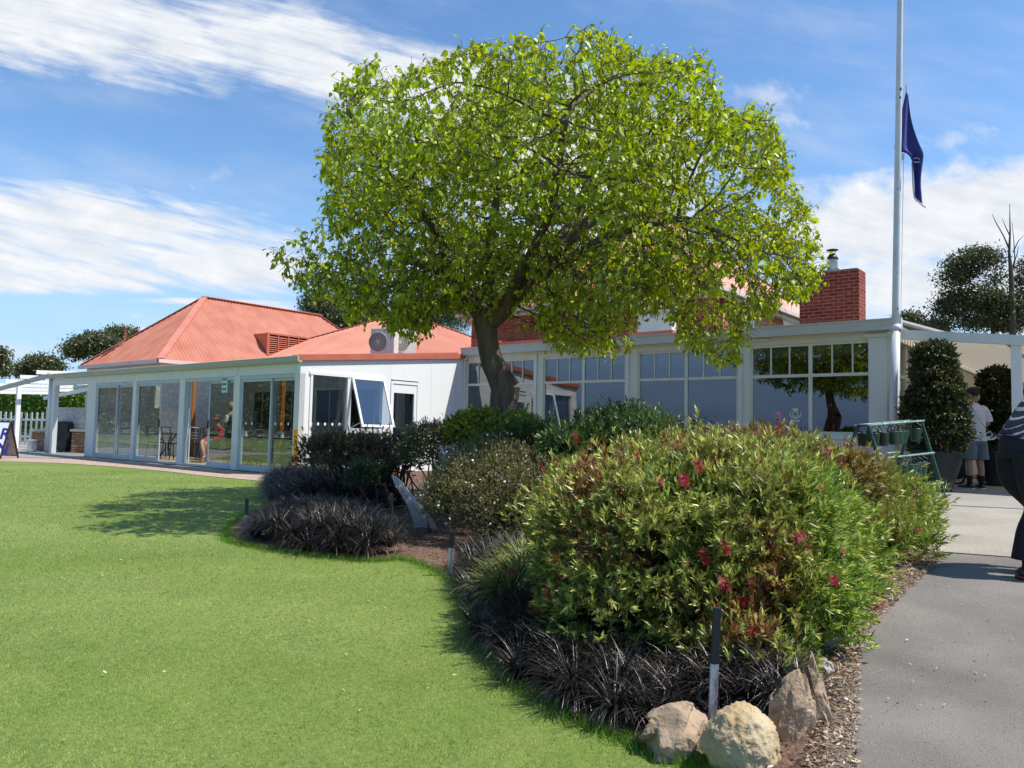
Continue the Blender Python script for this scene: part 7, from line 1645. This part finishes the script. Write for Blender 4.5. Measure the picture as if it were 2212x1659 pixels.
# ---- woman bending at the right edge
def woman():
    base = gp(2207, 1245); t = thing('person', 'woman in striped top and black trousers bending over at the right edge', 'person', (base[0]+RH[0]*.02, base[1], G(base[0], base[1])), -YAW*-1); t.rotation_euler.z = -YAW*-1*1.0
    t.rotation_euler.z = YAW*-1  # local +X runs to the right of the picture
    BT = mat('black_trousers', (.010, .010, .013), .8, (.016, .015, .02), 5)
    ns = [((-.01, 0, .92), .10, .11)]; es = []
    ch = chain(ns, es, 0, [((.08, 0, 1.05), .10, .11), ((.26, 0, 1.16), .10, .11), ((.40, 0, 1.20), .09, .10)]); chain(ns, es, ch, [((.50, 0, 1.20), .05), ((.56, 0, 1.19), .048)])
    for s, fx_, kx in ((-1, .0, .02), (1, .17, .16)):
        chain(ns, es, 0, [((-.01, s*.09, .82), .06), ((kx, s*.10, .47), .058), ((fx_-.03, s*.10, .10), .038)])
        w = chain(ns, es, ch, [((.42, s*.18, 1.15), .05), ((.52, s*.20, .90), .038), ((.66, s*.14, .70), .028)]); hand(ns, es, w, (.4, -s*.1, -.8), (-.3, 0, .3), .5)
    skinmesh('body', ns, es, SKIN, t, 1)
    legs = [[(.07, 0, 1.03, .12, .16), (.02, 0, .93, .155, .17), (.01, 0, .82, .15, .17)]]
    for s_, fx_, kx in ((-1, .0, .02), (1, .17, .16)): legs.append([(.01, s_*.085, .86, .13, .12), (.01, s_*.095, .70, .105, .105), (kx+.01, s_*.10, .48, .076, .08), (fx_-.03, s_*.10, .30, .080, .08), (fx_-.045, s_*.10, .13, .092, .09)])
    loft('trousers', legs, BT, t, fold=.010, seed=5)
    m = bpy.data.materials.new('striped_knit'); m.use_nodes = True; nt = m.node_tree; L = nt.links.new; b = nt.nodes['Principled BSDF']; b.inputs['Roughness'].default_value = .8
    tc = nn(nt, 'ShaderNodeTexCoord'); mp = nn(nt, 'ShaderNodeMapping'); mp.inputs['Rotation'].default_value = (0, radians(28), 0); L(tc.outputs['Object'], mp.inputs[0]); sp = nn(nt, 'ShaderNodeSeparateXYZ'); L(mp.outputs[0], sp.inputs[0])
    no = nn(nt, 'ShaderNodeTexNoise'); no.inputs['Scale'].default_value = 30; L(mp.outputs[0], no.inputs['Vector'])
    xx = S(nt, sp.outputs[0]); zz = S(nt, sp.outputs[2]); st = (zz*1.0)._op('MULTIPLY', 170.0)._op('SINE'); st2 = (zz*1.0)._op('MULTIPLY', 37.0)._op('SINE'); f = (st*.8+st2*.30+S(nt, no.outputs['Fac'])*.9-.45).ss(.35, .6)
    x = nn(nt, 'ShaderNodeMix', data_type='RGBA'); L(f.v, x.inputs[0]); x.inputs[6].default_value = (.014, .015, .03, 1); x.inputs[7].default_value = (.45, .44, .47, 1); L(x.outputs[2], b.inputs['Base Color'])
    top = [[(.0, 0, .92, .165, .19), (.07, 0, 1.03, .16, .185), (.20, 0, 1.17, .165, .18), (.36, 0, 1.25, .14, .17), (.46, 0, 1.27, .09, .10)]]
    for s in (-1, 1): top.append([(.36, s*.12, 1.24, .08, .08), (.42, s*.18, 1.16, .075, .075), (.50, s*.20, .95, .068, .068)])
    loft('striped_top', top, m, t, fold=.010, seed=2)
    for s, fx_ in ((-1, .0), (1, .17)):
        b = MB(); b.tube([(fx_-.03, s*.10, .06), (fx_-.03, s*.10, .135)], .043, 12); local('sock', b, mat('black_ankle_sock', (.012, .012, .014), .9), t)
        shoe(t, (fx_-.03, s*.10, 0), -pi/2+.15*s, mat('navy_trainer', (.022, .028, .045), .5, (.03, .035, .06), 20), mat('dark_red_sole', (.22, .03, .025), .5))
    o, R_, c = head(t, (.66, 0, 1.17), .11, -pi/2, SKIN, tilt=-.9); shell('hair', t, R_, c, .11, mat('brown_hair', (.07, .04, .02), .6), lambda x, y, z: (z > -.35 and y < .25) or z > .45, 1.08)
woman()
# ---- people inside the annex
def seated(loc, rz, lab, top, legs, hairm, bare=True, crossed=True):
    t = thing('person', lab, 'person', loc, rz)
    ns = [((0, 0, .50), .13, .11)]; es = []; ch = chain(ns, es, 0, [((0, -.02, .68), .12, .10), ((0, -.02, .88), .13, .09), ((0, -.01, .98), .12, .08)]); chain(ns, es, ch, [((0, 0, 1.06), .045), ((0, .02, 1.13), .045)])
    chain(ns, es, 0, [((-.09, .12, .52), .085), ((-.08, .44, .52), .060), ((-.06, .46, .28), .05), ((-.05, .44, .06), .034), ((-.05, .53, .035), .03)])
    kx = (.0 if crossed else .09); chain(ns, es, 0, [((.09, .12, .53), .085), ((kx+.04, .46, .57 if crossed else .52), .060), ((-.10 if crossed else .09, .52, .36), .05), ((-.18 if crossed else .09, .50, .16 if crossed else .06), .034), ((-.2 if crossed else .09, .60, .13 if crossed else .035), .03)])
    for s in (-1, 1): w = chain(ns, es, ch, [((s*.18, 0, .95), .05), ((s*.24, .05, .68), .038), ((s*.12, .28, .60), .028)]); hand(ns, es, w, (-s*.5, .8, 0), (0, 0, 1), .4)
    skinmesh('body', ns, es, SKIN, t, 1)
    ns = [((0, 0, .50), .165, .14)]; es = []; c1 = chain(ns, es, 0, [((0, -.02, .70), .155, .13), ((0, -.02, .93), .15, .11)])
    for s in (-1, 1): chain(ns, es, c1, [((s*.18, 0, .96), .075), ((s*.245, .05, .70), .062), ((s*.15, .24, .61), .05)])
    skinmesh('jacket', ns, es, top, t, 2)
    if legs is not None:
        ns = [((0, 0, .50), .15, .12)]; es = []; chain(ns, es, 0, [((-.09, .15, .53), .11), ((-.08, .38, .53), .09)]); chain(ns, es, 0, [((.09, .15, .53), .11), ((.07, .38, .55), .09)]); skinmesh('shorts', ns, es, legs, t, 2)
    b = MB(); b.box(-.07, .07, .07, .13, .55, .90); local('shirt_front', b, mat('dark_blue_shirt', (.03, .035, .07), .8), t, False, .02)
    o, R_, c = head(t, (0, .04, 1.20), .108, 0, SKIN); shell('hair', t, R_, c, .108, hairm, lambda x, y, z: (z > -.45 and y < .15) or z > .45, 1.09); return t
c = at(467, 975, Y=11.35); seated((c[0], 11.35, .02), pi+.15, 'woman in a red jacket sitting with bare crossed legs behind the glass', mat('red_jacket', (.55, .03, .05), .7, (.45, .02, .04), 5, bump=.3), mat('navy_shorts', (.02, .025, .05), .8), mat('grey_brown_hair', (.14, .11, .09), .7))
c = at(872, 960, Y=12.9); seated((-15.0, 13.0, .02), pi/2, 'dark dressed person sitting in profile behind the glazed side door', mat('dark_jumper', (.02, .02, .025), .8), mat('dark_trousers', (.02, .02, .02), .8), HAIRD, crossed=False)
def standing():
    c = at(497, 965, Y=12.6); t = thing('person', 'blonde person in black top with one white sleeve standing inside the annex', 'person', (c[0], 12.6, .02), pi/2+.3); BLK = mat('black_clothes', (.012, .012, .014), .8)
    ns = [((0, 0, .92), .12, .10)]; es = []; ch = chain(ns, es, 0, [((0, 0, 1.1), .11, .09), ((0, 0, 1.26), .125, .09), ((0, 0, 1.36), .115, .08)]); chain(ns, es, ch, [((0, 0, 1.45), .045), ((0, .01, 1.52), .045)])
    for s in (-1, 1): chain(ns, es, 0, [((s*.09, 0, .82), .085), ((s*.09, .02, .46), .055), ((s*.09, 0, .08), .035), ((s*.09, .12, .03), .03)]); w = chain(ns, es, ch, [((s*.17, 0, 1.33), .045), ((s*.21, .02, 1.08), .036), ((s*.15, .20, .98), .027)]); hand(ns, es, w, (-s*.2, .9, 0), (0, 0, 1), .5)
    skinmesh('body', ns, es, SKIN, t, 1)
    ns = [((0, 0, .92), .15, .13)]; es = []; c1 = chain(ns, es, 0, [((0, 0, 1.15), .145, .12), ((0, 0, 1.34), .14, .10)])
    for s in (-1, 1): chain(ns, es, 0, [((s*.09, 0, .80), .11), ((s*.09, .02, .46), .075), ((s*.09, 0, .10), .06)])
    skinmesh('dress', ns, es, BLK, t, 2)
    for s in (-1, 1): ns = [((s*.16, 0, 1.34), .07)]; es = []; chain(ns, es, 0, [((s*.215, .02, 1.10), .058), ((s*.16, .17, 1.0), .045)]); skinmesh('sleeve', ns, es, W_WHITE, t, 2)
    o, R_, c = head(t, (0, .03, 1.60), .108, 0, SKIN); shell('hair', t, R_, c, .108, mat('blonde_hair', (.55, .38, .18), .6), lambda x, y, z: (z > -.7 and y < .2) or z > .4, 1.12)
standing()
